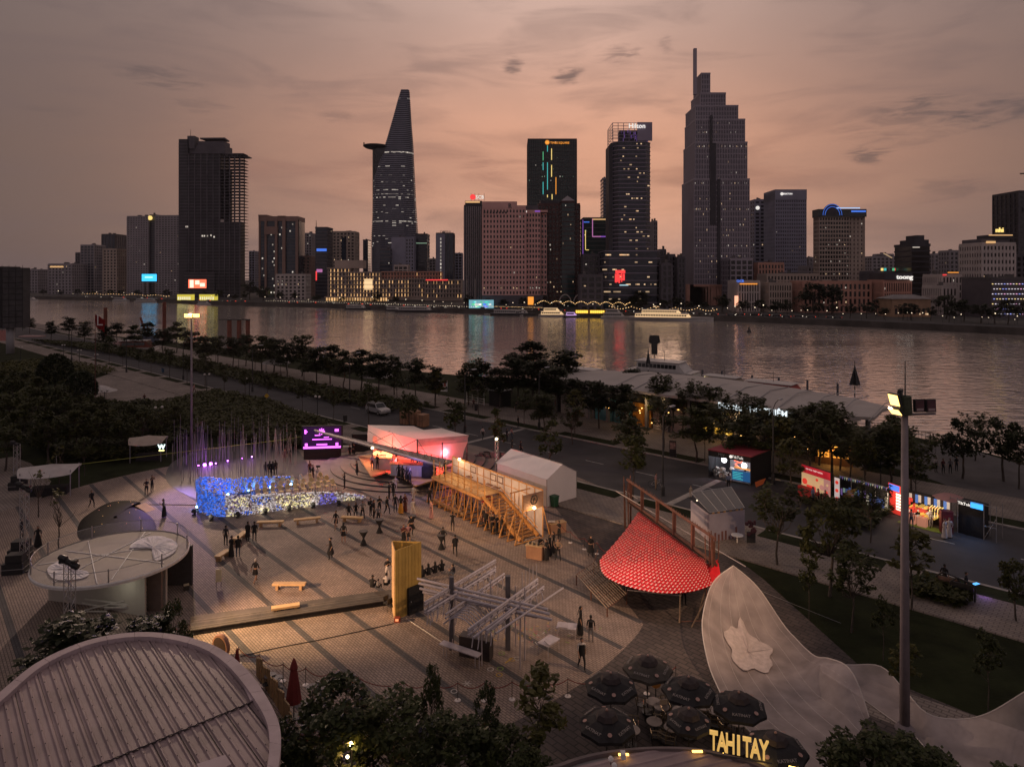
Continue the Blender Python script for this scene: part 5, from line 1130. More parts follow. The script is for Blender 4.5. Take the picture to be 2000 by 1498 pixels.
head_('lamp_head',(-.55,-.15,16.05),(-.9,-.25,-.30),.62,.62,.14,fl_lens);head_('lamp_head',(-.62,-.35,15.55),(-.75,-.3,-.75),.62,.40,.14,fl_lens)
head_('lamp_head',(-.2,.05,16.25),(-.6,.5,.1),.5,.55,.16,DM)
un=mat('unlit lens',(.10,.04,.05),.25,.2,4)
for x in(.62,1.18):
 o=head_('lamp_head',(x,-.1,15.75),(.15,-1,.05),.5,.62,.15,un);b=MB().box(-.18,.18,-.1,-.085,-.24,-.12).B('reflector',mat('pale reflector',(.4,.3,.3),.4),o)
MB().beam((0,0,15.3),(1.45,-.05,15.35),.10).B('bracket',mast_m,rm_);MB().beam((0,0,15.5),(-.8,-.2,15.6),.08).B('bracket',mast_m,rm_)
lamp('mast_beam','SPOT',(Xr-.9,Yr-.4,15.7),11000,(1,.62,.36),rm_,(6,50,1),.3,80,.8)
globe_off=mat('milky globe',(.55,.52,.50),.4,.05,5)
def globe_lamp():
 t=thing('street_lamp','double globe lamp','street lamp',(0,0,0),0,'double globe lamps along the pavement')
 MB().lathe([(.14,0),(.14,.15),(.07,.4),(.055,3.1),(.05,3.3)],8).B('post',DM,t);MB().path([(-.42,0,3.35),(-.3,0,3.2),(0,0,3.15),(.3,0,3.2),(.42,0,3.35)],.03,5).B('arm',DM,t)
 for s in(-1,1):MB().ball((s*.42,0,3.55),.2,8).B('globe',globe_off,t,smooth=1)
 return t
g0=globe_lamp()
for i,(px,py,lb)in enumerate(((155,712,'double globe lamp by the far left topiary dome'),(188,722,'double globe lamp at the near corner of the open square'),(404,768,'double globe lamp on the near pavement left of the hedge'),(487,778,'double globe lamp right of the hedge corner on the pavement'),(204,805,'double globe lamp standing in the shrubs below the white parasols'),(310,845,'double globe lamp in the left shrubbery near the mast'),(141,775,'globe lamp among the trees left of the topiary dome'),(620,820,'globe lamp on the near pavement above the pavilion'),(1603,900,'double globe lamp near the end of the terminal'),(1720,960,'double globe lamp behind the blue stall row'),(40,705,'globe lamp beside the road at far left'),(124,700,'globe lamp on the verge at far left'))):
 loc=(*P(px,py),0)
 if i==0:g0.location=loc;g0['label']=lb
 else:dup(g0,loc,RU(-.6,.6),lb)
def road_lamp():
 t=thing('road_lamp','tall unlit road lamp','street lamp',(0,0,0),0,'tall road lamps along the avenue')
 MB().lathe([(.2,0),(.2,.9),(.10,1.1),(.085,7.0),(.07,8.0)],8).B('post',DM,t);MB().path([(0,0,7.9),(.4,.4,8.5),(.95,.95,8.75)],.045,5).B('arm',DM,t);m=MB().obox((1.2,1.2),(1,1),.8,.28,8.68,8.82);m.B('lamp_head',mat('pale lamp head',(.4,.4,.42)),t);return t
r0_=road_lamp()
for i,(px,py,lb)in enumerate(((1295,968,'tall road lamp by the bicycle near the red canopy'),(1053,838,'tall road lamp on the river side verge above the white tent'),(908,845,'tall road lamp right of the pavilion peak'),(683,790,'tall road lamp on the river side verge above the parked car'),(493,765,'tall road lamp on the near verge above the hedge'),(247,728,'tall road lamp at the far end of the near verge'),(140,706,'tall road lamp beyond the topiary dome'),(1510,945,'tall road lamp hidden among the terminal trees'),(358,742,'tall road lamp on the near verge beside the floodlight mast'))):
 loc=(*P(px,py),0)
 if i==0:r0_.location=loc;r0_['label']=lb
 else:dup(r0_,loc,0,lb)
Y=195;t=thing('billboard_tower','huge dark billboard block on a single pale column at the left edge','billboard',((20-1000)/F*Y,Y,0));S=Y/F
MB().tube((0,0,0),(0,0,zt(640,Y)),1.0,n=14).B('column',mat('pale column',(.34,.33,.35),.7,.1,.3),t,smooth=1);MB().prism([(-16*S,-1.5),(.4*S,-3.2),(.4*S,4),(-16*S,6)],zt(640,Y),zt(521,Y)).B('dark_face',BC,t);MB().prism([(.6*S,-3.1),(22*S,.6),(22*S,3.5),(.6*S,4)],zt(640,Y),zt(521,Y)-.3).B('side_face',mat('netting grey',(.085,.080,.085),.9,.2,.4),t)
m=MB()
for z in[zt(p,Y)for p in range(530,640,11)]:m.tube((.6*S,-3.25,z),(22*S,.4,z),.06,n=4)
for f in(0,.33,.66,1):x=.6*S+(21.4*S)*f;yy=-3.25+3.65*f;m.tube((x,yy,zt(640,Y)-1),(x,yy,zt(521,Y)+.4),.07,n=4)
m.B('scaffold',DM,t,kind=ST)
t=thing('banner_hoarding','pink lit hoarding beside the billboard column at the left edge','hoarding',P3(-6,672));MB().box(-.5,4.6,0,.25,1,4.5).B('panel',mat('pink panel',(.5,.22,.2)),t);MB().box(7,14,0,3,2.2,2.6).B('canopy',mat('pink canvas',(.42,.28,.27)),t)
for i,(px,py,top,lb,c)in enumerate(((186,790,613,'tall flagpole at left with a dark red flag in a white frame','flag'),)):
 x,y=P(px,py);t=thing('flagpole','tall thin flagpole standing beside the open square','flagpole',(x,y,0));zz=zt(top,y);MB().tube((0,0,0),(0,0,zz),.07,.05).B('pole',mat('red brown pole',(.13,.05,.045)),t)
 m=MB();m.grid([[(.05+a*.2,-.15*sin(a*1.3+b),zz-.1-b*.42-a*.12)for a in range(9)]for b in range(6)]);m.B('flag',fabric('red flag',(.20,.02,.02),.3),t);MB().box(.55,.72,-.35,-.3,zz-1.75,zz-.2).B('white_bar',WP,t);MB().box(.55,1.5,-.35,-.3,zz-1.95,zz-1.78).B('white_bar',WP,t)
tent_w=fabric('white canvas',(.62,.58,.57),.25)
def parasol(label,loc,r,hgt,mt,name='parasol',group=None,n=8):
 t=thing(name,label,'parasol',loc,RR(),group);m=MB()
 rim=[(r*cos(2*pi*i/n),r*sin(2*pi*i/n),hgt-.55*r*.6)for i in range(n)];apex=(0,0,hgt)
 for i in range(n):
  a,b=rim[i],rim[(i+1)%n];mid=tuple((a[k]+b[k])/2*.97 if k<2 else(a[k]+b[k])/2+.03 for k in range(3));am=lerp(apex,a,.5);bm=lerp(apex,b,.5);am=(am[0],am[1],am[2]+.06*r);bm=(bm[0],bm[1],bm[2]+.06*r)
  m.add([apex,am,bm,a,mid,b],[(0,1,2),(1,3,4,2),(4,5,2)])
 m.B('canopy',mt,t);MB().tube((0,0,0),(0,0,hgt),.03).B('pole',DM,t);return t
for px,py,r,lb in((180,785,1.9,'flat white parasol at the near end of the open square'),(207,782,1.9,'second flat white parasol right beside its twin on the square'),(196,777,1.6,'third white parasol behind the other two on the square')):parasol(lb,P(px,py),r,2.3,tent_w)
for px,py,w,h,lb in((540,728,3.2,2.3,'pale rounded canopy under the riverside trees'),(735,760,3.4,2.6,'white kiosk canopy under the riverside trees above the parked car'),(258,682,2.8,2.0,'pink canopy under the far left riverside trees'),(236,684,2.2,2.0,'small white canopy beside the pink one at far left')):
 t=thing('park_canopy',lb,'canopy',P(px,py),.4);MB().lathe([(w,h-.1),(w*.9,h+.25),(w*.5,h+.75),(.1,h+1.0)],10).B('canopy',tent_w if 'pink' not in lb else fabric('pinkish canvas',(.5,.33,.32),.2),t);m=MB();[m.tube((w*.7*a,w*.7*b,0),(w*.7*a,w*.7*b,h+.3),.05)for a in(-1,1)for b in(-1,1)];m.B('post',GM,t)
t=thing('poster_board','small white poster board under the riverside trees','notice board',(*P(865,775),0),-.3);MB().box(-.9,.9,0,.08,1.0,2.9).B('board',WP,t);m=MB();m.box(-.5,.1,-.02,-.003,1.6,2.3,0);m.box(.2,.6,-.02,-.003,1.9,2.6,0);m.B('print',mat('print red',(.4,.1,.08)),t);m=MB();[m.box(x-.04,x+.04,.01,.07,0,1)for x in(-.8,.8)];m.B('leg',DM,t)
t=thing('shelter','white framed shelter with a dark doorway on the far pavement','shelter',(*P(952,792),0),ang);MB().box(-4.5,0,-.8,2.4,2.4,2.6).B('roof',WP,t);m=MB();m.grid([[(-4.6+k*.55,y,2.6+.7*sin(k*pi/8))for y in(-.8,2.4)]for k in range(9)]);m.B('awning',tent_w,t);MB().box(.4,3.2,0,2.4,.0,2.7).B('booth',BP,t);MB().box(.3,3.3,-.1,2.5,2.7,2.85).B('booth_roof',WP,t);m=MB();[m.box(x-.05,x+.05,-.75,-.65,0,2.4)for x in(-4.4,-3,-1.6,-.1)];[m.box(-4.4,-.1,-.74,-.68,z,z+.06)for z in(.3,.7,1.1)];m.B('railing',WP,t)
def suv(label,loc,rz):
 t=thing('parked_car',label,'car',loc,rz);b=MB()
 prof_=[(-2.25,.45),(-2.3,.85),(-2.2,1.0),(-1.95,1.72),(.35,1.74),(1.05,1.08),(2.1,.95),(2.25,.7),(2.25,.4)]
 for sgn in(-1,1):b.add([(x,sgn*.9*(.86 if z>1.2 else 1),z)for x,z in prof_],[tuple(range(9))if sgn<0 else tuple(range(8,-1,-1))])
 k=len(prof_);b.add([(x,-.9*(.86 if z>1.2 else 1),z)for x,z in prof_]+[(x,.9*(.86 if z>1.2 else 1),z)for x,z in prof_],[(i,(i+1)%k,k+(i+1)%k,k+i)for i in range(k)]);b.B('body',mat('silver car paint',(.42,.41,.42),.25,.04,1,metal=.3),t)
 g=MB();
 for sgn in(-1,1):
  y0,y1=sgn*.905,sgn*.80;g.add([(-1.85,y0,1.12),(.85,y0,1.12),(.35,y1,1.62),(-1.75,y1,1.62)],[(0,1,2,3)])
 g.add([(.42,-.7,1.70),(1.02,-.78,1.13),(1.02,.78,1.13),(.42,.7,1.70)],[(0,1,2,3)]);g.add([(-1.99,-.7,1.66),(-2.17,-.78,1.1),(-2.17,.78,1.1),(-1.99,.7,1.66)],[(0,1,2,3)]);g.B('window',boat_glass,t)
 for x in(-1.4,1.4):
  for y in(-.82,.82):
   w=MB().tube((x,y-.12,.36),(x,y+.12,.36),.36,n=14).B('wheel',tyre,t);MB().tube((x,y-.13,.36),(x,y+.13,.36),.2,n=10).B('rim',GM,w)
 for y in(-.65,.65):MB().box(2.2,2.27,y-.2,y+.2,.72,.9).B('headlight',WP,t)
 for y in(-.75,.75):MB().box(-2.32,-2.24,y-.12,y+.12,.9,1.15).B('tail_light',mat('red lens',(.3,.02,.02),.3),t)
 m=MB();[m.tube((-1.7,y,1.80),(.2,y,1.80),.03,n=4)for y in(-.6,.6)];m.B('roof_rail',DM,t);return t
suv('silver four wheel drive car parked on the dark avenue',(*P(738,808),.01),atan2(U[1],U[0])-.05)
crate_m=mat('raw plywood crates',(.36,.20,.12),.8,.15,1.2,obj=.15)
for i,(px,py,h,lb)in enumerate(((793,828,1.9,'left and nearest plywood crate standing on the road'),(810,829,2.0,'middle plywood crate in the row on the road'),(826,833,1.8,'right plywood crate at the end of the road row'),(806,822,1.7,'plywood crate hidden behind the middle of the road row'))):
 t=thing('shipping_crate',lb,'crate',(*P(px,py),.01),ang+.1,'plywood crates on the road');MB().box(-.62,.62,-.7,.7,.1,h).B('panel',crate_m,t);m=MB();[m.box(x-.05,x+.05,-.74,-.701,.1,h)for x in(-.57,0,.57)];m.box(-.62,.62,-.73,-.702,h*.5,h*.5+.1);[m.box(x-.06,x+.06,-.6,.6,0,.1)for x in(-.5,0,.5)];m.B('batten',mat('crate batten',(.22,.12,.07)),t)
t=thing('traffic_sign','small yellow diamond sign on the near pavement','road sign',(*P(521,795),0));MB().tube((0,0,0),(0,0,1.6),.03).B('post',GM,t);MB().box(-.3,.3,-.03,.0,-.3,.3).B('plate',mat('yellow plate',(.5,.32,.03)),t,loc=(0,0,1.9)).rotation_euler=(0,pi/4,0)
for px,py,lb in((318,728,'blue litter bin on the kerb at left'),(674,825,'dark green litter bin on the near pavement'),(930,803,'black litter bin on the river pavement')):
 t=thing('litter_bin',lb,'bin',(*P(px,py),.1));MB().lathe([(.26,0),(.3,.85),(.3,.9)],10).B('body',mat('blue bin',(.04,.09,.16))if 'blue' in lb else DM,t);MB().lathe([(.33,.9),(.3,1.0),(.1,1.08)],10).B('lid',DM,t)
SCN,SR=(-11.5,80.0),10.6
step_m=mat('stage concrete',(.20,.165,.15),.8,.15,.8,bump=.2)
st=thing('round_stage','round stepped concrete stage under the pink pavilion','stage',(SCN[0],SCN[1],0))
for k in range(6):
 r1=SR-1.12*k;MB().lathe([(r1,.001 if k==0 else .16*k),(r1,.16*k+.16)],72).B('step',step_m,st);MB().lathe([(r1+.006,.16*k+.005),(r1+.006,.16*k+.11)],72,cap=False).B('riser',mat('riser painted shade',(.045,.036,.042),.7),st)  # shade on the step faces is put into this dark band colour
deck_m=mat('plywood deck',(.40,.24,.13),.75,.12,1.0)
MB().prism([P(700,893,1.0),P(725,932,1.0),P(752,924,1.0),P(790,935,1.0),P(812,950,1.0),P(858,936,1.0),P(880,900,1.0),P(790,880,1.0)],.96,1.1).B('deck',deck_m,st,wc=1)
pv=thing('canvas_pavilion','pavilion of pleated pink lit canvas with a long blade-like roof','pavilion',(-10.5,80,1.1))
canvas=fabric('pavilion canvas',(.72,.62,.62),.38,.85,.05,.5)
A_,B_,C_,D_,E_,F_=W(718,830,80),W(808,832,84),W(767,846,76),W(815,858,72.5),W(916,850,76),W(862,836,82);B2=W(836,842,80)
roofc=fabric('pale roof canvas',(.62,.55,.56),.10,.85,.05,.5)
def pleat(mb,a,b,c,d,n=8,sag=.10):
 rows=[]
 for j in range(n+1):
  v=j/n;p,q=lerp(a,d,v),lerp(b,c,v);rows.append([tuple(lerp(p,q,u/6)[i]-(sag*sin(pi*u/6)*(1 if j%2 else .4)if i==2 else 0)for i in range(3))for u in range(7)])
 mb.grid(rows)
m=MB();pleat(m,A_,C_,B2,B_,8);m.B('roof_canvas',roofc,pv,wc=1,smooth=1)
m=MB();pleat(m,C_,D_,E_,F_,10,.14);m.B('roof_canvas',roofc,pv,wc=1,smooth=1)
def wall(a,b,c,d,n=6):
 m=MB();rows=[]
 for j in range(n+1):
  v=j/n;p,q=lerp(a,d,v),lerp(b,c,v);rows.append([(lambda t:(t[0]+.05*sin(9*u/6+v*5),t[1]+.05*cos(7*v),t[2]))(lerp(p,q,u/6))for u in range(7)])
 m.grid(rows);return m
roofc=fabric('pale roof canvas',(.62,.55,.56),.10,.85,.05,.5)
for nm,mt_,q in(('side_canvas',canvas,(A_,C_,W(767,884,76),W(718,868,80))),('side_canvas',canvas,(C_,D_,W(816,898,72.5),W(767,884,76))),('fascia_canvas',fabric('grey canvas fascia',(.42,.37,.40),.25),(D_,E_,W(913,863,76),W(816,873,72.5))),('hanging_canvas',canvas,(W(817,873,72.8),W(913,863,76.2),W(899,908,76.2),W(826,915,72.8))),('back_canvas',canvas,(W(718,866,80.3),W(718,832,80.3),W(800,834,84.2),W(800,868,84.2)))):wall(*q).B(nm,mt_,pv,wc=1,smooth=1)
blade_m=mat('speckled blade roof',(.15,.13,.14),.7,.7,7,bump=.6,bscale=20)
b1,b2,b3,b4,b5,b6=W(608,838,82.5),W(716,868,75.4),W(800,892,70.2),W(862,909,67),W(884,899,69),W(735,866,76)
m=MB();topv=[b1,b2,b3,b4,b5,b6];lo=[(x,y,z-.22)for x,y,z in topv];m.add(topv+lo,[(0,1,2,3,4,5),(11,10,9,8,7,6)]+[(i,(i+1)%6,6+(i+1)%6,6+i)for i in range(6)]);m.B('blade_roof',blade_m,pv,wc=1)
m=MB();m.beam(b1,b2,.12,m=0);m.beam(b2,b3,.14);m.beam(b3,b4,.14);m.B('blade_edge',mat('pale edge',(.42,.38,.37)),pv,wc=1)
m=MB()
for a,b in((C_,W(720,868,75.4)),(W(720,842,79),W(800,890,70.4)),(D_,W(770,882,72)),(D_,W(842,902,68)),(C_,W(800,889,70.4)),(W(720,850,80),W(762,842,77))):m.tube(a,b,.03,n=4)
m.B('stay_cable',BP,pv,wc=1)
for px,py0,z0,Y in((815,858,1.1,72),(864,864,1.0,73.5),(767,872,1.1,74),(912,862,0,76.4),(738,872,1.1,75)):q=W(px,py0,Y);MB().tube((q[0],q[1],z0),q,.07,n=6).B('column',DM,pv,wc=1)
m=MB();[m.tube(W(815+14*i,890+3.8*i,69.6-.5*i),W(815+14*i,880+3.8*i,69.6-.5*i),.025,n=4)for i in range(5)];m.tube(W(815,880,69.6),W(871,895,67.6),.025,n=4);m.B('roof_rail',DM,pv,wc=1)
m=MB();m.grid([[W(728,852,78.5),W(880,858,77)],[W(728,898,78.5),W(880,902,77)]]);m.B('back_wall',fabric('interior canvas',(.62,.45,.40),.2),pv,wc=1)
bar_m=mat('white counter',(.58,.54,.56),.6,.06,1)
bt=thing('bar_counter','right white bar counter inside the glowing pavilion','bar counter',(*P(806,928,1.1),1.1),-.12);MB().box(-2.3,2.3,-.4,.4,0,1.15).B('front',bar_m,bt);MB().box(-2.45,2.45,-.5,.5,1.15,1.23).B('top',deck_m,bt);m=MB();[m.box(-2.25+.3*i,-2.1+.3*i,-.43,-.4,.05,1.1)for i in range(15)];m.B('slat',bar_m,bt,kind=ST)
bt2=thing('bar_counter','left white bar counter inside the glowing pavilion','bar counter',(*P(752,915,1.1),1.1),-.2);MB().box(-1.2,1.2,-.4,.4,0,1.15).B('front',bar_m,bt2);MB().box(-1.3,1.3,-.5,.5,1.15,1.23).B('top',deck_m,bt2)
for i,(px,py,Y)in enumerate(((736,887,74.5),(752,886,74.5),(761,892,74))):
 t=thing('counter_lamp',['left','middle','right'][i]+' glowing lamp shade over the left bar','lamp',W(px,py,Y));MB().lathe([(.42,0),(.38,.2),(.1,.34)],12).B('shade',emit('amber shade',(1,.55,.2),2.2),t)
t=thing('festoon_bulb','single bright bulb at the edge of the blade roof','lamp',W(727,875,74.4));MB().ball((0,0,0),.13,8).B('bulb',emit('bright bulb',(1,.8,.45),14),t)
for p,e,c in((W(748,884,75),520,(1,.12,.07)),(W(782,893,74),800,(1,.04,.04)),(W(815,900,73.5),700,(1,.05,.05)),(W(850,906,72.6),460,(1,.07,.06)),(W(732,885,76),150,(1,.4,.2)),(W(868,884,74.6),420,(1,.22,.30)),(W(798,880,76),200,(1,.26,.26))):lamp('pavilion_lamp','POINT',p,e,c,pv,size=.35)
lamp('bar_wash','POINT',(-10.2,69.0,2.6),110,(.45,.3,1),pv,size=.3)
t=thing('speaker_stack','black speaker stack between the stage and the timber gallery','loudspeaker',(*P(838,952),0),-.2)
for k,(w,z0,z1)in enumerate(((1.3,0,1.1),(1.3,1.12,2.2),(.95,2.22,3.0))):c=MB().box(-w/2,w/2,-.5,.5,z0,z1).B('cabinet',BP,t);MB().lathe([(.34,-.02),(.34,.02)],14).B('cone',DM,c,loc=(0,-.51,(z0+z1)/2)).rotation_euler=(pi/2,0,0)
t=thing('terraced_seating','grey curved terraced seats right of the pavilion','seating',(*P(962,905),0));
for k in range(5):
 a0=2.1;pts=[(-2.2+k*.62+.9*sin(a),1.6*cos(a)+.2*k)for a in[(-.9+1.8*i/8)for i in range(9)]];m=MB()
 m.prism(pts+[(x+.5,y)for x,y in pts[::-1]],0,.75-.15*abs(k-2)+.1*k);m.B('step',mat('grey seat',(.16,.15,.155),.8,.15,1),t)
t=thing('dark_booth','black equipment box behind the stage at left','equipment box',(*P(705,888),0));MB().box(-1.0,1.0,-.6,.6,0,2.6).B('body',BC,t);MB().box(-1.04,1.04,-.64,.64,2.6,2.68).B('lid',DM,t)
t=thing('sheeted_table','row of white sheeted tables behind the LED screen','table',(*P(682,883),0));MB().box(-1.3,1.3,-.4,.4,0,.75).B('cloth',tent_w,t);MB().box(1.5,3.0,-.4,.4,0,.75).B('cloth',tent_w,t)
sc=thing('led_screen','LED screen with glowing magenta graphics on a black base','screen',(*P(629,897),0),.12);w=4.3
MB().box(-w/2,w/2,0,.9,0,1.15).B('base',BC,sc);MB().box(-w/2-.25,w/2+.25,.1,.5,1.18,4.0).B('frame',BP,sc)
MB().box(-w/2-.1,w/2+.1,.05,.095,1.3,3.9).B('display',emit('screen violet',(.03,.004,.06),.5),sc)
mg=emit('magenta graphic',(.80,.14,1.0),2.4);m=MB()
for(a,b,c,d)in((-1.15,1.15,2.35,2.45),(-2.2,2.2,1.32,1.55),(-.65,.6,1.72,1.86),(-.85,-.2,2.85,2.95),(.2,.8,2.6,2.68),(-2.05,-1.85,3.1,3.6),(-1.9,-1.7,3.3,3.4),(1.5,1.95,3.3,3.6),(-2.0,-1.7,1.6,1.95),(1.6,1.9,1.6,1.95)):m.box(a,b,.0,.045,c,d)
for k in range(4):m.obox((0,0),(cos(k*pi/4),sin(k*pi/4)),.75,.14,0,.04)
m2=MB();[m2.obox((0,0),(cos(k*pi/4),sin(k*pi/4)),.75,.13,0,.04)for k in range(4)];m.f=m.f[:-24];m.m=m.m[:-24];m.B('graphic',mg,sc);m2.B('graphic',mg,sc,loc=(-.05,.0,3.35)).rotation_euler=(pi/2,0,0)
lamp('screen_glow','AREA',(sc.location.x,sc.location.y-.4,2.6),35,(.7,.12,1),sc,(sc.location.x,sc.location.y-6,.5),3.0)
pf=thing('pole_installation','forest of thin upright poles on a dark disc, washed violet','installation',(*P(445,915),0))
cx,cy=P(445,915);m=MB();disc=[P(325,938),P(360,965),P(430,985),P(520,965),P(600,925),P(590,890),P(560,868),P(470,868),P(380,885),P(335,905)];m.poly([(x-cx,y-cy,.03)for x,y in catmull(disc,4,True)]);m.B('disc',mat('dark disc floor',(.055,.05,.055),.6,.2,.5),pf)
pole_m=mat('pale pole',(.30,.27,.29),.6,.1,2);pm=MB().tube((0,0,0),(0,0,1),.022,.014,n=4).mesh('pole',pole_m)
rng=random.Random(11);q=0
while q<190:
 px,py=rng.uniform(330,600),rng.uniform(866,962)
 if((px-450)/130)**2+((py-912)/50)**2>1:continue
 x,y=P(px,py);o=link('pole',pm,pf,(x-cx,y-cy,.03));o.scale=(1,1,rng.uniform(2.2,4.6)*(1.3 if rng.random()<.1 else 1));o.rotation_euler=(rng.uniform(-.02,.02),rng.uniform(-.02,.02),0);q+=1
for px,a in((435,838),(395,822),(538,838)):
 x,y=P(px,908);m=MB();[m.tube((x-cx+d,y-cy,.03),(x-cx,y-cy,zt(a,y)),.02,n=4)for d in(-.45,0,.45)];m.B('pole_tripod',pole_m,pf)
vio=emit('violet lens',(.55,.12,1),18)
for i,(px,py,lb)in enumerate(((401,906,'bright violet spotlight, left of the glaring pair'),(413,904,'bright violet spotlight, right of the glaring pair'),(423,903,'small violet spotlight right of the glaring pair'),(389,907,'pinkish violet spotlight left of the glaring pair'),(446,898,'dim violet spotlight among the middle poles'),(474,893,'dim violet spotlight right of the middle poles'),(493,890,'faint violet spotlight near the right poles'))):
 x,y=P(px,py,.3);t=thing('spotlight',lb,'spotlight',(x,y,.03));MB().lathe([(.16,0),(.16,.28)],10).B('housing',BP,t);MB().ball((0,-.16,.2),.2 if i<2 else .09,6).B('lens',vio,t)
 if i in(0,1,4,6):lamp('violet_beam','POINT',(x,y-.5,.9),(60,60,0,0,30,0,25)[i],(.5,.12,1),t,size=.2)
lamp('violet_wash','SPOT',(P(352,915)[0],P(352,915)[1],4.6),7000,(.36,.20,1),pf,(*P(352,1038),0),.3,42,1)
wv=thing('bottle_wall','curved horseshoe wall of glowing blue and white bottle cells','installation',(*P(520,985),0));ox,oy=P(520,985)
path_px=[(714,974,.32),(690,978,.7),(660,982,1.05),(620,988,1.35),(580,994,1.55),(540,999,1.7),(500,1005,1.85),(460,1009,2.0),(425,1010,2.2),(398,1005,2.3),(386,995,2.45),(388,982,2.4),(404,973,2.1),(430,968,1.75),(460,964,1.55),(490,960,1.42),(520,956,1.3),(550,952,1.15),(575,949,.95)]
pts=catmull([(*P(a,b),h)for a,b,h in path_px],8)
cell_m=[mat('clear cell',(.52,.49,.52),.3,.1,4),emit('white cell painted glow',(.80,.76,.80),.34,.7),emit('yellow cell painted glow',(.95,.85,.45),.55,.8),emit('blue cell painted glow',(.06,.20,.90),.5,.9),emit('violet cell painted glow',(.25,.22,.90),.42,.7),mat('dark cell',(.17,.16,.19),.4,.1,4)]  # spotlight shining through the translucent bottles is put in as emission
big,rest=[],MB();rng=random.Random(2);cellw=.115;dist=0;acc=0
from mathutils import noise as NS
hexs=[(cos(a),sin(a))for a in[pi/6+k*pi/3 for k in range(6)]]
def cellmesh(mb,c,d,nrm,r,mi):
 a=[];
 for s,k in((-.10,.92),(.06,.92),(.10,.55)):
  for x,z in hexs:a.append((c[0]+d[0]*x*r*k+nrm[0]*s,c[1]+d[1]*x*r*k+nrm[1]*s,c[2]+z*r*k))
 fs=[(j*6+i,j*6+(i+1)%6,(j+1)*6+(i+1)%6,(j+1)*6+i)for j in range(2)for i in range(6)]+[tuple(range(12,18)),tuple(range(5,-1,-1))]
 mb.add(a,fs,mi)
total=sum(sqrt((p[0]-q[0])**2+(p[1]-q[1])**2)for p,q in zip(pts[:-1],pts[1:]))
for p,q in zip(pts[:-1],pts[1:]):
 L=sqrt((p[0]-q[0])**2+(p[1]-q[1])**2);d=((q[0]-p[0])/L,(q[1]-p[1])/L)
 while acc<L:
  t=acc/L;s=(dist+acc)/total;hh=p[2]+(q[2]-p[2])*t;x,y=p[0]+d[0]*acc,p[1]+d[1]*acc;n=(d[1],-d[0])
  lean=.22 if s<.5 else .12;back=s>.5;j=0;z=cellw*.55
  while z<hh:
   f=z/hh;bx=x+(d[0]*cellw/2 if j%2 else 0)+n[0]*lean*(f-.5)*(-1);by=y+(d[1]*cellw/2 if j%2 else 0)+n[1]*lean*(f-.5)*(-1)
   nv=NS.noise(Vector((s*17,z*.9,1.3)))+.18*NS.noise(Vector((s*60,z*3,7)));r_=rng.random()
   if back or s>.44:mi=3 if(nv>.0 and r_<.85)or(f>.88 and r_<.7)or(s<.58 and r_<.62)else(5 if r_<.35 else 0)
   else:
    mi=2 if nv>.16 and r_<.34 else 4 if nv<-.22 and r_<.5 else 1 if r_<.52 else 0 if r_<.8 else 5
    if s>.27 and nv<-.1:mi=3 if r_<.3 else 5 if r_<.6 else 1
    if f>.9 and r_<.6:mi=1
   (rng.random()<(.42 if back else .12)and s>.03)or cellmesh(rest,(bx-ox,by-oy,z+.03),d,n,cellw*.54,mi);z+=cellw*.88;j+=1
  acc+=cellw
 acc-=L;dist+=L
rest.B('bottle_cell',cell_m,wv,kind=ST)
m=MB();[m.tube((p[0]-ox,p[1]-oy,0),(p[0]-ox,p[1]-oy,p[2]),.02,n=4)for p in pts[::6]];m.path([(p[0]-ox,p[1]-oy,.03)for p in pts[::2]],.03,4);m.B('frame',GM,wv)
blens=emit('blue lens',(.25,.6,1),16)
for i,(px,py,e,lb)in enumerate(((386,990,260,'blue spotlight at the outer left tip of the bottle wall'),(411,974,140,'blue spotlight just inside the left bend of the bottle wall'),(446,966,150,'second blue spotlight inside the bottle wall'),(487,958,150,'third blue spotlight inside the bottle wall'),(529,952,150,'fourth blue spotlight inside the bottle wall'),(569,946,70,'blue spotlight at the far end of the bottle wall'))):
 x,y=P(px,py,.25);t=thing('spotlight',lb,'spotlight',(x,y,.02));MB().lathe([(.15,0),(.15,.26)],10).B('housing',BP,t);MB().ball((0,-.12,.28),.12,6).B('lens',blens,t);lamp('blue_beam','POINT',(x,y+.25,.55),e*.45,(.04,.2,1),t,size=.15)
for i,(px,py)in enumerate(((379,1003),(413,1014),(465,1008),(518,1001),(565,995),(612,989),(662,985))):
 t=thing('spotlight','black unlit floor light before the bottle wall, %s from the left'%ordn(i),'spotlight',(*P(px,py+3),.02),0,'black floor lights before the bottle wall');MB().lathe([(.2,0),(.16,.12)],8).B('base',BP,t);o=MB().lathe([(.17,-.16),(.2,.16)],10).B('can',BP,t,loc=(0,0,.32));o.rotation_euler=(.9,0,0)
 if i in(1,3,4,5):lamp('cell_wash','POINT',(P(px,py)[0],P(px,py)[1]-.5,.5),16,(1,.85,.6),t,size=.2)
cane=mat('cane chair',(.70,.56,.38),.7,.12,5,obj=.12);cush=mat('cream cushion',(.62,.50,.26),.8,.1,5,obj=.2)
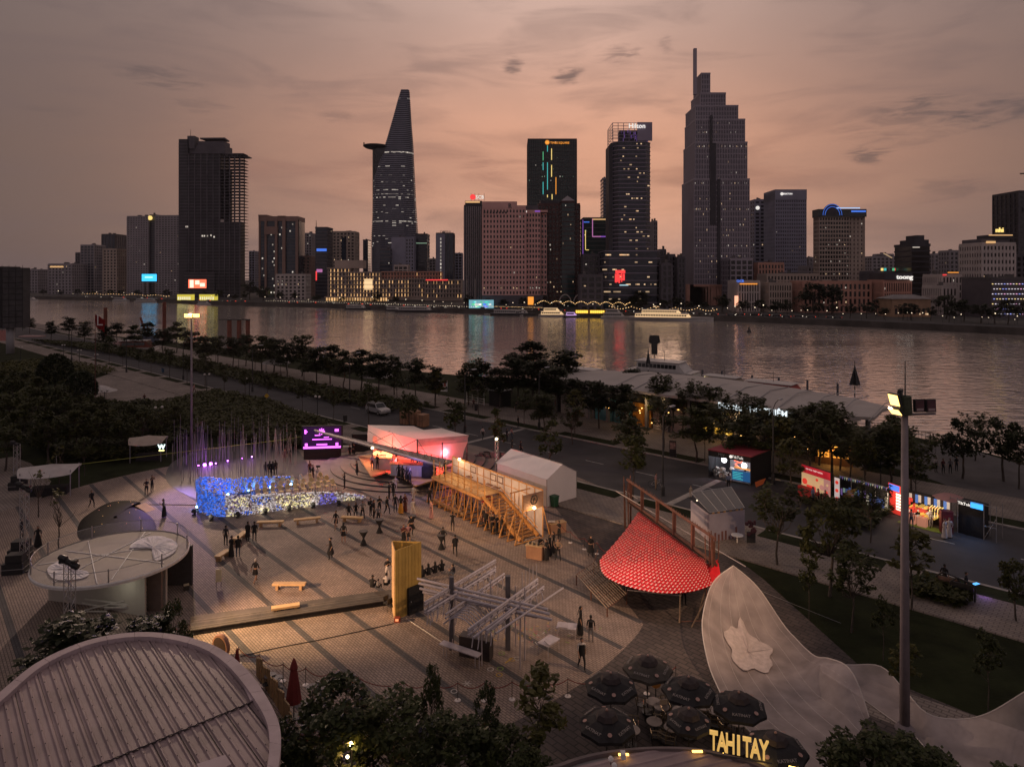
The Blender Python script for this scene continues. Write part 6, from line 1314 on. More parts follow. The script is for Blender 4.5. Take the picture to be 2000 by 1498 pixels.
def cane_chair():
 t=thing('cane_chair','round backed cane chair','chair',(0,0,0),0,'cane chairs inside the bottle wall');MB().lathe([(.22,.43),(.22,.49)],10).B('seat',cush,t)
 for a in(-.17,.17):
  for b in(-.17,.17):MB().tube((a,b,0),(a*.95,b*.95,.44),.022,n=5).B('leg',cane,t)
 m=MB();ring_=[(.26*cos(k*pi/8),.2,.86+.29*sin(k*pi/8))for k in range(17)];m.path(ring_,.03,5);[m.tube((.2*x,.2,.62),(.2*x,.2,1.1),.012,n=3)for x in(-.8,-.4,0,.4,.8)];m.tube((-.14,.2,.46),(-.2,.2,.7),.02,n=4);m.tube((.14,.2,.46),(.2,.2,.7),.02,n=4);m.B('backrest',cane,t);o=MB().lathe([(.23,-.012),(.23,.012)],12).B('back_panel',cush,t,loc=(0,.2,.86));o.rotation_euler=(pi/2,0,0);return t
ch0=cane_chair();n=0
for row,(a,b,cnt)in enumerate((((652,962),(505,980),11),((640,954),(490,973),11),((628,948),(480,967),9))):
 for i in range(cnt):
  f=i/(cnt-1);px,py=a[0]+(b[0]-a[0])*f,a[1]+(b[1]-a[1])*f;loc=(*P(px,py-6),.02);rz=2.75+RU(-.25,.25)
  lb='%s cane chair from the right in the %s row inside the bottle wall'%(ordn(i),('front','middle','back')[row])
  if n==0:ch0.location=loc;ch0.rotation_euler=(0,0,rz);ch0['label']=lb
  else:dup(ch0,loc,rz,lb)
  n+=1
pine=mat('pale pine',(.50,.33,.17),.7,.12,2.0,bump=.1);pine2=mat('darker pine',(.40,.25,.13),.75,.12,2.0)
def bench(label,a,b,w=.5,h=.45,legs='slab',z=.015):
 pa,pb=P(*a,h+z),P(*b,h+z);c=((pa[0]+pb[0])/2,(pa[1]+pb[1])/2);L=sqrt((pa[0]-pb[0])**2+(pa[1]-pb[1])**2);rz=atan2(pb[1]-pa[1],pb[0]-pa[0])
 t=thing('plaza_bench',label,'bench',(*c,z),rz);MB().box(-L/2,L/2,-w/2,w/2,h-.13,h).B('seat',pine,t)
 for s in(-1,1):
  if legs=='slab':MB().box(s*L*.36-.09,s*L*.36+.09,-w*.42,w*.42,0,h-.132).B('leg',pine2,t)
  else:MB().tube((s*L*.36,-w*.5,.17),(s*L*.36,w*.5,.17),.17,n=10).B('leg',pine,t)
 return t
bench('yellow lit bench with chunky legs in the middle of the plaza',(533,1138),(597,1138),.42);bench('long wooden bench nearest the bottle wall',(502,1018),(554,1017),.45);bench('long wooden bench right of the first one by the bottle wall',(574,1014),(626,1009),.45)
bench('slanted bench behind the standing pair in black',(459,1052),(480,1036),.5);bench('slanted bench with a black bag on its end',(424,1086),(446,1072),.5);bench('orange tinted bench where two women in black sit',(667,1008),(708,1010),.5)
bench('low wooden bench standing on the dark boardwalk',(530,1186),(585,1178),.45,.22,z=.37)
t=thing('info_board','small pale panel board standing alone on the plaza','sign',(*P(427,1146),.015),.3);MB().box(-.2,.2,-.03,.03,.35,1.25).B('panel',mat('cream panel',(.62,.55,.38),.6),t);m=MB();[m.box(x-.015,x+.015,-.02,.02,0,.35)for x in(-.16,.16)];m.B('leg',DM,t)
for i,(px,py,lb)in enumerate(((331,1113,'small dark cube with a pale top nearest the round canopy edge'),(363,1127,'upper small cube stool of two on the plaza at left'),(364,1152,'lower small cube stool of two on the plaza at left'))):
 t=thing('cube_stool',lb,'stool',(*P(px,py),.015),.5);MB().box(-.17,.17,-.17,.17,0,.34).B('body',mat('dark cube',(.04,.035,.03)),t);MB().box(-.175,.175,-.175,.175,.34,.37).B('top',mat('pale cube top',(.5,.42,.28)),t)
def cocktail():
 t=thing('cocktail_table','cocktail table in a black cloth','table',(0,0,0),0,'black cocktail tables');MB().lathe([(.30,0),(.26,.05),(.07,.5),(.10,.62),(.36,1.08),(.37,1.12)],14).B('cloth',BC,t,smooth=1);MB().lathe([(.36,1.12),(.36,1.14)],14).B('tabletop',mat('dark table top',(.07,.065,.065)),t);return t
k0=cocktail()
for i,(px,py,lb)in enumerate(((710,1064,'black waisted cocktail table standing alone, nearest the timber tower'),(741,1040,'black waisted cocktail table beside the man in a grey vest'),(789,1056,'black cocktail table behind the top of the timber tower'),(805,1032,'black cocktail table behind the group near the timber tower'),(862,1072,'black cocktail table beside the man walking away'))):
 if i==0:k0.location=(*P(px,py),.015);k0['label']=lb
 else:dup(k0,(*P(px,py),.015),i,lb)
bw=thing('boardwalk','long low dark boardwalk running from the round canopy to the timber tower','platform',(*P(575,1195),0));bx,by=P(575,1195)
a0,a1,a2,a3=P(372,1203,.36),P(770,1150,.36),P(770,1170,.36),P(372,1231,.36);deckm=mat('grey boards',(.075,.065,.058),.8,.2,1.5,obj=.3)
for i in range(7):
 f0,f1=i/7+.006,(i+1)/7-.006;q=[lerp(a0,a3,f0),lerp(a1,a2,f0),lerp(a1,a2,f1),lerp(a0,a3,f1)];MB().prism([(x-bx,y-by)for x,y in q[::-1]],.30,.36+.004*(i%3)).B('plank',deckm,bw)
q=[lerp(a0,a3,.01),lerp(a1,a2,.01),lerp(a1,a2,.985),lerp(a0,a3,.985)];MB().prism([(x-bx,y-by)for x,y in q[::-1]],0,.297).B('skirt',BC,bw)
tw=thing('timber_tower','tall triangular booth of yellow upright planks with a black door','booth',(-6.9,44.6,0));a,b,c=(-7.50,43.7),(-6.02,45.2),(-7.95,45.3);hT=4.45
yel=mat('yellow planks',(.50,.33,.085),.7,.12,1.2,obj=.12,bump=.15)
def pl_wall(p,q,n,mt,th=.06,skip=None,zt_=hT):
 for i in range(n):
  u0,u1=lerp(p,q,i/n+.004),lerp(p,q,(i+1)/n-.004);cx_,cy_=(u0[0]+u1[0])/2,(u0[1]+u1[1])/2
  MB().obox((cx_,cy_),(q[0]-p[0],q[1]-p[1]),sqrt((u0[0]-u1[0])**2+(u0[1]-u1[1])**2),th,(skip[i]if skip else 0),zt_+.01*(i%2)).B('plank',mt,tw,wc=1)
pl_wall(a,b,8,yel);pl_wall(b,c,8,yel);pl_wall(c,a,6,pine)
m=MB().prism([a,b,c],.02,3.2);mm=MB();e_=.10;cen=tuple((a[i]+b[i]+c[i])/3 for i in range(2));mm.prism([lerp(p,cen,.12)for p in(a,b,c)],.1,3.4);mm.B('inner_floor',BC,tw,wc=1)
d0,d1=lerp(a,b,.45),lerp(a,b,1.02);nx_,ny_=(b[1]-a[1]),-(b[0]-a[0]);nl=sqrt(nx_*nx_+ny_*ny_);off_=(nx_/nl*.22,ny_/nl*.22)
MB().prism([d0,d1,(d1[0]+off_[0],d1[1]+off_[1]),(d0[0]+off_[0],d0[1]+off_[1])][::-1],0,1.75).B('door',BC,tw,wc=1);MB().ball((d0[0]+off_[0]*1.1+.12,d0[1]+off_[1]*1.1+.08,.9),.04,6).B('handle',GM,tw,wc=1)
for px,py,lb in((757,1190,'small dark folding chair left of the timber tower'),(765,1196,'second folding chair touching the timber tower')):
 t=thing('folding_chair',lb,'chair',(*P(px,py),.015),.8);MB().box(-.2,.2,-.2,.2,.42,.46).B('seat',DM,t);MB().box(-.2,.2,.18,.21,.5,.85).B('backrest',DM,t);[MB().tube((x,y,0),(x,y,.42),.015,n=4).B('leg',DM,t)for x in(-.18,.18)for y in(-.18,.18)]
t=thing('uplight_box','small red cased floor lamp at the foot of the timber tower','lamp',(*P(776,1214),.015));MB().box(-.18,.18,-.15,.15,0,.28).B('case',mat('red case',(.3,.06,.03)),t);MB().box(-.1,.1,-.17,-.15,.1,.24).B('lens',emit('orange lens',(1,.35,.15),1),t)
t=thing('ground_cable','long black cable lying across the lower plaza','cable',(*P(620,1250),.02));q=[P(470,1282),P(540,1266),P(620,1251),P(700,1234),P(770,1218)];MB().path([(x,y,.035)for x,y in q],.025,5).B('cable',BP,t,wc=1)
t=thing('ground_cable','thin cable from the timber tower toward the steel frame','cable',(*P(820,1225),.02));q=[P(793,1208),P(850,1246),P(865,1256)];MB().path([(x,y,.03)for x,y in q],.015,4).B('cable',WP,t,wc=1)
t=thing('ground_cable','black cable crossing the plaza from the dark mound to the bottle wall','cable',(*P(330,985),.02));q=[P(270,986),P(330,986),P(383,987)];MB().path([(x,y,.035)for x,y in q],.03,4).B('cable',BP,t,wc=1)
gl=thing('timber_gallery','raised timber gallery on slanted legs with a stair and a lit sign panel','gallery',(-2.5,62,0))
ga,gb=Vector(P(845,978)),Vector(P(1018,1062));gd=(gb-ga);GL=gd.length;gd=gd/GL;gn=Vector((-gd.y,gd.x));gn=gn if gn.y>0 else-gn
def G(u,v,z):p=ga+gd*u+gn*v;return(p.x,p.y,z)
wood=mat('warm timber',(.56,.275,.085),.65,.12,1.5,obj=.10,bump=.1);panel_m=fabric('white gallery panel',(.68,.60,.56),.35)
GW,DZ,TZ,NF=2.35,2.45,4.0,14;stair_u=GL-5.6
def bar(name,p,q,w,mt=wood,par=None):
 m=MB().beam(p,q,w);return m.B(name,mt,gl,wc=1)
for i in range(NF):
 u=GL*i/(NF-1);tz=TZ if u<stair_u+.5 or i==NF-1 else 3.2
 bar('post',G(u,.15,0),G(u,.15,tz if u<stair_u+.5 else(2.9 if i<NF-2 else TZ)),.09);bar('slanted_leg',G(u-.05,-.62,0),G(u,.08,2.5 if u<stair_u else 2.0),.09);bar('foot_beam',G(u,-.7,.06),G(u,GW,.06),.08);bar('post',G(u,GW,0),G(u,GW,TZ),.08)
for k in range(24):
 u0=stair_u*k/24;MB().prism([G(u0+.012,0,0)[:2],G(u0+stair_u/24-.012,0,0)[:2],G(u0+stair_u/24-.012,GW-.1,0)[:2],G(u0+.012,GW-.1,0)[:2]],DZ-.04,DZ+.004*(k%2)).B('deck_plank',mat('deck boards',(.42,.25,.11),.7,.12,2,obj=.12),gl,wc=1)
bar('edge_beam',G(0,-.02,DZ-.16),G(stair_u,-.02,DZ-.16),.22);bar('edge_beam',G(0,GW-.05,DZ-.18),G(stair_u,GW-.05,DZ-.18),.2)
for z,u1 in((DZ+.95,stair_u+.3),(DZ+.5,stair_u+.3)):bar('handrail',G(0,.06,z),G(u1,.06,z),.06)
bar('top_rail',G(0,GW,TZ-.03),G(GL,GW,TZ-.03),.09);bar('mid_rail',G(0,GW-.05,DZ+.75),G(GL,GW-.05,DZ+.75),.05)
for i in range(NF-1):
 u0,u1=GL*i/(NF-1)+.06,GL*(i+1)/(NF-1)-.06;zb=DZ+.02 if u1<stair_u+.4 else .15;m=MB().grid([[G(u0,GW-.02,zb),G(u1,GW-.02,zb)],[G(u0,GW-.02,TZ-.1),G(u1,GW-.02,TZ-.1)]]);m.B('panel',panel_m,gl,wc=1)
for i in(3,6,7):
 u0,u1=GL*i/(NF-1)+.14,GL*(i+1)/(NF-1)-.14;m=MB();[m.beam(p,q,.05)for p,q in((G(u0,GW-.1,DZ+.75),G(u1,GW-.1,DZ+.75)),(G(u0,GW-.1,TZ-.25),G(u1,GW-.1,TZ-.25)),(G(u0,GW-.1,DZ+.75),G(u0,GW-.1,TZ-.25)),(G(u1,GW-.1,DZ+.75),G(u1,GW-.1,TZ-.25)))];m.B('window_frame',mat('brown frame',(.16,.08,.05)),gl,wc=1);MB().beam(G(u0,GW-.5,DZ+.42),G(u1,GW-.5,DZ+.42),.3,.08).B('shelf',mat('brown frame',(.16,.08,.05)),gl,wc=1)
ns_=14
for k in range(ns_):
 u=stair_u+.35*k+.1;z=DZ-(k+1)*DZ/(ns_+1);MB().prism([G(u,.25,0)[:2],G(u+.36,.25,0)[:2],G(u+.36,GW-.3,0)[:2],G(u,GW-.3,0)[:2]],z-.06,z).B('tread',mat('stair tread',(.33,.17,.07),.7,.15,2,obj=.1),gl,wc=1)
for v in(.2,GW-.25):bar('stringer',G(stair_u,v,DZ-.05),G(stair_u+5.25,v,.1),.24)
bar('stair_rail',G(stair_u,GW-.3,DZ+.5),G(stair_u+5.3,GW-.3,.75),.06)
bar('lintel',G(GL-1.7,.15,TZ-.3),G(GL-1.7,GW,TZ-.3),.08);bar('lintel',G(GL,.15,2.62),G(GL,GW,2.62),.08);bar('brace',G(GL+.5,GW+.4,0),G(GL,GW,2.6),.07)
m=MB();m.beam(G(GL+.03,.2,3.3),G(GL+.03,GW-.05,3.3),.04,1.25);m.B('sign_panel',mat('slatted sign panel',(.30,.18,.13),.7,.2,3),gl,wc=1);m=MB();[m.beam(G(GL+.07,.2,2.72+.12*k),G(GL+.07,GW-.05,2.72+.12*k),.02,.05)for k in range(10)];m.B('panel_slat',mat('panel slats',(.36,.22,.15)),gl,wc=1,kind=ST)
m=MB();c_=Vector(G(GL+.12,GW*.55,3.38));
ring_=[(-.34,-.02),(-.18,.36),(.2,.36),(.36,.02),(.16,-.36),(-.2,-.36)];pp=[tuple(c_+Vector((gn.x*a,gn.y*a,b)))for a,b in ring_];m.path(pp+[pp[0]],.045,5);m.path([tuple(c_+Vector((gn.x*a,gn.y*a,b)))for a,b in((-.1,-.2),(0,.2),(.15,-.05),(-.15,.02))],.035,5);m.B('emblem',DM,gl,wc=1)
t=thing('star_lamp','dazzling warm lamp under the gallery sign panel','lamp',G(GL+.16,GW*.55,2.72));MB().ball((0,0,0),.11,8).B('bulb',emit('star bulb',(1,.8,.45),26),t);lamp('star_glow','POINT',tuple(Vector(G(GL+.6,GW*.4,2.7))),55,(1,.62,.3),t,size=.12)
t=thing('gallery_lamp','bright lamp lighting the far end panel of the gallery','lamp',G(1.7,GW-.35,TZ+.1));MB().ball((0,0,0),.10,8).B('bulb',emit('star bulb',(1,.8,.45),26),t);lamp('gallery_glow','POINT',G(1.7,GW-.9,TZ+.2),130,(1,.66,.32),t,size=.15)
for u in(4.2,7.2,10.5):lamp('gallery_wash','POINT',G(u,.95,3.5 if u<9 else 3.1),46,(1,.62,.33),gl,size=.2)
for u in(2.2,5.0,7.6,10.6):lamp('gallery_under','POINT',G(u,-2.6,1.7),(40 if u>4 else 30),(1,.52,.18),gl,size=.2)
red_rug=mat('red textile',(.42,.05,.04),.9,.2,3)
t=thing('red_shelves','stack of red covered steps under the gallery','shelf',G(8.0,.5,0));
for k in range(7):m=MB().prism([G(7.7,.35,0)[:2],G(8.5,.35,0)[:2],G(8.5,1.2,0)[:2],G(7.7,1.2,0)[:2]],.15+.33*k,.24+.33*k);m.B('shelf',red_rug if k in(0,1,2,5,6)else mat('pale textile',(.5,.38,.3)),t,wc=1)
[MB().beam(G(u,.4,0),G(u,.4,2.4),.05).B('upright',wood,t,wc=1)for u in(7.68,8.52)]
for i in range(7):
 u=.9+i*.82;t=thing('looped_chair','low chair of bent loops along the gallery foot, %s from the far end'%ordn(i),'chair',G(u,-.35,.02),atan2(gd.y,gd.x),'low looped chairs along the gallery');m=MB();m.path([(-.3+.6*k/8,-.25,.3+.28*abs(sin(k*pi/4)))for k in range(9)],.035,5);m.path([(-.3,.2,.6),(0,.25,.85),(.3,.2,.6)],.035,5);[m.tube((x,y,0),(x,y,.42),.03,n=4)for x in(-.3,.3)for y in(-.25,.2)];m.B('frame',pine2,t);MB().box(-.3,.3,-.25,.2,.38,.44).B('seat',pine2,t)
def truss(mb,x,y,h,w=.3,r=.025):
 cs=[(x-w/2,y-w/2),(x+w/2,y-w/2),(x+w/2,y+w/2),(x-w/2,y+w/2)]
 for c in cs:mb.tube((*c,0),(*c,h),r,n=4)
 n=int(h/.42)
 for k in range(n):
  for i in range(4):a,b=cs[i],cs[(i+1)%4];mb.tube((*(a if k%2 else b),h*k/n),(*(b if k%2 else a),h*(k+1)/n),r*.6,n=3)
alu=mat('aluminium truss',(.42,.40,.40),.4,.1,4,metal=.4)
t=thing('truss_tower','slim lighting truss with a warm bulb beside the white tent','truss tower',(*P(970,952),0));m=MB();truss(m,0,0,5.0);m.B('truss',alu,t);MB().ball((0,-.2,5.1),.13,8).B('bulb',emit('bright bulb',(1,.8,.45),14),t);MB().box(.0,.3,-.1,.2,4.9,5.3).B('lamp_head',BP,t)
tn=thing('gabled_tent','white gabled marquee tent behind the gallery','tent',(*P(1068,990),0));o=Vector(P(1068,990));dl=Vector((-.643,.766));dw=Vector((.766,.643))
def TN(u,v,z):p=o+dl*u+dw*v;return(p.x,p.y,z)
tw_m=fabric('tent sheet',(.69,.66,.70),.15,.7,.04,.8);TL,TW_,TE,TR=7.6,4.0,2.65,3.75
for nm,q in(('roof_sheet',(TN(-.1,-.08,TE),TN(TL+.1,-.08,TE),TN(TL+.1,TW_/2,TR),TN(-.1,TW_/2,TR))),('roof_sheet',(TN(-.1,TW_+.08,TE),TN(TL+.1,TW_+.08,TE),TN(TL+.1,TW_/2,TR),TN(-.1,TW_/2,TR)))):
 m=MB();m.grid([[lerp(lerp(q[0],q[1],i/8),lerp(q[3],q[2],i/8),j/3)[:2]+(lerp(lerp(q[0],q[1],i/8),lerp(q[3],q[2],i/8),j/3)[2]-(.04 if i%2 else 0),)for i in range(9)]for j in range(4)]);m.B(nm,tw_m,tn,wc=1)
pan=fabric('cream tent wall',(.55,.50,.44),.3,.7)
for i in range(8):u0,u1=TL*i/8+.01,TL*(i+1)/8-.01;MB().add([TN(u0,0,0),TN(u1,0,0),TN(u1,0,1.95),TN(u0,0,1.95)],[(0,1,2,3)]).B('wall_panel',pan,tn,wc=1)
MB().add([TN(0,0,1.95),TN(TL,0,1.95),TN(TL,0,TE-.02),TN(0,0,TE-.02)],[(0,1,2,3)]).B('valance',tw_m,tn,wc=1)
MB().add([TN(0,0,0),TN(0,TW_,0),TN(0,TW_,TE),TN(0,TW_/2,TR-.05),TN(0,0,TE)],[(0,1,2,3,4)]).B('gable_sheet',tw_m,tn,wc=1);MB().add([TN(TL,0,0),TN(TL,TW_,0),TN(TL,TW_,TE),TN(TL,TW_/2,TR-.05),TN(TL,0,TE)],[(0,1,2,3,4)]).B('gable_sheet',tw_m,tn,wc=1);MB().add([TN(0,TW_,0),TN(TL,TW_,0),TN(TL,TW_,TE),TN(0,TW_,TE)],[(0,1,2,3)]).B('back_sheet',tw_m,tn,wc=1)
m=MB();[m.tube(TN(u,v,0),TN(u,v,TE),.04,n=5)for u in(0,TL)for v in(0,TW_)];m.tube(TN(0,TW_/2,TR),TN(TL,TW_/2,TR),.04,n=5);m.B('pole',GM,tn,wc=1)
t=thing('wheelie_bin','dark green wheelie bin at the corner of the white tent','bin',(*P(1083,990),.01),-.8);MB().add([(-.24,-.26,.08),(.24,-.26,.08),(.24,.26,.08),(-.24,.26,.08),(-.3,-.32,1.0),(.3,-.32,1.0),(.3,.32,1.0),(-.3,.32,1.0)],[(3,2,1,0),(4,5,6,7),(0,1,5,4),(1,2,6,5),(2,3,7,6),(3,0,4,7)]).B('body',mat('green bin plastic',(.015,.07,.035),.5),t);MB().box(-.33,.33,-.36,.34,1.0,1.09).B('lid',mat('green bin plastic',(.015,.07,.035),.5),t);[MB().tube((x,.28,.1),(x+.06,.28,.1),.1,n=8).B('wheel',tyre,t)for x in(-.24,.18)]
t=thing('reception_desk','plywood reception desk at the foot of the gallery stair','desk',(*P(1045,1090),.015),-.42);MB().box(-.65,.65,-.28,.28,0,1.0).B('front',crate_m,t);MB().box(-.7,.7,-.34,.34,1.0,1.05).B('top',pine,t);m=MB();[m.box(x-.06,x+.06,-.1,.1,1.05,1.22)for x in(-.4,-.05,.3)];m.B('items',DM,t)
t=thing('plywood_desk','plywood crate desk behind the stair by the rope barrier','desk',(*P(1088,1040),.015),.5);MB().box(-.75,.75,-.3,.3,0,.85).B('front',crate_m,t);MB().box(-.78,.78,-.33,.33,.85,.9).B('top',pine,t)
t=thing('lectern','pale lectern table right of the gallery stair','lectern',(*P(1077,1042),.015));MB().tube((0,0,0),(0,0,1.0),.035).B('post',pine2,t);MB().box(-.3,.3,-.2,.2,1.0,1.05).B('top',mat('pale top',(.6,.5,.42)),t)
rope_m=mat('red rope',(.17,.022,.02),.8,.1,5);chrome=mat('chrome post',(.30,.28,.28),.25,.1,5,metal=.8);discm=mat('white base disc',(.62,.56,.54),.5,.1,3)
def stanchion():
 t=thing('rope_post','chrome rope post','rope post',(0,0,0),0,'chrome rope posts');MB().lathe([(.17,0),(.17,.02),(.05,.04)],12).B('base',discm,t);MB().tube((0,0,.03),(0,0,.95),.022,n=6).B('post',chrome,t);MB().ball((0,0,.97),.035,6).B('finial',chrome,t);return t
rp0=stanchion();first=True
def barrier(pxs,desc):
 global first
 pos=[P(*q)for q in pxs]
 for i,p in enumerate(pos):
  lb='chrome rope post %s, %s from its left end'%(desc,ordn(i))
  if first:rp0.location=(*p,.015);rp0['label']=lb;first=False
  else:dup(rp0,(*p,.015),0,lb)
 for i,(a,b)in enumerate(zip(pos[:-1],pos[1:])):
  t=thing('barrier_rope','red sagging rope %s, %s span from its left end'%(desc,ordn(i)),'rope',(*a,.9),0,'red ropes '+desc);m=MB();m.path([(a[0]+(b[0]-a[0])*k/8,a[1]+(b[1]-a[1])*k/8,.92-.28*(1-(k/4-1)**2))for k in range(9)],.022,5);m.B('rope',rope_m,t,wc=1)
barrier([(466,1297),(506,1312),(553,1330),(597,1338),(644,1348),(700,1358),(789,1368),(840,1366),(894,1368),(946,1368),(1000,1366),(1053,1362),(1109,1360),(1180,1358),(1263,1355),(1320,1335)],'along the lower plaza edge')
barrier([(1092,1040),(1114,1060),(1141,1073),(1166,1082),(1190,1100)],'by the red canopy')
fr=thing('tube_installation','open grey tube frame of crossing beams on columns','installation',(*P(975,1262),0));tube_m=mat('grey violet tube',(.46,.42,.46),.5,.12,3,metal=.3);dk=mat('dark steel column',(.10,.095,.11),.5,.15,3)
def Wz(px,py,z):a=P(px,py,z);return(a[0],a[1],z)
def Q(px,py,z=0):a=P(px,py,z);return(*a,z)
for(px,py,h,w)in((882,1268,4.3,.26),(992,1268,4.35,.30)):x,y=P(px,py);MB().box(x-w/2,x+w/2,y-w/2,y+w/2,0,h).B('column',dk,fr,wc=1)
for(px,py,h)in((1016,1308,3.9),(1025,1290,4.2),(941,1300,1.9),(1007,1262,3.6),(887,1240,3.2),(958,1265,4.0)):x,y=P(px,py);MB().tube((x,y,0),(x,y,h),.045,n=6).B('post',tube_m,fr,wc=1)
for k,(a,b,z)in enumerate((((815,1130),(1070,1190),3.55),((818,1139),(1074,1199),3.45),((820,1149),(1078,1210),3.3),((826,1156),(1050,1205),3.1))):MB().tube(Wz(*a,z),Wz(*b,z),.075,n=6).B('main_beam',tube_m,fr,wc=1)
def ladder(a,b,z,gap,n,mt=tube_m):
 for dz in gap:MB().tube(Wz(*a,z)if dz==0 else(*P(*a,z),z+dz),(*P(*b,z),z+dz),.06,n=6).B('cross_beam',mt,fr,wc=1)
 m=MB();p,q=P(*a,z),P(*b,z)
 for i in range(n):x=lerp(p,q,(i+.5)/n);m.tube((*x,z+min(gap)),(x[0]+.12,x[1]-.1,z+max(gap)),.032,n=4);m.path([(x[0],x[1],z+min(gap)),(x[0]+.1,x[1]-.35,z+min(gap)-.12),(x[0]+.05,x[1]-.5,z+min(gap)-.5)],.028,4)
 m.B('rung',mt,fr,wc=1,kind=ST)
ladder((829,1182),(968,1098),3.5,(0,.16,-.3,-.45),15);ladder((834,1195),(968,1112),3.4,(0,-.12),12);ladder((914,1234),(1050,1134),3.5,(0,-.18,.12),12);ladder((924,1245),(1040,1160),3.35,(0,),8);ladder((870,1200),(985,1120),3.2,(0,-.2),10);ladder((950,1238),(1062,1150),3.3,(0,.15),9)
MB().tube(Wz(968,1237,3.6),Wz(1100,1148,3.9),.055,n=6).B('diagonal_beam',tube_m,fr,wc=1)
for k in range(9):
 y0=1218-k*4.2;m=MB();pa,pb=P(866+k*5,y0,2.6),P(935+k*3,y0+22-k,2.3);m.path([(pa[0]+(pb[0]-pa[0])*i/8,pa[1]+(pb[1]-pa[1])*i/8,2.6-.3*i/8+.65*sin(pi*i/8))for i in range(9)],.042,4);m.B('curved_rib',tube_m,fr,wc=1)
m=MB();[m.tube((*P(900+k*3.5,1238,.0),.8),(*P(900+k*3.5,1238,.0),2.6),.018,n=3)for k in range(12)];[m.tube((*P(1020+k*7,1150-k*4,3.4),2.9),(*P(1020+k*7,1150-k*4,3.4),4.4),.025,n=4)for k in range(5)];m.B('upright_rod',tube_m,fr,wc=1,kind=ST)
t=thing('steel_table','long grey steel table frame under the tube installation','table',(*P(908,1285),.015));m=MB();a,b=Q(862,1254,.85),Q(937,1280,.85);MB().beam(a,b,.5,.05).B('top',tube_m,t,wc=1);[MB().tube((*p,0),(*p,.85),.03,n=4).B('leg',tube_m,t,wc=1)for p in(P(866,1281),P(872,1285),P(928,1304),P(936,1306),P(884,1276))]
t=thing('dark_plinth','dark boxy plinth behind the steel table','plinth',(*P(930,1282),.015),-.35);MB().box(-.95,.95,-.3,.3,0,1.15).B('body',mat('dark plinth board',(.035,.028,.03),.5),t);MB().box(-.97,.97,-.32,.32,1.15,1.18).B('top',mat('plinth top',(.07,.06,.06),.4),t)
for px,py,rz,lb in((1072,1273,.9,'grey steel table with two tilted flaps at right of the frame'),(1107,1243,-.2,'low grey steel table behind the two women in black')):
 t=thing('steel_table',lb,'table',(*P(px,py),.015),rz);MB().box(-.6,.6,-.4,.4,.62,.66).B('top',tube_m,t);[MB().tube((x,y,0),(x,y,.62),.02,n=4).B('leg',tube_m,t)for x in(-.55,.55)for y in(-.35,.35)];o=MB().box(-.3,.3,0,.4,0,.03).B('flap',tube_m,t,loc=(-.2,-.4,.7));o.rotation_euler=(.35,0,0)
chalk=[mat('white chalk',(.45,.42,.40)),mat('yellow chalk',(.42,.26,.03)),mat('green chalk',(.16,.25,.05)),mat('pink chalk',(.38,.12,.12))]
m=MB();rng=random.Random(21)
for _ in range(70):
 px,py=rng.gauss(1035,45),rng.gauss(1232,14);x,y=P(px,py);a=rng.random()*6;L=rng.uniform(.1,.4);m.obox((x,y),(cos(a),sin(a)),L,.05,.0175,.0185,rng.randrange(4))
for px,py,mi in((958,1307,0),(975,1318,1),(1000,1288,1),(977,1306,2),(887,1350,0),(980,1276,2),(1010,1286,0)):
 x,y=P(px,py);[m.obox((x+.16*cos(k*pi/4),y+.16*sin(k*pi/4)),(-sin(k*pi/4),cos(k*pi/4)),.14,.05,.0175,.0186,mi)for k in range(8)]
x,y=P(912,1335);[m.obox((x,y),(cos(k*pi/3),sin(k*pi/3)),.5,.05,.0175,.0186+.0004*k,0)for k in range(3)]
p_,q_=P(985,1296),P(1003,1284);m.obox(((p_[0]+q_[0])/2,(p_[1]+q_[1])/2),(q_[0]-p_[0],q_[1]-p_[1]),.7,.08,.0175,.019,1)
tag(m.B('chalk_drawings',chalk),'scattered coloured chalk drawings on the paving around the tube frame','drawing')
rc=thing('red_canopy','curved canopy of red shingles hung from a dark bamboo scaffold','canopy',(11,51,0))
up=[W(1250,994,58.2),W(1290,1020,55.2),W(1330,1048,52.2),W(1368,1074,49.6)];lowp=[P3(1172,1092,1.95),P3(1178,1118,1.8),P3(1205,1137,1.7),P3(1250,1151,1.7),P3(1300,1158,1.7),P3(1350,1155,1.75),P3(1392,1142,1.9)]
upc=catmull(up,8);lowc=catmull(lowp,8)
def samp(c,t):f=t*(len(c)-1);i=min(int(f),len(c)-2);return lerp(c[i],c[i+1],f-i)
def RC(u,v):
 a,b=samp(upc,u),samp(lowc,u);p=lerp(a,b,v);k=sin(pi*v);return(p[0]+.2*k*(1-u)**2,p[1]+.12*k*(1-u),p[2]+k*(.26*u-.05*(1-u)))
redm=mat('red shingle',(.72,.014,.022),.6,.1,2,island=.25);paled=mat('pale shingle tip',(.80,.56,.50),.7,.1,3)
m=MB().grid([[(lambda q:(q[0],q[1],q[2]-.05))(RC(i/24,j/14))for i in range(25)]for j in range(15)]);m.B('underlay',mat('dark red cloth',(.25,.012,.014),.8),rc,wc=1,smooth=1)
def shingle(u,v,du,dv):
 a,b,c,d=Vector(RC(u-du,v-dv)),Vector(RC(u+du,v-dv)),Vector(RC(u+du*.9,v+dv)),Vector(RC(u-du*.9,v+dv));n=(b-a).cross(d-a).normalized();n=n if n.z>0 else-n
 mid=(c+d)/2+(c-b)*.28;lift=n*.055;return[tuple(a),tuple(b),tuple(c+lift),tuple(mid+lift*1.2),tuple(d+lift)]
rng=random.Random(4);NR,NC=24,34;far_=MB();tips=MB();cnt=0
cells=[]
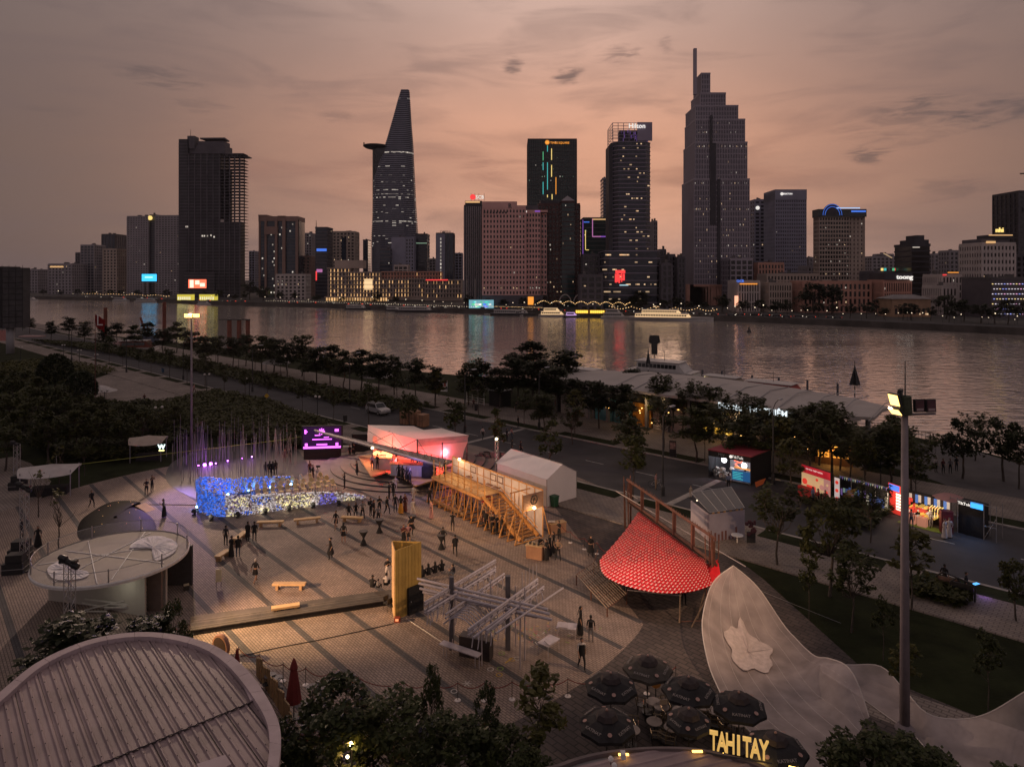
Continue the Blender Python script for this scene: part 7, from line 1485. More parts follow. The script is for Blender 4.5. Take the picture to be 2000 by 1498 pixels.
for j in range(NR):
 for i in range(NC):
  u=(i+.5+(.5 if j%2 else 0))/NC;v=(j+.5)/NR
  if u>.99 or(u>.90 and v<.32):continue
  cells.append((RC(u,v)[1],u,v))
cells.sort()
for k,(yy,u,v)in enumerate(cells):
 q=shingle(u,v,.56/NC,.62/NR)
 if k<290:m=MB().add(q,[(0,1,2,3,4)]);m.B('shingle',redm,rc,wc=1)
 else:far_.add(q,[(0,1,2,3,4)])
 a,b,c=Vector(q[2]),Vector(q[3]),Vector(q[4]);up_=Vector((0,0,.012));cc=(a*.15+b*.7+c*.15)+up_;back=(Vector(q[0])+Vector(q[1]))/2;dirn=(back-cc)*.58;sd=(a-c)*.21
 tips.add([tuple(cc-sd),tuple(cc+sd*.6),tuple(cc+dirn+sd*1.2),tuple(cc+dirn*.9)],[(0,1,2,3)])
far_.B('shingle',redm,rc,wc=1,kind=ST);tips.B('shingle_tip',paled,rc,wc=1,kind=ST)
m=MB();fl=[W(1372,1106,47.5),W(1402,1092,47),W(1408,1125,45.5),W(1392,1142,44.9),W(1368,1150,44.5)];m.add(fl,[(0,1,2,3,4)]);m.B('flap',redm,rc,wc=1)
bam=mat('dark bamboo',(.13,.055,.038),.7,.25,3,obj=.3);bam2=mat('weathered bamboo',(.24,.17,.12),.7,.2,3,obj=.2)
L0,R0=Vector((10.15,59.6,0)),Vector((13.75,46.6,0));dR=(R0-L0)
def SC_(f,z,off=0):p=L0+dR*f;return(p.x+off*.96,p.y+off*.27,z)
rng=random.Random(8)
for f0,n in((0,9),(.985,11)):
 for k in range(n):a=SC_(f0+rng.uniform(-.022,.03),0,rng.uniform(-.3,.35));MB().tube(a,(a[0]+rng.uniform(-.15,.15),a[1]+rng.uniform(-.1,.1),rng.uniform(3.9,4.6)),.05,.04,n=5).B('bamboo_post',bam,rc,wc=1)
for f in(.2,.4,.6,.8):MB().box(*[v for pr in zip([SC_(f,0)[0]-.12,SC_(f,0)[1]-.12],[SC_(f,0)[0]+.12,SC_(f,0)[1]+.12])for v in pr][:4],2.4,4.15).B('scaffold_post',bam,rc,wc=1)
for z,off in((4.15,0),(2.5,0),(2.35,.1)):
 for k in range(2):MB().tube(SC_(-.02,z+.08*k,off),SC_(1.02,z+.08*k,off),.07,n=6).B('scaffold_rail',bam,rc,wc=1)
MB().prism([SC_(0,0,-.1)[:2],SC_(1,0,-.1)[:2],SC_(1,0,.5)[:2],SC_(0,0,.5)[:2]],2.25,2.33).B('walk_board',mat('dark walk board',(.04,.025,.02)),rc,wc=1)
m=MB();[m.tube(SC_(f,4.2),(SC_(f,0)[0]+rng.uniform(-.05,.1),SC_(f,0)[1],4.42),.02,n=3)for f in[k/40 for k in range(40)]];m.B('bamboo_stub',bam,rc,wc=1,kind=ST)
MB().tube(W(1203,959,60.5),W(1456,1106,47.6),.035,n=5).B('white_pole',mat('pale pole paint',(.55,.48,.46)),rc,wc=1);MB().tube(W(1220,958,61),W(1245,974,59.8),.03,n=5).B('white_pole',mat('pale pole paint',(.55,.48,.46)),rc,wc=1)
for a,b in((P3(1327,1216),W(1328,1156,44)),(P3(1222,1162),W(1222,1140,47.6)),(P3(1362,1208),W(1380,1140,45)),(P3(1168,1112),W(1170,1090,50.2)),(P3(1350,1225),W(1392,1145,44.5))):MB().tube(a,b,.05,.04,n=6).B('prop',bam2,rc,wc=1)
MB().tube(W(1225,1152,45.5),W(1330,1163,43.9),.03,n=5).B('edge_tube',tube_m,rc,wc=1);MB().tube(P3(1330,1214),P3(1370,1212),.05,n=5).B('ground_sill',bam,rc,wc=1)
lamp('canopy_wash','POINT',(7.6,45.6,5.2),300,(1,.72,.62),rc,size=.5)
br=thing('bamboo_rack','tilted rack of bamboo poles in front of the red canopy','rack',(*P(1175,1155),0))
p0,p1,p2,p3=P3(1126,1122,.75),P3(1186,1188,.55),P3(1224,1160,.7),P3(1160,1098,.9)
for k in range(11):f=k/10;MB().tube(lerp(p0,p3,f),lerp(p1,p2,f),.04,n=5).B('bamboo_pole',bam2,br,wc=1)
for k in range(9):f=k/8;MB().tube(lerp(lerp(p0,p1,f),(0,0,0),0),lerp(p3,p2,f),.03,n=5).B('bamboo_pole',bam,br,wc=1)
for q in(p0,p1,p2,p3,lerp(p0,p1,.5),lerp(p3,p2,.5)):MB().tube((q[0],q[1],0),q,.045,n=5).B('leg',bam,br,wc=1)
for k in range(7):f=k/6;a_=lerp(p3,p2,f);MB().tube(a_,(a_[0]+.35,a_[1]+.35,a_[2]+.8),.03,n=4).B('back_pole',bam,br,wc=1)
gb_=thing('printed_booth','white printed booth with a slanted grey glazed roof','booth',(*P(1405,1065),0));c0,c1,c2,c3=P(1386,1060),P(1454,1050),P(1428,1018),P(1350,1030)
for nm,a,b,h in(('wall',c0,c1,2.35),('wall',c3,c0,2.35)):
 v=Vector(b)-Vector(a);MB().obox(((a[0]+b[0])/2,(a[1]+b[1])/2),(v.x,v.y),v.length,.08,0,h).B(nm,mat('lavender print wall',(.40,.36,.42),.7,.1,.6),gb_,wc=1)
rr=[(*c0,2.5),(*c1,2.55),(*c2,3.1),(*c3,3.05)];MB().add(rr+[(x,y,z-.05)for x,y,z in rr],[(0,1,2,3),(7,6,5,4)]).B('roof_sheet',mat('grey glazing',(.075,.075,.08),.3),gb_,wc=1)
m=MB();[m.tube(lerp(rr[0],rr[1],f),lerp(rr[3],rr[2],f),.035,n=4)for f in(0,.25,.5,.75,1)];m.tube(rr[0],rr[1],.04,n=4);m.tube(rr[3],rr[2],.04,n=4);m.B('roof_bar',GM,gb_,wc=1)
m=MB();rng=random.Random(3)
for k in range(9):f=.05+.1*k;a_=lerp(c0,c1,f);h=rng.uniform(.3,1.2);m.obox((a_[0]+.01,a_[1]-.07),(c1[0]-c0[0],c1[1]-c0[1]),.16,.02,.05,h)
m.B('print',mat('brown print',(.22,.10,.09)),gb_,wc=1);MB().ball((c3[0]+.4,c3[1]-.4,2.5),.07,6).B('bulb',bulb_w,gb_,wc=1);lamp('booth_lamp','POINT',((c0[0]+c2[0])/2,(c0[1]+c2[1])/2,2.2),22,(1,.6,.3),gb_)
m=MB();[m.obox(tuple(lerp(c0,c1,f)),(c1[0]-c0[0],c1[1]-c0[1]),.2,.1,2.36,2.5)for f in(.1,.25,.42,.6,.78,.92)];m.B('valance_piece',pine2,gb_,wc=1)
t=thing('side_table','white round tables with stools beside the printed booth','table',(*P(1440,1062),0));MB().lathe([(.05,.0),(.05,.7),(.5,.72),(.5,.75)],12).B('top',WP,t);MB().lathe([(.3,.0),(.3,.03)],12).B('base',DM,t)
t=thing('flower_stand','dark floral standee at the right of the printed booth','standee',(*P(1467,1062),0));MB().box(-.35,.35,-.05,.05,0,1.0).B('board',DM,t);m=MB();rng=random.Random(6);[m.ball((rng.uniform(-.45,.45),-.05,rng.uniform(.8,1.9)),rng.uniform(.1,.2),6)for _ in range(16)];m.B('bouquet',mat('wine flowers',(.10,.035,.045),.8),t)
net=fabric('white tensile net',(.78,.67,.66),.30,.8,.10,.9,alpha=.47,net=.10)
ns1=thing('net_sculpture','large flowing white translucent net with a pointed crest','sculpture',(14,38,0))
Lc=catmull([W(1432,1105,43.2),W(1392,1142,42.4),W(1372,1215,40.2),W(1378,1280,38.2),W(1395,1335,36.6),W(1432,1400,34.1),W(1500,1465,31.6),W(1600,1540,29.3)],6)
Rc=catmull([W(1432,1105,43.2),W(1480,1150,43.4),W(1535,1232,42.4),W(1585,1285,39.4),W(1618,1302,37.2),W(1655,1334,35.6),W(1682,1372,34.6),W(1697,1402,33.9)],6)
rows=[]
for j in range(len(Lc)):
 row=[];a,b=Lc[j],Rc[j];f=j/(len(Lc)-1)
 for i in range(15):
  s=i/14;p=lerp(a,b,s);sag=-.55*sin(pi*s)*sin(pi*min(1,f*1.15))+.28*sin(2*pi*s+1.1)*sin(pi*f)-1.0*math.exp(-((s-.66)/.15)**2)*math.exp(-((f-.62)/.2)**2)+.7*max(0,s-.72)/.28*math.exp(-((f-.74)/.16)**2);row.append((p[0],p[1],max(.05,p[2]+sag)))
 rows.append(row)
MB().grid(rows).B('net',net,ns1,wc=1,smooth=1)
edge=mat('white net rope',(.60,.54,.52),.7,.05,5);m=MB();m.path([r_[0]for r_ in rows],.035,5);m.path([r_[-1]for r_ in rows],.035,5);m.B('edge_rope',edge,ns1,wc=1)
m=MB()
for k in range(7):m.path([rows[j][1+k*2]for j in range(0,len(rows),2)],.007,3)
m.B('net_seam',edge,ns1,wc=1,kind=ST)
def NT(j,i):j0,i0=int(j),int(i);p=lerp(lerp(rows[j0][i0],rows[j0][i0+1],i-i0),lerp(rows[j0+1][i0],rows[j0+1][i0+1],i-i0),j-j0);return(p[0],p[1]-.05,p[2]+.06)
rng=random.Random(5);st_=[(NT(15.5+5.2*sin(a)*(r_:=1+.12*cos(5*a+.4)+.08*cos(9*a)),6.3+2.9*cos(a)*r_))for a in[2*pi*k/40 for k in range(40)]];c0s=NT(15.5,6.3);m=MB();m.grid([[lerp(c0s,p,f)[:2]+(lerp(c0s,p,f)[2]+rng.uniform(0,.05),)for p in st_+st_[:1]]for f in(0,.4,.75,1)])
m.B('crumpled_patch',fabric('crumpled white cloth',(.60,.52,.51),.2,.9,.12,4),ns1,wc=1)
MB().tube(P3(1425,1205),W(1432,1105,43.2),.06,.05).B('mast_pole',GM,ns1,wc=1)
m=MB();r1=catmull([W(1600,1296,38.4),W(1660,1298,38.4),W(1720,1301,37.6),W(1765,1345,35.4),W(1810,1392,33.2),W(1870,1404,33.0),W(1930,1392,32.2),(W(2010,1345,31.2)),W(2120,1280,30)],5);r2=catmull([P3(1606,1312,.05),P3(1668,1352,.05),P3(1735,1400,.05),P3(1790,1440,.05),P3(1830,1490,.05),P3(1880,1520,.05),P3(1950,1530,.05),P3(2020,1510,.05),P3(2150,1500,.05)],5)
ns2=thing('net_sculpture','low white net ribbon flowing right from the crested net to the frame edge','sculpture',(20,35,0));rows=[[(lambda p:(p[0],p[1],max(.04,p[2]-.25*sin(pi*i/8))))(lerp(a,b,i/8))for i in range(9)]for a,b in zip(r1,r2)];m.grid(rows);m.B('net',net,ns2,wc=1,smooth=1);m=MB();m.path([r_[0]for r_ in rows],.03,5);m.path([r_[-1]for r_ in rows],.025,5);m.B('edge_rope',edge,ns2,wc=1)
for a,b,lb in((W(1430,1130,44),W(2100,1370,42),'thin wire strung over the lawn from the red canopy'),(W(1640,1120,50),W(2060,1260,48),'second thin wire over the lawn nearer the road')):
 t=thing('overhead_wire',lb,'wire',a);MB().path([lerp(a,b,k/10)[:2]+(lerp(a,b,k/10)[2]-.4*sin(pi*k/10),)for k in range(11)],.012,3).B('wire',GM,t,wc=1)
 for s_,q in(('near',a),('far',b)):MB().tube((q[0],q[1],0),q,.03,n=5).B('wire_post',GM,t,wc=1)
oc=thing('round_canopy','round translucent canopy on pale curved walls with two white sheets on it','canopy',(-27,46.2,0));ocx,ocy,OZ,OR=-27.0,46.2,3.0,4.62
MB().lathe([(OR,-.06),(OR,.06)],64).B('disc',mat('canopy mesh ply',(.33,.29,.26),.75,.12,.5),oc,loc=(0,0,OZ));MB().lathe([(OR+.05,-.12),(OR+.08,.05),(OR+.02,.12)],64,cap=False).B('rim',WP,oc,loc=(0,0,OZ))
m=MB()
for i in range(48):a,b=2*pi*i/48,2*pi*(i+1)/48;m.add([((OR-.03)*cos(a),(OR-.03)*sin(a),.12),((OR-.03)*cos(b),(OR-.03)*sin(b),.12),((OR-.03)*cos(b),(OR-.03)*sin(b),.85),((OR-.03)*cos(a),(OR-.03)*sin(a),.85)],[(0,1,2,3)])
m.B('glass_guard',fabric('clear guard',(.5,.5,.5),.5,.2,.02,1,alpha=.10),oc,loc=(0,0,OZ));m=MB();m.path([((OR-.03)*cos(2*pi*i/48),(OR-.03)*sin(2*pi*i/48),.86)for i in range(49)],.02,4);m.B('hand_rail',GM,oc,loc=(0,0,OZ))
for k in range(9):a=2*pi*k/9+.3;MB().box(-.03,.03,-.03,.03,0,.9).B('guard_post',GM,oc,loc=((OR-.06)*cos(a),(OR-.06)*sin(a),OZ+.06))
m=MB();
for a,b in(((-3.3,2.6),(1.4,-4.1)),((-.2,4.4),(2.0,-3.6)),((-3.8,.9),(4.0,-1.1)),((.3,4.2),(-1.4,-4.0)),((-4.1,-1.4),(3.2,2.3))):m.beam((*a,.09),(*b,.09),.05,.03)
m.B('batten',WP,oc,loc=(0,0,OZ))
def sheet(pts,name='white_sheet',z=.10):
 c=catmull(pts,5,True);cx_=sum(p[0]for p in c)/len(c);cy_=sum(p[1]for p in c)/len(c);rng=random.Random(len(pts));rows=[]
 for f in(0,.35,.7,1.0):rows.append([(cx_+(p[0]-cx_)*f,cy_+(p[1]-cy_)*f,z+.02+rng.random()*.10*(1 if 0<f<1 else .3))for p in c+[c[0]]])
 return MB().grid(rows)
crump=fabric('crumpled white sheet',(.80,.76,.78),.1,.9,.1,5)
def oc_l(px,py):p=P(px,py,OZ+.1);return(p[0]-ocx,p[1]-ocy)
sheet([oc_l(*q)for q in[(253,1070),(266,1057),(292,1048),(322,1049),(346,1062),(341,1078),(322,1090),(303,1095),(297,1081),(295,1072),(273,1071)]]).B('white_sheet',crump,oc,loc=(0,0,OZ));sheet([oc_l(*q)for q in[(92,1113),(102,1103),(120,1095),(142,1093),(152,1101),(134,1113),(112,1120),(142,1117),(166,1115),(174,1122),(160,1130),(126,1134),(102,1129)]]).B('white_sheet',crump,oc,loc=(0,0,OZ))
pale=mat('pale curved wall',(.40,.37,.33),.8,.1,.4)
m=MB();q=catmull([P(96,1172),P(130,1176),P(175,1182),P(225,1192),P(284,1204)],6);
for a,b in zip(q[:-1],q[1:]):m.obox(((a[0]+b[0])/2-ocx,(a[1]+b[1])/2-ocy),(b[0]-a[0],b[1]-a[1]),sqrt((a[0]-b[0])**2+(a[1]-b[1])**2)+.02,.12,0,2.86)
m.B('curved_wall',pale,oc)
for px,py,w in((303,1192,.9),(318,1180,.5)):x,y=P(px,py);MB().box(x-ocx-w/2,x-ocx+w/2,y-ocy-.12,y-ocy+.12,0,2.8).B('wall_panel',pale if w<.6 else mat('brown back wall',(.16,.12,.10)),oc)
MB().box(-4.6,4.2,2.4,2.6,0,2.85).B('back_wall',mat('dark back wall',(.06,.055,.06)),oc)
t=thing('stacked_frames','heap of pale frames and boards leaning under the round canopy','frames',(*P(215,1190),0));rng=random.Random(9);[MB().beam((rng.uniform(-2,2),rng.uniform(-.6,0),rng.uniform(.1,.9)),(rng.uniform(-2,2),rng.uniform(-.6,0),rng.uniform(.1,.9)),.07).B('board',mat('pale board',(.45,.42,.4),.7,.1,3),t)for _ in range(13)]
lamp('canopy_under_glow','POINT',(-25.5,43.3,2.2),26,(.95,.9,.72),oc,size=.3)
def truss_tower(label,loc,h,heads,rz=0):
 t=thing('truss_tower',label,'truss tower',loc,rz);m=MB();truss(m,0,0,h,.42,.03);m.B('truss',alu,t);MB().box(-.6,.6,-.6,.6,0,.08).B('base',DM,t)
 for i in range(heads):
  o=MB().lathe([(.12,-.22),(.17,-.1),(.19,.2),(.15,.24)],10).B('lamp_head',BP,t,loc=(-.35+.35*i,-.1,h+.25-.22*i));o.rotation_euler=(0,1.9,0);MB().box(-.14,.14,-.14,.14,0,.16).B('lamp_yoke',BP,t,loc=(-.35+.35*i,-.1,h-.02))
 return t
t1=truss_tower('truss tower carrying three black spotlights in front of the round canopy',(-25.6,39.5,0),5.5,3)
lamp('key_spot','SPOT',(-25.2,39.1,5.95),26000,(1,.58,.31),t1,(-6,49.5,0),.12,62,.95)
lamp('key_spot','SPOT',(-25.2,39.0,5.8),10000,(1,.64,.26),t1,(-15.5,41.4,0),.12,40,1.0)
truss_tower('truss tower with dark lamps beside the left walk',(*P(48,1112),0),6.2,3);truss_tower('distant lighting truss by the white leaf tent',(*P(33,945),0),4.2,2)
def leaf_tent(label,loc,w,d,h,rz,mt=tent_w):
 t=thing('canopy_tent',label,'tent',loc,rz);rows=[]
 for j in range(9):
  v=j/8*2-1;rows.append([((i/8*2-1)*w*(1-.16*v*v),v*d*(1-.16*(i/8*2-1)**2),h+.12*((i/8*2-1)**2)-.55*v*v+.35*(1-abs(i/8*2-1))*(1-abs(v)))for i in range(9)])
 MB().grid(rows).B('canvas',mt,t,smooth=1);[MB().tube((x*w*.8,y*d*.7,0),(x*w*.8,y*d*.7,h-.05),.05,n=5).B('post',GM,t)for x in(-1,1)for y in(-1,1)];MB().box(-w*.6,w*.6,-d*.3,d*.3,0,.8).B('counter',BC,t);return t
leaf_tent('white leaf shaped tent at left over dark counters',(*P(98,965),0),2.7,2.0,2.7,.3);leaf_tent('small pale canopy stall with a glowing letter at the pole forest',(*P(290,898),0),2.1,1.6,2.6,.2,fabric('beige canvas',(.50,.42,.36),.2))
t=thing('glowing_letter','small glowing white and yellow letter sign on the canopy stall','sign',(*P(316,905),1.6),.15);text('W',emit('letter glow',(.75,1,.95),2.0),t,(0,-.1,.35),.75,ext=.04,bold=.03);MB().box(-.3,.3,-.12,-.05,-.12,0).B('underline',emit('yellow letter bar',(1,.85,.35),2.2),t);MB().box(-.35,.35,-.02,.05,-.2,.75).B('board',BC,t)
for i,(px,py,lb)in enumerate(((40,1090,'stack of black flight cases beside the left truss tower'),(30,1118,'black flight case heap below the left truss tower'),(35,955,'black equipment boxes at the foot of the distant truss'))):
 t=thing('flight_case',lb,'flight case',(*P(px,py),.01),.2);MB().box(-.7,.7,-.5,.5,0,.8).B('case',BP,t);MB().box(-.5,.6,-.4,.4,.82,1.4).B('case',BP,t);MB().box(-.72,.72,-.52,.52,.38,.42).B('trim',GM,t)
mp=thing('dark_mound','black leaf shaped mound glinting on the plaza behind the round canopy','mound',(*P(225,1025),0));mx,my=P(225,1025)
out=catmull([P(154,1052),P(156,1020),P(180,1000),P(210,984),P(240,979),P(275,982),P(262,992),P(285,1002),P(303,1022),P(302,1052),P(260,1066),P(200,1068)],5,True);rows=[]
for f,z in((1,.02),(.92,.25),(.7,.48),(.4,.62),(.05,.68)):rows.append([((p[0]-mx)*f,(p[1]-my)*f,z)for p in out+[out[0]]])
MB().grid(rows).B('skin',mat('black tarpaulin',(.004,.003,.003),.75,.4,2,bump=.5,spec=.15),mp,smooth=1);m=MB();rng=random.Random(3)
for _ in range(16):p=out[rng.randrange(len(out))];f=rng.uniform(.35,.8);m.ball(((p[0]-mx)*f,(p[1]-my)*f,.68-.3*f*f+.0),.03,5,rng.randrange(2))
m.B('glint',[emit('pink glint',(1,.35,.3),.8),emit('amber glint',(1,.55,.2),.9)],mp,kind=ST)
t=thing('timber_ramp','small warm wooden ramp tucked into the notch of the dark mound','ramp',(*P(285,995),.02),-.5);MB().add([(-.8,-.5,0),(.8,-.5,0),(.8,.5,0),(-.8,.5,0),(-.8,-.5,.35),(-.8,.5,.35)],[(0,1,4),(3,5,2),(0,4,5,3),(4,1,2,5)]).B('board',pine2,t)
RZ=4.0;dr=thing('round_building','round building with a corrugated mauve roof and pale segmented coping','building',(-15.7,28.5,0))
ol_px=[(-150,1500),(-70,1415),(0,1352),(70,1296),(150,1258),(220,1240),(290,1235),(360,1243),(420,1262),(465,1292),(500,1330),(530,1378),(546,1418),(548,1465),(535,1530),(490,1610),(390,1690),(210,1730),(10,1710),(-120,1610)]
ol=catmull([P(px,py,RZ)for px,py in ol_px],5,True);rc_=(sum(p[0]for p in ol)/len(ol),sum(p[1]for p in ol)/len(ol))
def shrink(p,d):v=Vector((rc_[0]-p[0],rc_[1]-p[1]));v.normalize();return(p[0]+v.x*d,p[1]+v.y*d)
cop=mat('pale coping',(.45,.36,.38),.75,.12,.8,obj=.05)
for k in range(0,len(ol),4):
 idx=[(k+i)%len(ol)for i in range(5)];o_=[ol[i]for i in idx];i_=[shrink(p,.5)for p in o_];o_[0]=lerp(o_[0],o_[1],.05);i_[0]=lerp(i_[0],i_[1],.05)
 MB().prism((o_+i_[::-1])[::-1],RZ-.35,RZ+.03).B('coping_segment',cop,dr,wc=1)
MB().prism([shrink(p,.12)for p in ol],0,RZ-.36).B('wall',mat('ribbed wall',(.30,.28,.28),.7,.1,.5),dr,wc=1)
corr=mat('corrugated sheet',(.32,.24,.245),.6,.20,.35,bump=.15,bscale=3,obj=.06,detail=7)
inner=[shrink(p,.40)for p in ol];RD_=Vector((.66,-.751)).normalized();RE_=Vector((.751,.66)).normalized();c0_=Vector(rc_)
loc_=[((Vector(p)-c0_).dot(RD_),(Vector(p)-c0_).dot(RE_))for p in inner]
def span(e):
 ts=[]
 for i in range(len(loc_)):
  a,b=loc_[i],loc_[(i+1)%len(loc_)]
  if(a[1]-e)*(b[1]-e)<0:ts.append(a[0]+(b[0]-a[0])*(e-a[1])/(b[1]-a[1]))
 return(min(ts),max(ts))if len(ts)>=2 else None
emin,emax=min(l[1]for l in loc_),max(l[1]for l in loc_);pw_=.92;npan=int((emax-emin)/pw_)+1;j_t=(Vector(P(320,1432,RZ))-c0_).dot(RD_)
prof_c=[(0,0),(.06,.0),(.10,.055),(.16,.055),(.20,0),(.42,0),(.46,.055),(.52,.055),(.56,0),(.74,0),(.78,.05),(.84,.05),(.88,0),(.93,0.01)]
for i in range(npan):
 e0=emin+i*pw_;
 for half in(0,1):
  rows=[]
  for de,dz in prof_c:
   sp=span(min(max(e0+de,emin+.02),emax-.02))
   if not sp:continue
   a,b=(sp[0],min(sp[1],j_t))if half==0 else(max(sp[0],j_t-.1),sp[1])
   if b-a<.05:continue
   z=RZ-.20-(.0 if half==0 else .05)+dz+.002*(i%2);q0,q1=c0_+RD_*a+RE_*(e0+de),c0_+RD_*b+RE_*(e0+de);rows.append([(q0.x,q0.y,z),(q1.x,q1.y,z)])
  if len(rows)>1:MB().grid(rows).B('roof_sheet',corr,dr,wc=1)
for i in range(1,npan):
 e=emin+i*pw_-.02;sp=span(e)
 if sp:q0,q1=c0_+RD_*sp[0]+RE_*e,c0_+RD_*sp[1]+RE_*e;MB().tube((q0.x,q0.y,RZ-.20),(q1.x,q1.y,RZ-.22),.017,n=4).B('roof_seam',mat('dark joint',(.03,.024,.026)),dr,wc=1)
m=MB();rng=random.Random(12)
for i in range(npan):
 e=emin+i*pw_+.13
 sp=span(e)
 if not sp:continue
 t_=sp[0]+.4
 while t_<sp[1]-.3:
  for de in(0,.36):q=c0_+RD_*(t_+rng.uniform(-.04,.04))+RE_*(e+de);m.lathe([(.026,0),(.016,.025)],5,(q.x,q.y,RZ-.145-(0 if t_<j_t else .05)))
  t_+=.95
m.B('roof_bolt',mat('dark bolt',(.05,.04,.045)),dr,wc=1,kind=ST)
m=MB();e=emin+.05;prev=None
while e<emax-.05:
 q=c0_+RD_*(j_t+.03*sin(e*17))+RE_*e;cur=(q.x,q.y,RZ-.17)
 if prev:m.tube(prev,cur,.022,n=4)
 prev=cur;e+=.12
m.B('sheet_joint',mat('dark joint',(.03,.024,.026)),dr,wc=1,kind=ST)
MB().prism([P(384,1490,RZ),P(440,1472,RZ),P(452,1490,RZ),P(400,1520,RZ)][::-1],RZ-.1,RZ-.02).B('loose_sheet',cop,dr,wc=1);MB().prism([P(470,1325,RZ),P(478,1326,RZ),P(496,1362,RZ),P(489,1364,RZ)][::-1],RZ-.12,RZ-.06).B('gutter_sheet',cop,dr,wc=1)
t=thing('round_table_top','upright dark disc with a pale rim just beyond the dome roof','disc',(*P(432,1286),0),-.5);o=MB().lathe([(.62,-.12),(.66,0),(.62,.12)],24).B('rim',mat('copper rim',(.36,.18,.13),.5),t,loc=(0,0,.75));o.rotation_euler=(pi/2,0,0);o=MB().lathe([(.52,-.14),(.52,.13)],20).B('face',mat('dark disc face',(.05,.025,.022)),t,loc=(0,0,.75));o.rotation_euler=(pi/2,0,0);MB().box(-.5,.5,-.3,.3,0,.12).B('foot',DM,t)
def closed_parasol(label,loc,h):t=thing('closed_parasol',label,'parasol',loc);MB().lathe([(.40*h/3,h*.28),(.30*h/3,h*.52),(.17*h/3,h*.80),(.20*h/3,h*.84),(.10*h/3,h*.95),(.02,h)],9).B('canopy',mat('dark red canvas',(.17,.022,.022),.8,.15,3),t);MB().tube((0,0,0),(0,0,h*.4),.03).B('pole',DM,t);MB().lathe([(.3,0),(.3,.08)],10).B('base',DM,t)
closed_parasol('closed dark red parasol standing by the cafe fence',P(574,1402),3.0);closed_parasol('top of a small closed red parasol behind the dome coping',P(463,1310),1.3)
fence_m=mat('yellowish fence boards',(.30,.20,.10),.8,.2,3,obj=.2);ft=thing('board_fence','short fence of separate tan boards along the round building','fence',(*P(530,1370),0),0)
q=catmull([P(503,1322),P(520,1346),P(540,1378),P(556,1408),P(568,1440)],4)
for i,p in enumerate(q):MB().obox(p,(.6,-.8),.26,.08,.05,1.05+.12*(i%3)).B('board',fence_m,ft,wc=1)
for px,py,lb in((528,1345,'grey round cafe table nearest the coping'),(540,1350,'grey cafe table behind the closed red parasol'),(610,1368,'grey round cafe table right of the closed red parasol'),(627,1372,'second grey cafe table right of the closed red parasol')):
 t=thing('cafe_table',lb,'table',P3(px,py,.01));MB().lathe([(.32,.71),(.32,.74)],14).B('tabletop',mat('grey table top',(.15,.14,.15),.5),t);MB().tube((0,0,0),(0,0,.71),.03).B('leg',DM,t);MB().lathe([(.22,0),(.22,.03)],10).B('base',DM,t)
def loop_chair():
 t=thing('cafe_chair','black loop backed cafe chair','chair',(0,0,0),0,'black loop backed cafe chairs');MB().lathe([(.2,.43),(.2,.46)],10).B('seat',BP,t);m=MB();m.path([(.19*cos(a),.19,.46+.42*sin(a))for a in[pi*k/10 for k in range(11)]],.018,4);m.B('backrest',DM,t);[MB().tube((x,y,0),(x*.9,y*.9,.44),.015,n=4).B('leg',DM,t)for x in(-.16,.16)for y in(-.16,.16)];return t
lc0=loop_chair()
for i,(px,py,lb)in enumerate(((545,1360,'black loop backed chair nearest the coping tables'),(635,1385,'black loop backed chair right of the red parasol'),(520,1352,'black loop backed chair against the board fence'),(608,1400,'black chair below the grey cafe tables'),(598,1385,'black chair left of the grey cafe tables'))):
 if i==0:lc0.location=P3(px,py,.01);lc0['label']=lb
 else:dup(lc0,P3(px,py,.01),i*1.3,lb)
t=thing('garden_lamp','dazzling warm lamp glaring through the foreground tree','lamp',(*P(687,1452,2.6),2.6));MB().ball((0,0,0),.10,8).B('bulb',emit('star bulb',(1,.8,.45),26),t);MB().tube((0,0,-2.6),(0,0,-.1),.03).B('post',DM,t);lamp('garden_glow','POINT',tuple(Vector(t.location)+Vector((0,-.25,.1))),75,(1,.55,.2),t,size=.12);MB().ball((-.25,.3,-.75),.07,6).B('bulb',emit('bright bulb',(1,.8,.45),14),t)
t=thing('garden_chair','white wire chair glimpsed under the foreground trees','chair',(*P(835,1490),0));MB().lathe([(.28,.42),(.28,.45)],12).B('seat',WP,t);m=MB();m.path([(.27*cos(a),.27*sin(a),.8)for a in[pi*k/8 for k in range(9)]],.02,4);[m.tube((.27*cos(a),.27*sin(a),.44),(.27*cos(a),.27*sin(a),.8),.012,n=3)for a in[pi*k/8 for k in range(9)]];m.B('backrest',WP,t);[MB().tube((x,y,0),(x,y,.43),.018,n=4).B('leg',WP,t)for x in(-.18,.18)for y in(-.18,.18)]
blk=mat('black parasol cloth',(.020,.019,.022),.85,.25,3);prt=mat('faded print',(.24,.21,.20),.8,.1,4);prt2=mat('pinkish print',(.40,.25,.22),.8,.1,4)
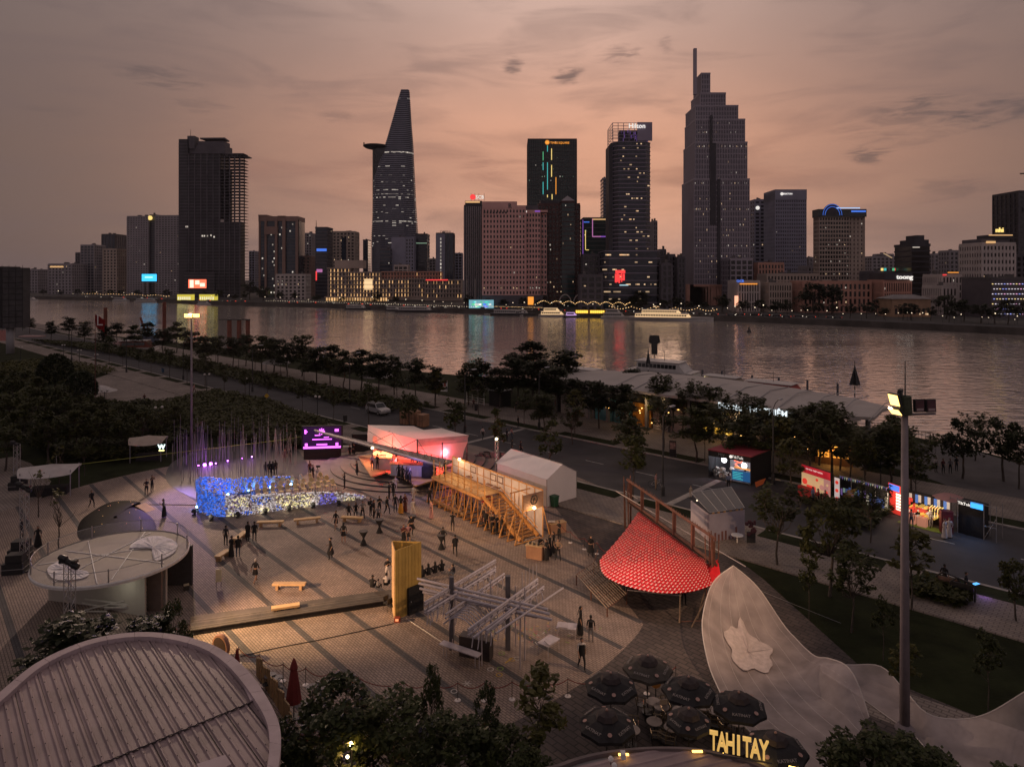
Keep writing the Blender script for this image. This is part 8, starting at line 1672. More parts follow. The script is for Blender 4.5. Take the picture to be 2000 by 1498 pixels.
def cafe_parasol(label,apex_px,zap,r,mt=blk,rz=0.0,pole=True):
 x,y=P(*apex_px,zap);t=thing('cafe_parasol',label,'parasol',(x,y,0),rz,'black cafe parasols');n=8;drop=r*.36;apex=(0,0,zap);rim=[(r*cos(2*pi*i/n),r*sin(2*pi*i/n),zap-drop)for i in range(n)]
 for i in range(n):
  a,b=rim[i],rim[(i+1)%n];g=[apex,lerp(apex,a,.5),lerp(apex,b,.5),a,b];g[1]=(g[1][0],g[1][1],g[1][2]+.05);g[2]=(g[2][0],g[2][1],g[2][2]+.05);mid=((a[0]+b[0])/2*.985,(a[1]+b[1])/2*.985,(a[2]+b[2])/2+.02)
  MB().add(g+[mid,(a[0],a[1],a[2]-.14),(b[0],b[1],b[2]-.14),(mid[0],mid[1],mid[2]-.14)],[(0,1,2),(1,3,5,4,2),(3,6,8,5),(5,8,7,4)]).B('canopy_panel',mt,t)
 MB().lathe([(.52,zap-.10),(.40,zap+.08),(.1,zap+.16)],8).B('vent_cap',mat('parasol vent',(.040,.030,.032),.8,.2,4),t);MB().tube((0,0,0),(0,0,zap+.2),.03).B('pole',DM,t);MB().ball((0,0,zap+.22),.06,6).B('finial',prt2,t);MB().lathe([(.3,0),(.3,.1)],10).B('base',DM,t)
 for i in range(n):
  a=2*pi*(i+.5)/n;rr_=r*.80;slope=atan2(drop,r*.924);pos=(rr_*cos(a)*.95,rr_*sin(a)*.95,zap-drop*.74+.075)
  ew=Matrix(((-sin(a),-cos(a)*cos(slope),cos(a)*sin(slope)),(cos(a),-sin(a)*cos(slope),sin(a)*sin(slope)),(0,sin(slope),cos(slope)))).to_euler()
  if i%2==0:text('KATINAT',prt,t,pos,r*.15,tuple(ew),.005,.02)
  else:o=MB().lathe([(.10,0),(.10,.012)],8).B('printed_emblem',prt2,t,loc=(pos[0],pos[1],pos[2]+.0));o.rotation_euler=tuple(ew)
 return t
gp=mat('grey green parasol cloth',(.060,.052,.045),.85,.2,3)
for px,py,z,r,mt,rz,lb in((1193,1322,2.7,1.28,blk,-pi/2+pi/8,'black parasol at upper left of the cafe cluster'),(1265,1288,2.7,1.26,gp,-.9,'greyish older parasol, farthest of the cafe cluster'),(1345,1330,2.7,1.28,blk,-1.0,'black parasol at upper right of the cafe cluster beside the net'),(1443,1360,2.6,1.26,blk,-.6,'black parasol overlapping the net edge'),(1185,1395,2.6,1.28,blk,-pi/2+pi/8,'black parasol at lower left of the cafe cluster'),(1345,1392,2.6,1.02,blk,.1,'black parasol behind the first glowing letter'),(1515,1440,2.6,1.32,blk,-.3,'black parasol right of the glowing letters')):cafe_parasol(lb,(px,py),z,r,mt,rz)
cup=mat('pale table disc',(.30,.25,.23),.5,.1,3);rng=random.Random(31);n=0
spots=[(1277,1398),(1292,1408),(1325,1394),(1360,1400),(1376,1408),(1400,1418),(1278,1438),(1312,1450),(1235,1455),(1328,1416),(1440,1440),(1418,1425)]
t0_=thing('cafe_table','round cafe table','table',(0,0,0),0,'round tables among the black parasols');MB().lathe([(.36,.71),(.38,.73),(.36,.75)],16).B('tabletop',cup,t0_);MB().tube((0,0,0),(0,0,.71),.03).B('leg',DM,t0_);MB().lathe([(.24,0),(.24,.03)],10).B('base',DM,t0_)
for i,q in enumerate(spots):
 lb='pale round cafe table under the black parasols, %s counting from the plaza side'%ordn(i)
 if i==0:t0_.location=P3(*q,.008);t0_['label']=lb
 else:dup(t0_,P3(*q,.008),i,lb)
def wire_chair():
 t=thing('cafe_chair','dark metal cafe chair','chair',(0,0,0),0,'dark metal chairs among the black parasols');MB().box(-.2,.2,-.2,.2,.43,.46).B('seat',mat('dark seat',(.05,.045,.042),.5),t);m=MB();m.path([(-.2,.2,.45),(-.21,.26,.85),(.21,.26,.85),(.2,.2,.45)],.022,4);m.path([(-.2,-.2,.45),(-.24,-.18,.66),(-.22,.22,.68)],.016,4);m.path([(.2,-.2,.45),(.24,-.18,.66),(.22,.22,.68)],.016,4);m.tube((-.2,.25,.65),(.2,.25,.65),.016,n=4);m.B('frame',mat('brassy metal',(.22,.17,.11),.35,.1,4,metal=.7),t);[MB().tube((x,y,0),(x*.95,y*.95,.44),.018,n=4).B('leg',DM,t)for x in(-.18,.18)for y in(-.18,.18)];return t
w0=wire_chair();n=0
for i,q in enumerate(spots):
 bx_,by_=P(*q)
 for k in range(3):
  a=rng.random()*6.28;loc=(bx_+.62*cos(a+k*2.1),by_+.62*sin(a+k*2.1),.008);lb='dark cafe chair at the %s pale table from the plaza side, %s one'%(ordn(i),('nearer','middle','farther')[k])
  if n==0:w0.location=loc;w0['label']=lb
  else:dup(w0,loc,a+k*2.1-pi/2,lb)
  n+=1
t=thing('menu_board','orange round logo board between the parasols','sign',(*P(1281,1362),.01));MB().lathe([(.26,0),(.26,.04)],14).B('disc',mat('amber disc',(.45,.20,.05)),t,loc=(0,0,.75)).rotation_euler=(pi/2,0,0);MB().tube((0,.03,0),(0,.03,.6),.03).B('post',DM,t)
for i,(px,py,lb)in enumerate(((1185,1415,'white menu card on a stand under the lower left parasol'),(1296,1380,'white lettered card beside the farthest cafe tables'))):t=thing('menu_stand',lb,'sign',(*P(px,py+25),.01),.2*i);MB().box(-.2,.2,-.02,.02,.7,1.0).B('card',mat('pale card',(.5,.42,.38)),t);MB().tube((0,0,0),(0,0,.7),.02).B('post',DM,t)
RZ2=3.2;rr2=thing('cafe_roof','low round cafe building with a mauve ribbed roof at the bottom edge','building',(9,24.5,0));o2=catmull([P(px,py,RZ2)for px,py in[(1040,1520),(1090,1494),(1150,1475),(1220,1464),(1290,1460),(1360,1463),(1420,1475),(1480,1492),(1540,1525),(1600,1580),(1560,1680),(1400,1760),(1200,1760),(1040,1660)]],5,True)
MB().prism(o2,0,RZ2-.12).B('wall',mat('ribbed wall',(.30,.28,.28),.7,.1,.5),rr2,wc=1);c2_=(sum(p[0]for p in o2)/len(o2),sum(p[1]for p in o2)/len(o2))
for k in range(0,len(o2),5):
 idx=[(k+i)%len(o2)for i in range(6)];o_=[o2[i]for i in idx];i_=[(p[0]+(c2_[0]-p[0])*.05,p[1]+(c2_[1]-p[1])*.05)for p in o_];MB().prism((o_+i_[::-1])[::-1],RZ2-.1,RZ2+.06).B('coping_segment',mat('dark coping',(.14,.11,.11),.7,.15,1),rr2,wc=1)
l2=[((Vector(p)-Vector(c2_)).dot(Vector((.95,.31))),(Vector(p)-Vector(c2_)).dot(Vector((-.31,.95))))for p in[(q[0]+(c2_[0]-q[0])*.05,q[1]+(c2_[1]-q[1])*.05)for q in o2]]
e=min(l[1]for l in l2)+.1;k=0
while e<max(l[1]for l in l2)-.1:
 def sp2(ee):
  ts=[]
  for i in range(len(l2)):
   a,b=l2[i],l2[(i+1)%len(l2)]
   if(a[1]-ee)*(b[1]-ee)<0:ts.append(a[0]+(b[0]-a[0])*(ee-a[1])/(b[1]-a[1]))
  return(min(ts),max(ts))if len(ts)>=2 else None
 rows=[]
 for de,dz in((0,0),(.2,0),(.25,.045),(.33,.045),(.38,0),(.45,0)):
  s_=sp2(e+de)
  if s_:a,b=[Vector(c2_)+Vector((.95,.31))*t_+Vector((-.31,.95))*(e+de)for t_ in s_];rows.append([(a.x,a.y,RZ2-.05+dz),(b.x,b.y,RZ2-.05+dz)])
 if len(rows)>1:MB().grid(rows).B('roof_sheet',corr,rr2,wc=1)
 e+=.45;k+=1
gl_=emit('letter front glow',(1,.60,.16),.62);gside=mat('letter side',(.25,.14,.04),.5)
ls=thing('letter_sign','row of big glowing yellow letters standing on the cafe roof edge','sign',W(1440,1480,26.6));lp0,lp1=Vector((*P(1394,1470,3.3),3.3)),Vector((*P(1492,1490,3.3),3.3));wd=(lp1-lp0)
for i,ch in enumerate('TAHITAY'):
 p=lp0+wd*(i/6);o=text(ch,gl_,ls,(p.x,p.y,p.z+.46),1.02,(pi/2,0,-.30),.05,.022,wc=1,name='letter',sx=.5 if ch!='I' else .75)
m=MB();m.tube(tuple(lp0-Vector((.3,0,.0))),tuple(lp1+Vector((.3,0,0))),.03,n=4);m.B('base_rail',DM,ls,wc=1);m=MB();m.path([W(1412,1470,29.4),W(1420,1480,29.2),W(1425,1486,29.0)],.025,4);m.path([W(1442,1484,28.6),W(1470,1492,28.2),W(1490,1497,27.9),W(1500,1488,28)],.025,4);m.path([W(1514,1490,28),W(1560,1500,27.4)],.025,4);m.B('light_rope',emit('yellow rope light',(1,.62,.12),7),ls,wc=1)
for p,e_ in((W(1420,1480,28.6),26),(W(1485,1490,27.8),30)):lamp('letter_glow','POINT',p,e_,(1,.58,.15),ls,size=.2)
for i,(px,py,lb)in enumerate(((1218,1474,'warm strip lamp on the left edge of the low cafe roof'),(1362,1468,'warm strip lamp on the right edge of the low cafe roof'))):t=thing('strip_lamp',lb,'lamp',(*P(px,py,RZ2+.1),RZ2+.1));MB().box(-.2,.2,-.04,.04,0,.05).B('tube',emit('amber strip',(1,.55,.1),5),t)
for i,(px,py,lb)in enumerate(((1193,1480,'left white camera globe on the low cafe roof'),(1217,1472,'white box camera on the low cafe roof'),(1200,1493,'lowest white camera globe on the low cafe roof'))):t=thing('security_camera',lb,'camera',(*P(px,py,RZ2+.25),RZ2));MB().ball((0,0,.22),.11,8).B('body',WP,t)if i!=1 else MB().box(-.09,.09,-.12,.12,.1,.32).B('body',WP,t);MB().tube((0,0,0),(0,0,.14),.02).B('bracket',DM,t)
cl_=thing('cable_lamp','coil of wire with warm bulbs on the cafe roof edge','lamp',(*P(1408,1466,RZ2),RZ2));m=MB();m.path([(.1*cos(k),.06*k,.1+.05*sin(k*2))for k in range(8)],.015,4);m.B('wire',DM,cl_)
ka=thing('showcase_kiosk','black glazed showcase kiosk with a dark red roof and bright interior','kiosk',(*P(1445,945),0));k0_,k1_,k2_=P(1384,933),P(1466,949),P(1506,932);kd=Vector(k1_)-Vector(k0_);ks=Vector(k2_)-Vector(k1_);KH=3.05;k3_=(k0_[0]+ks.x,k0_[1]+ks.y)
MB().prism([k0_,k1_,k2_,k3_],.0,.12).B('floor',DM,ka,wc=1);ro=[(k0_[0]-.15,k0_[1]-.15),(k1_[0]+.05,k1_[1]-.2),(k2_[0]+.2,k2_[1]+.05),(k3_[0],k3_[1]+.2)];MB().prism(ro,KH,KH+.10).B('roof',mat('maroon roof',(.30,.035,.055),.6,.15,.6),ka,wc=1)
for nm,a,b,z0,z1,mt in(('side_wall',k1_,k2_,.12,KH,BC),('back_wall',k3_,k2_,.12,KH,mat('pale kiosk back',(.42,.44,.46),.6,.3,1.2)),('side_wall',k0_,k3_,.12,KH,BC),('fascia',k0_,k1_,KH-.62,KH-.01,BC)):v=Vector(b)-Vector(a);MB().obox(((a[0]+b[0])/2,(a[1]+b[1])/2),(v.x,v.y),v.length,.08,z0,z1).B(nm,mt,ka,wc=1)
kang=atan2(kd.y,kd.x);kn=Vector((kd.y,-kd.x)).normalized()
def KA(f,out,z):p=Vector(k0_)+kd*f+kn*out;return(p.x,p.y,z)
text('TikTok',n_white,ka,KA(.70,.07,KH-.30),.42,(pi/2,0,kang),.01,0,wc=1);MB().lathe([(.10,-.02),(.17,-.02),(.17,.02),(.10,.02)],10).B('logo',n_white,ka,loc=tuple(Vector(KA(.545,.08,KH-.3))-wloc(ka))).rotation_euler=(pi/2,0,kang);text('MSV',mat('grey print',(.25,.25,.27)),ka,KA(.32,.07,KH-.28),.4,(pi/2,0,kang),.01,0,wc=1)
m=MB();[m.beam(KA(f,0,.12),KA(f,0,KH-.62),.06)for f in(0,.16,.5,1.0)];m.beam(KA(0,0,.15),KA(1,0,.15),.08);m.B('frame',DM,ka,wc=1)
for f,z in((.30,2.0),(.78,1.75)):MB().ball(KA(f,-.9,z),.30,10).B('globe_lamp',emit('globe lamp',(.95,.95,1),5),ka,wc=1)
lamp('kiosk_light','POINT',KA(.3,-1.1,2.1),330,(.85,.9,1),ka,size=.2);lamp('kiosk_light','POINT',KA(.75,-1.1,1.9),330,(.85,.9,1),ka,size=.2)
m=MB();[m.beam(KA(a,-.4,z0),KA(b,-.4,z1),.07)for a,b,z0,z1 in((.58,.75,2.3,2.1),(.62,.78,1.95,2.3),(.6,.72,1.9,1.6))];m.B('neon_zigzag',emit('red neon soft',(1,.18,.10),2.0),ka,wc=1)
m=MB();[m.ball(KA(.08+.4*RR(),-.5-.6*RR(),.25+.9*RR()),RU(.12,.3),6)for _ in range(22)];m.B('display_goods',mat('pale goods',(.5,.45,.40),.7,.4,2,island=.4),ka,wc=1,kind=ST)
MB().prism([KA(.56,-.08,0)[:2],KA(.98,-.08,0)[:2],KA(.98,-.12,0)[:2],KA(.56,-.12,0)[:2]][::-1],.3,1.35).B('info_panel',emit('blue info panel',(.02,.12,.32),.55),ka,wc=1);m=MB();[m.beam(KA(.58,-.06,1.15-.17*k),KA(.82-.05*(k%2),-.06,1.15-.17*k),.02,.06)for k in range(5)];m.B('info_text',n_cyan,ka,wc=1);MB().beam(KA(.6,-.3,1.62),KA(1.0,-.3,1.55),.04,.14).B('orange_shelf',n_orange,ka,wc=1)
t=thing('flame_banner','small orange flame shaped banner beside the showcase kiosk','banner',(*P(1486,955),0));MB().prism([(-.5,.2),(.2,.5),(.5,1.1),(-.1,.9),(-.6,.7)],-.03,.03).B('sheet',mat('orange cloth',(.5,.13,.04)),t).rotation_euler=(pi/2,0,0);MB().tube((0,0.03,0),(0,0.03,.6),.03).B('post',DM,t)
def standup(name,label,a,b,h,parts,cat='stall',thick=.25,mt=None):
 """upright printed wall between two ground pixels, parts are flat prints (u0,u1,v0,v1,material)"""
 pa,pb=Vector(P(*a)),Vector(P(*b));d=pb-pa;L=d.length;t=thing(name,label,cat,(pa.x,pa.y,0),atan2(d.y,d.x));MB().box(0,L,0,thick,0,h).B('wall',mt or BC,t)
 for k,(u0,u1,v0,v1,m_)in enumerate(parts):MB().box(u0*L,u1*L,-.02-.004*k,-.003,v0*h,v1*h).B('print',m_,t)
 return t,L
rdp=emit('lit red print',(.75,.02,.04),.38);crm=emit('lit cream print',(.95,.62,.32),.4);pkp=emit('lit pink print',(.85,.40,.35),.32);brd=emit('bright red print',(1,.06,.04),.5)
t,L=standup('fair_stall','big red and cream printed fair wall with round pictures',(1566,962),(1622,982),2.9,[(0,1,.74,1,rdp),(0,1,.2,.735,crm),(.78,1,.02,.735,pkp),(.18,.5,.02,.36,brd)]);
for u,v,r_,m_ in((.12,.45,.30,brd),(.72,.42,.26,pkp),(.55,.62,.14,brd),(.9,.55,.12,crm),(.88,.3,.14,brd)):MB().lathe([(r_,-.02),(r_,.02)],14).B('round_picture',m_,t,loc=(u*L,-.05,v*2.9)).rotation_euler=(pi/2,0,0)
text('TRÀ SỮA THẬT NGON',n_white,t,(L*.45,-.05,2.6),.2,(pi/2,0,0),.005,.0)
o=MB().box(.4,2.0,-1.0,-.5,0,1.0).B('counter',mat('red counter',(.45,.03,.03)),t)
t,L=standup('roll_banner','narrow white banner with three red portraits beside the red fair wall',(1629,982),(1641,986),2.6,[(.08,.92,.02,.97,emit('lit white banner',(.75,.62,.60),.5))],'banner',.06)
for v in(.2,.5,.8):MB().lathe([(.17,-.02),(.17,.02)],12).B('portrait',brd,t,loc=(L*.5,-.04,2.6*v)).rotation_euler=(pi/2,0,0)
bluep=[emit('dim blue print',(.06,.10,.28),.5),emit('dim violet print',(.20,.12,.36),.5),emit('dim teal print',(.25,.36,.30),.5),emit('dim cream print',(.55,.50,.38),.5)];rng=random.Random(41)
t,L=standup('fair_stall','long dark stall row with blue violet pennants behind the trees',(1641,978),(1735,1004),2.2,[(a/16,(a+.8)/16,rng.uniform(.1,.45),rng.uniform(.5,.8),bluep[rng.randrange(4)])for a in range(16)]);m=MB();[m.add([(L*i/22,-.1,2.45),(L*(i+.8)/22,-.1,2.45),(L*(i+.4)/22,-.1,2.15)],[(0,1,2)],i%4)for i in range(22)];m.B('pennant',bluep,t,kind=ST);m=MB();[m.tube((L*i/4,-.1,0),(L*i/4,-.1,2.6),.03,n=4)for i in range(5)];m.tube((0,-.1,2.5),(L,-.1,2.5),.03,n=4);m.B('frame',GM,t)
for k in range(4):o=MB().beam((.3+.2*k,-.4,.5+.25*k),(1.5+.1*k,-.4,.9+.25*k),.1,.14).B('gold_rib',mat('gold rib',(.35,.22,.06)),t)
t,L=standup('fair_stall','bright red and white stall with product shelves directly behind the mast',(1735,998),(1772,1012),2.7,[(0,1,0,1,brd),(.42,1.0,.16,.72,emit('lit shelf white',(1,.86,.68),1.6)),(.05,.6,.78,.98,n_blue)]);m=MB();[m.box(L*.44,L*.98,-.12,-.06,.6+.28*k,.66+.28*k)for k in range(5)];m.B('shelf',brd,t);lamp('stall_light','POINT',(t.location.x+.9,t.location.y-1.0,1.7),55,(1,.75,.5),t,size=.3)
cols=[emit('goods red',(.85,.08,.05),.55,.5),emit('goods gold',(.9,.55,.10),.6,.5),emit('goods white',(.75,.62,.5),.5,.5),emit('goods blue',(.10,.25,.7),.5,.5),mat('goods dark',(.05,.04,.05))]
t,L=standup('fair_stall','crowded lit goods stall with gold racks and red counters right of the mast',(1770,1010),(1856,1032),2.5,[(a/14,(a+.9)/14,.62+.04*(a%3),.92,(cols[3],cols[2],cols[4])[a%3])for a in range(14)])
m=MB();rng=random.Random(44);[m.box(x:=L*rng.random(),x+rng.uniform(.08,.3),-.9*rng.random()-.1,-.05,z:=rng.uniform(.3,1.5),z+rng.uniform(.08,.25),rng.choice([0,0,1,1,2,4]))for _ in range(90)];m.B('goods',cols,t,kind=ST)
m=MB();[m.path([(L*(.62+.06*i),-.9,.9),(L*(.64+.06*i),-.95,1.7),(L*(.70+.06*i),-.9,1.95)],.035,4)for i in range(5)];m.B('gold_rack',n_yellow,t,kind=ST)
for u0,u1 in((.18,.36),(.42,.62)):MB().box(L*u0,L*u1,-1.6,-1.1,0,.8).B('counter',emit('lit counter',(.6,.25,.16),.5),t)
MB().box(0,L,-2.0,-.9,.0,.03).B('green_mat',mat('green mat',(.13,.20,.03)),t);m=MB();[m.obox((L*(.08+.05*i),-.8),(1,1),.3,.3,1.2+.3*(i%3),1.5+.3*(i%3))for i in range(3)];m.B('lattice',brd,t);lamp('stall_light','POINT',(t.location.x+2.4,t.location.y-2.2,1.9),60,(1,.7,.45),t,size=.3)
t=thing('drink_fridge','dark red drinks fridge at the right end of the goods stall','fridge',(*P(1848,1040),0),-.3);MB().box(-.45,.45,-.35,.35,0,1.9).B('case',mat('maroon case',(.12,.02,.03),.4),t);MB().box(-.36,.36,-.37,-.352,.2,1.6).B('door',mat('fridge door',(.16,.03,.04),.2),t);MB().box(.28,.32,-.41,-.37,.8,1.2).B('handle',GM,t)
parasol('striped red and white parasol over the goods stall',P(1855,1030),1.35,3.0,fabric('striped canvas',(.42,.24,.24),.2))
t,L=standup('photo_booth','tall black booth with a lit name and a blue sign at right',(1872,1040),(1920,1053),2.75,[(.5,1.0,.88,1.06,emit('blue booth sign',(.05,.38,1),1.6))],'booth',1.2);text('TikTok',n_white,t,(L*.24,-.05,2.6),.32,(pi/2,0,0),.01,.03);m=MB();[m.tube((x,-.1,0),(x,-.1,3.0),.03,n=4)for x in(-.6,-.05,L+.1,L+1.0)];[m.tube((x,1.2,0),(x,1.2,3.0),.03,n=4)for x in(-.6,L+.1,L+1.0)];m.tube((-.6,-.1,2.9),(L+1,-.1,2.9),.025,n=4);m.tube((L+.1,-.1,.1),(L+1,-.1,2.0),.02,n=4);m.tube((L+.1,-.1,1.2),(L+1,-.1,1.2),.02,n=4);m.B('scaffold',GM,t)
lamp('booth_glow','AREA',tuple(Vector(t.location)+Vector((1.2,-.5,2.5))),30,(.25,.5,1),t,tuple(Vector(t.location)+Vector((1.2,-4,0))),1.0)
for px,py,lb in((1852,1160,'left sloped display panel on the pavement at right'),(1880,1172,'right sloped display panel with people beside it')):
 t=thing('display_panel',lb,'display panel',(*P(px,py),.1),-.7);m=MB();m.path([(-.7,0,0),(-.7,0,1.0),(-.3,0,1.35),(.5,0,1.2),(.7,0,.9),(.7,0,0)],.06,5);m.B('frame',DM,t);MB().box(-.62,.62,-.03,.03,.1,1.05).B('panel',mat('brown picture',(.16,.10,.085),.5,.4,2)if px<1860 else BP,t)
t=thing('tablet_light','bluish glowing tablet on the pavement at right','tablet',(*P(1906,1140,1.0),1.0),.4);MB().box(-.25,.25,-.12,.12,0,.02).B('screen',emit('cyan tablet',(.1,.45,1),1.4),t);MB().tube((0,0,-.9),(0,0,-.01),.03).B('post',DM,t);lamp('tablet_glow','POINT',(t.location.x+.5,t.location.y-.3,.5),7,(.4,.2,1),t,size=.1)
t=thing('bench_stack','white folding tables under the promenade trees','table',(*P(1715,890),.02),.3);MB().box(-.9,.9,-.4,.4,.7,.75).B('top',WP,t);[MB().tube((x,y,0),(x,y,.7),.025,n=4).B('leg',GM,t)for x in(-.8,.8)for y in(-.3,.3)]
for i,(px,py,lb)in enumerate(((1713,905,'white cafe table among the promenade trees, left one'),(1755,893,'white cafe table among the promenade trees, right one'),(1690,888,'white cafe table by the bare tree with bulbs'))):t=thing('cafe_table',lb,'table',(*P(px,py),.02));MB().lathe([(.4,.7),(.4,.74)],12).B('tabletop',WP,t);MB().tube((0,0,0),(0,0,.7),.03).B('leg',DM,t)
t=thing('advert_stand','tall dark advertising stand near the road lamp','advertising stand',(*P(1314,893),.1),-.3);MB().box(-.4,.4,-.06,.06,.1,1.9).B('panel',BP,t);MB().box(-.33,.33,-.075,-.062,.9,1.75).B('poster',mat('poster print',(.4,.26,.22),.5,.5,4),t);MB().box(-.45,.45,-.2,.2,0,.1).B('foot',DM,t)
t=thing('festoon_lights','few warm bulbs strung on the bare tree by the terminal end','string lights',P3(1700,872));m=MB();[m.ball(W(px,py,88),.10,6)for px,py in((1682,811),(1695,809),(1703,812),(1710,813),(1688,814))];m.B('bulb',emit('bright bulb',(1,.8,.45),14),t,wc=1,kind=ST)
t=thing('promenade_kiosk','hidden kiosk glowing orange behind the terminal trees','kiosk',(*P(1628,905),.02),-.4);MB().box(-2,2,-1,1,0,2.4).B('wall',mat('dark kiosk wood',(.12,.06,.03)),t);MB().box(-2.3,2.3,-1.4,1.2,2.4,2.55).B('roof',DM,t);m=MB();[m.box(-1.7+.7*i,-1.2+.7*i,-1.05,-1.0,.9,1.8)for i in range(5)];m.B('lit_opening',emit('orange opening',(1,.42,.06),.9),t);MB().path([(-2.2+.35*i,-1.5,2.5-.25*sin(pi*i/12))for i in range(13)],.03,4).B('light_rope',emit('amber rope light',(1,.4,.05),4),t);lamp('kiosk_glow','POINT',(t.location.x,t.location.y-2.0,1.6),70,(1,.5,.12),t,size=.3)
rail=thing('riverside_railing','thin dark railing along the promenade edge above the water','railing',(*P(1850,868),0));m=MB();q=[P(1700,838),P(1780,852),P(1850,867),P(2000,903),P(2200,965)]
for a,b in zip(q[:-1],q[1:]):
 for z in(.5,1.0):m.tube((*a,z),(*b,z),.03,n=4)
 for k in range(10):c=lerp(a,b,k/10);m.tube((*c,0),(*c,1.0),.025,n=4)
m.B('rail',DM,rail,wc=1)
for a,b,lb in(((110,912),(560,858),'greenish taut tape line along the lawn behind the pole forest'),((560,858),(640,842),'greenish tape line running to the blade roof tip')):
 t=thing('barrier_tape',lb,'tape',(*P(*a),0));MB().tube(W(*a,F*21/(a[1]-HOR+10)),W(*b,F*21/(b[1]-HOR+14)),.03,n=4).B('tape',mat('yellow green tape',(.30,.32,.06)),t,wc=1);[MB().tube((P(*q)[0],P(*q)[1],0),(P(*q)[0],P(*q)[1],1.3),.03,n=4).B('post',GM,t,wc=1)for q in(a,b)]
skin_m=mat('skin',(.36,.21,.145),.6,.06,8);hair_m=mat('black hair',(.012,.010,.010),.6,.1,20);grey_hair=mat('white hair',(.45,.42,.40),.7,.1,20);shoe_m=mat('dark shoes',(.02,.018,.018),.5,.1,8);eye_m=mat('dark eye',(.01,.01,.01),.3)
CL={'black':mat('black clothes',(.014,.013,.015),.9,.2,12),'navy':mat('navy clothes',(.022,.022,.032),.9,.2,12),'white':mat('white clothes',(.50,.45,.44),.9,.1,12),'grey':mat('grey clothes',(.16,.15,.16),.9,.15,12),'yellow':mat('mustard silk',(.55,.26,.035),.7,.15,10),'wine':mat('wine clothes',(.10,.025,.025),.85,.15,12),'pink':mat('dusty pink clothes',(.42,.22,.22),.9,.1,12),'blue':mat('pale blue clothes',(.20,.24,.36),.9,.1,12),'cream':mat('cream clothes',(.48,.40,.31),.9,.1,12),'red':mat('red clothes',(.33,.03,.03),.9,.1,12),'denim':mat('denim',(.06,.075,.11),.9,.15,12),'tan':mat('tan clothes',(.28,.19,.12),.9,.1,12),'skin':skin_m,'green':mat('bottle green clothes',(.015,.05,.04),.9,.2,12)}
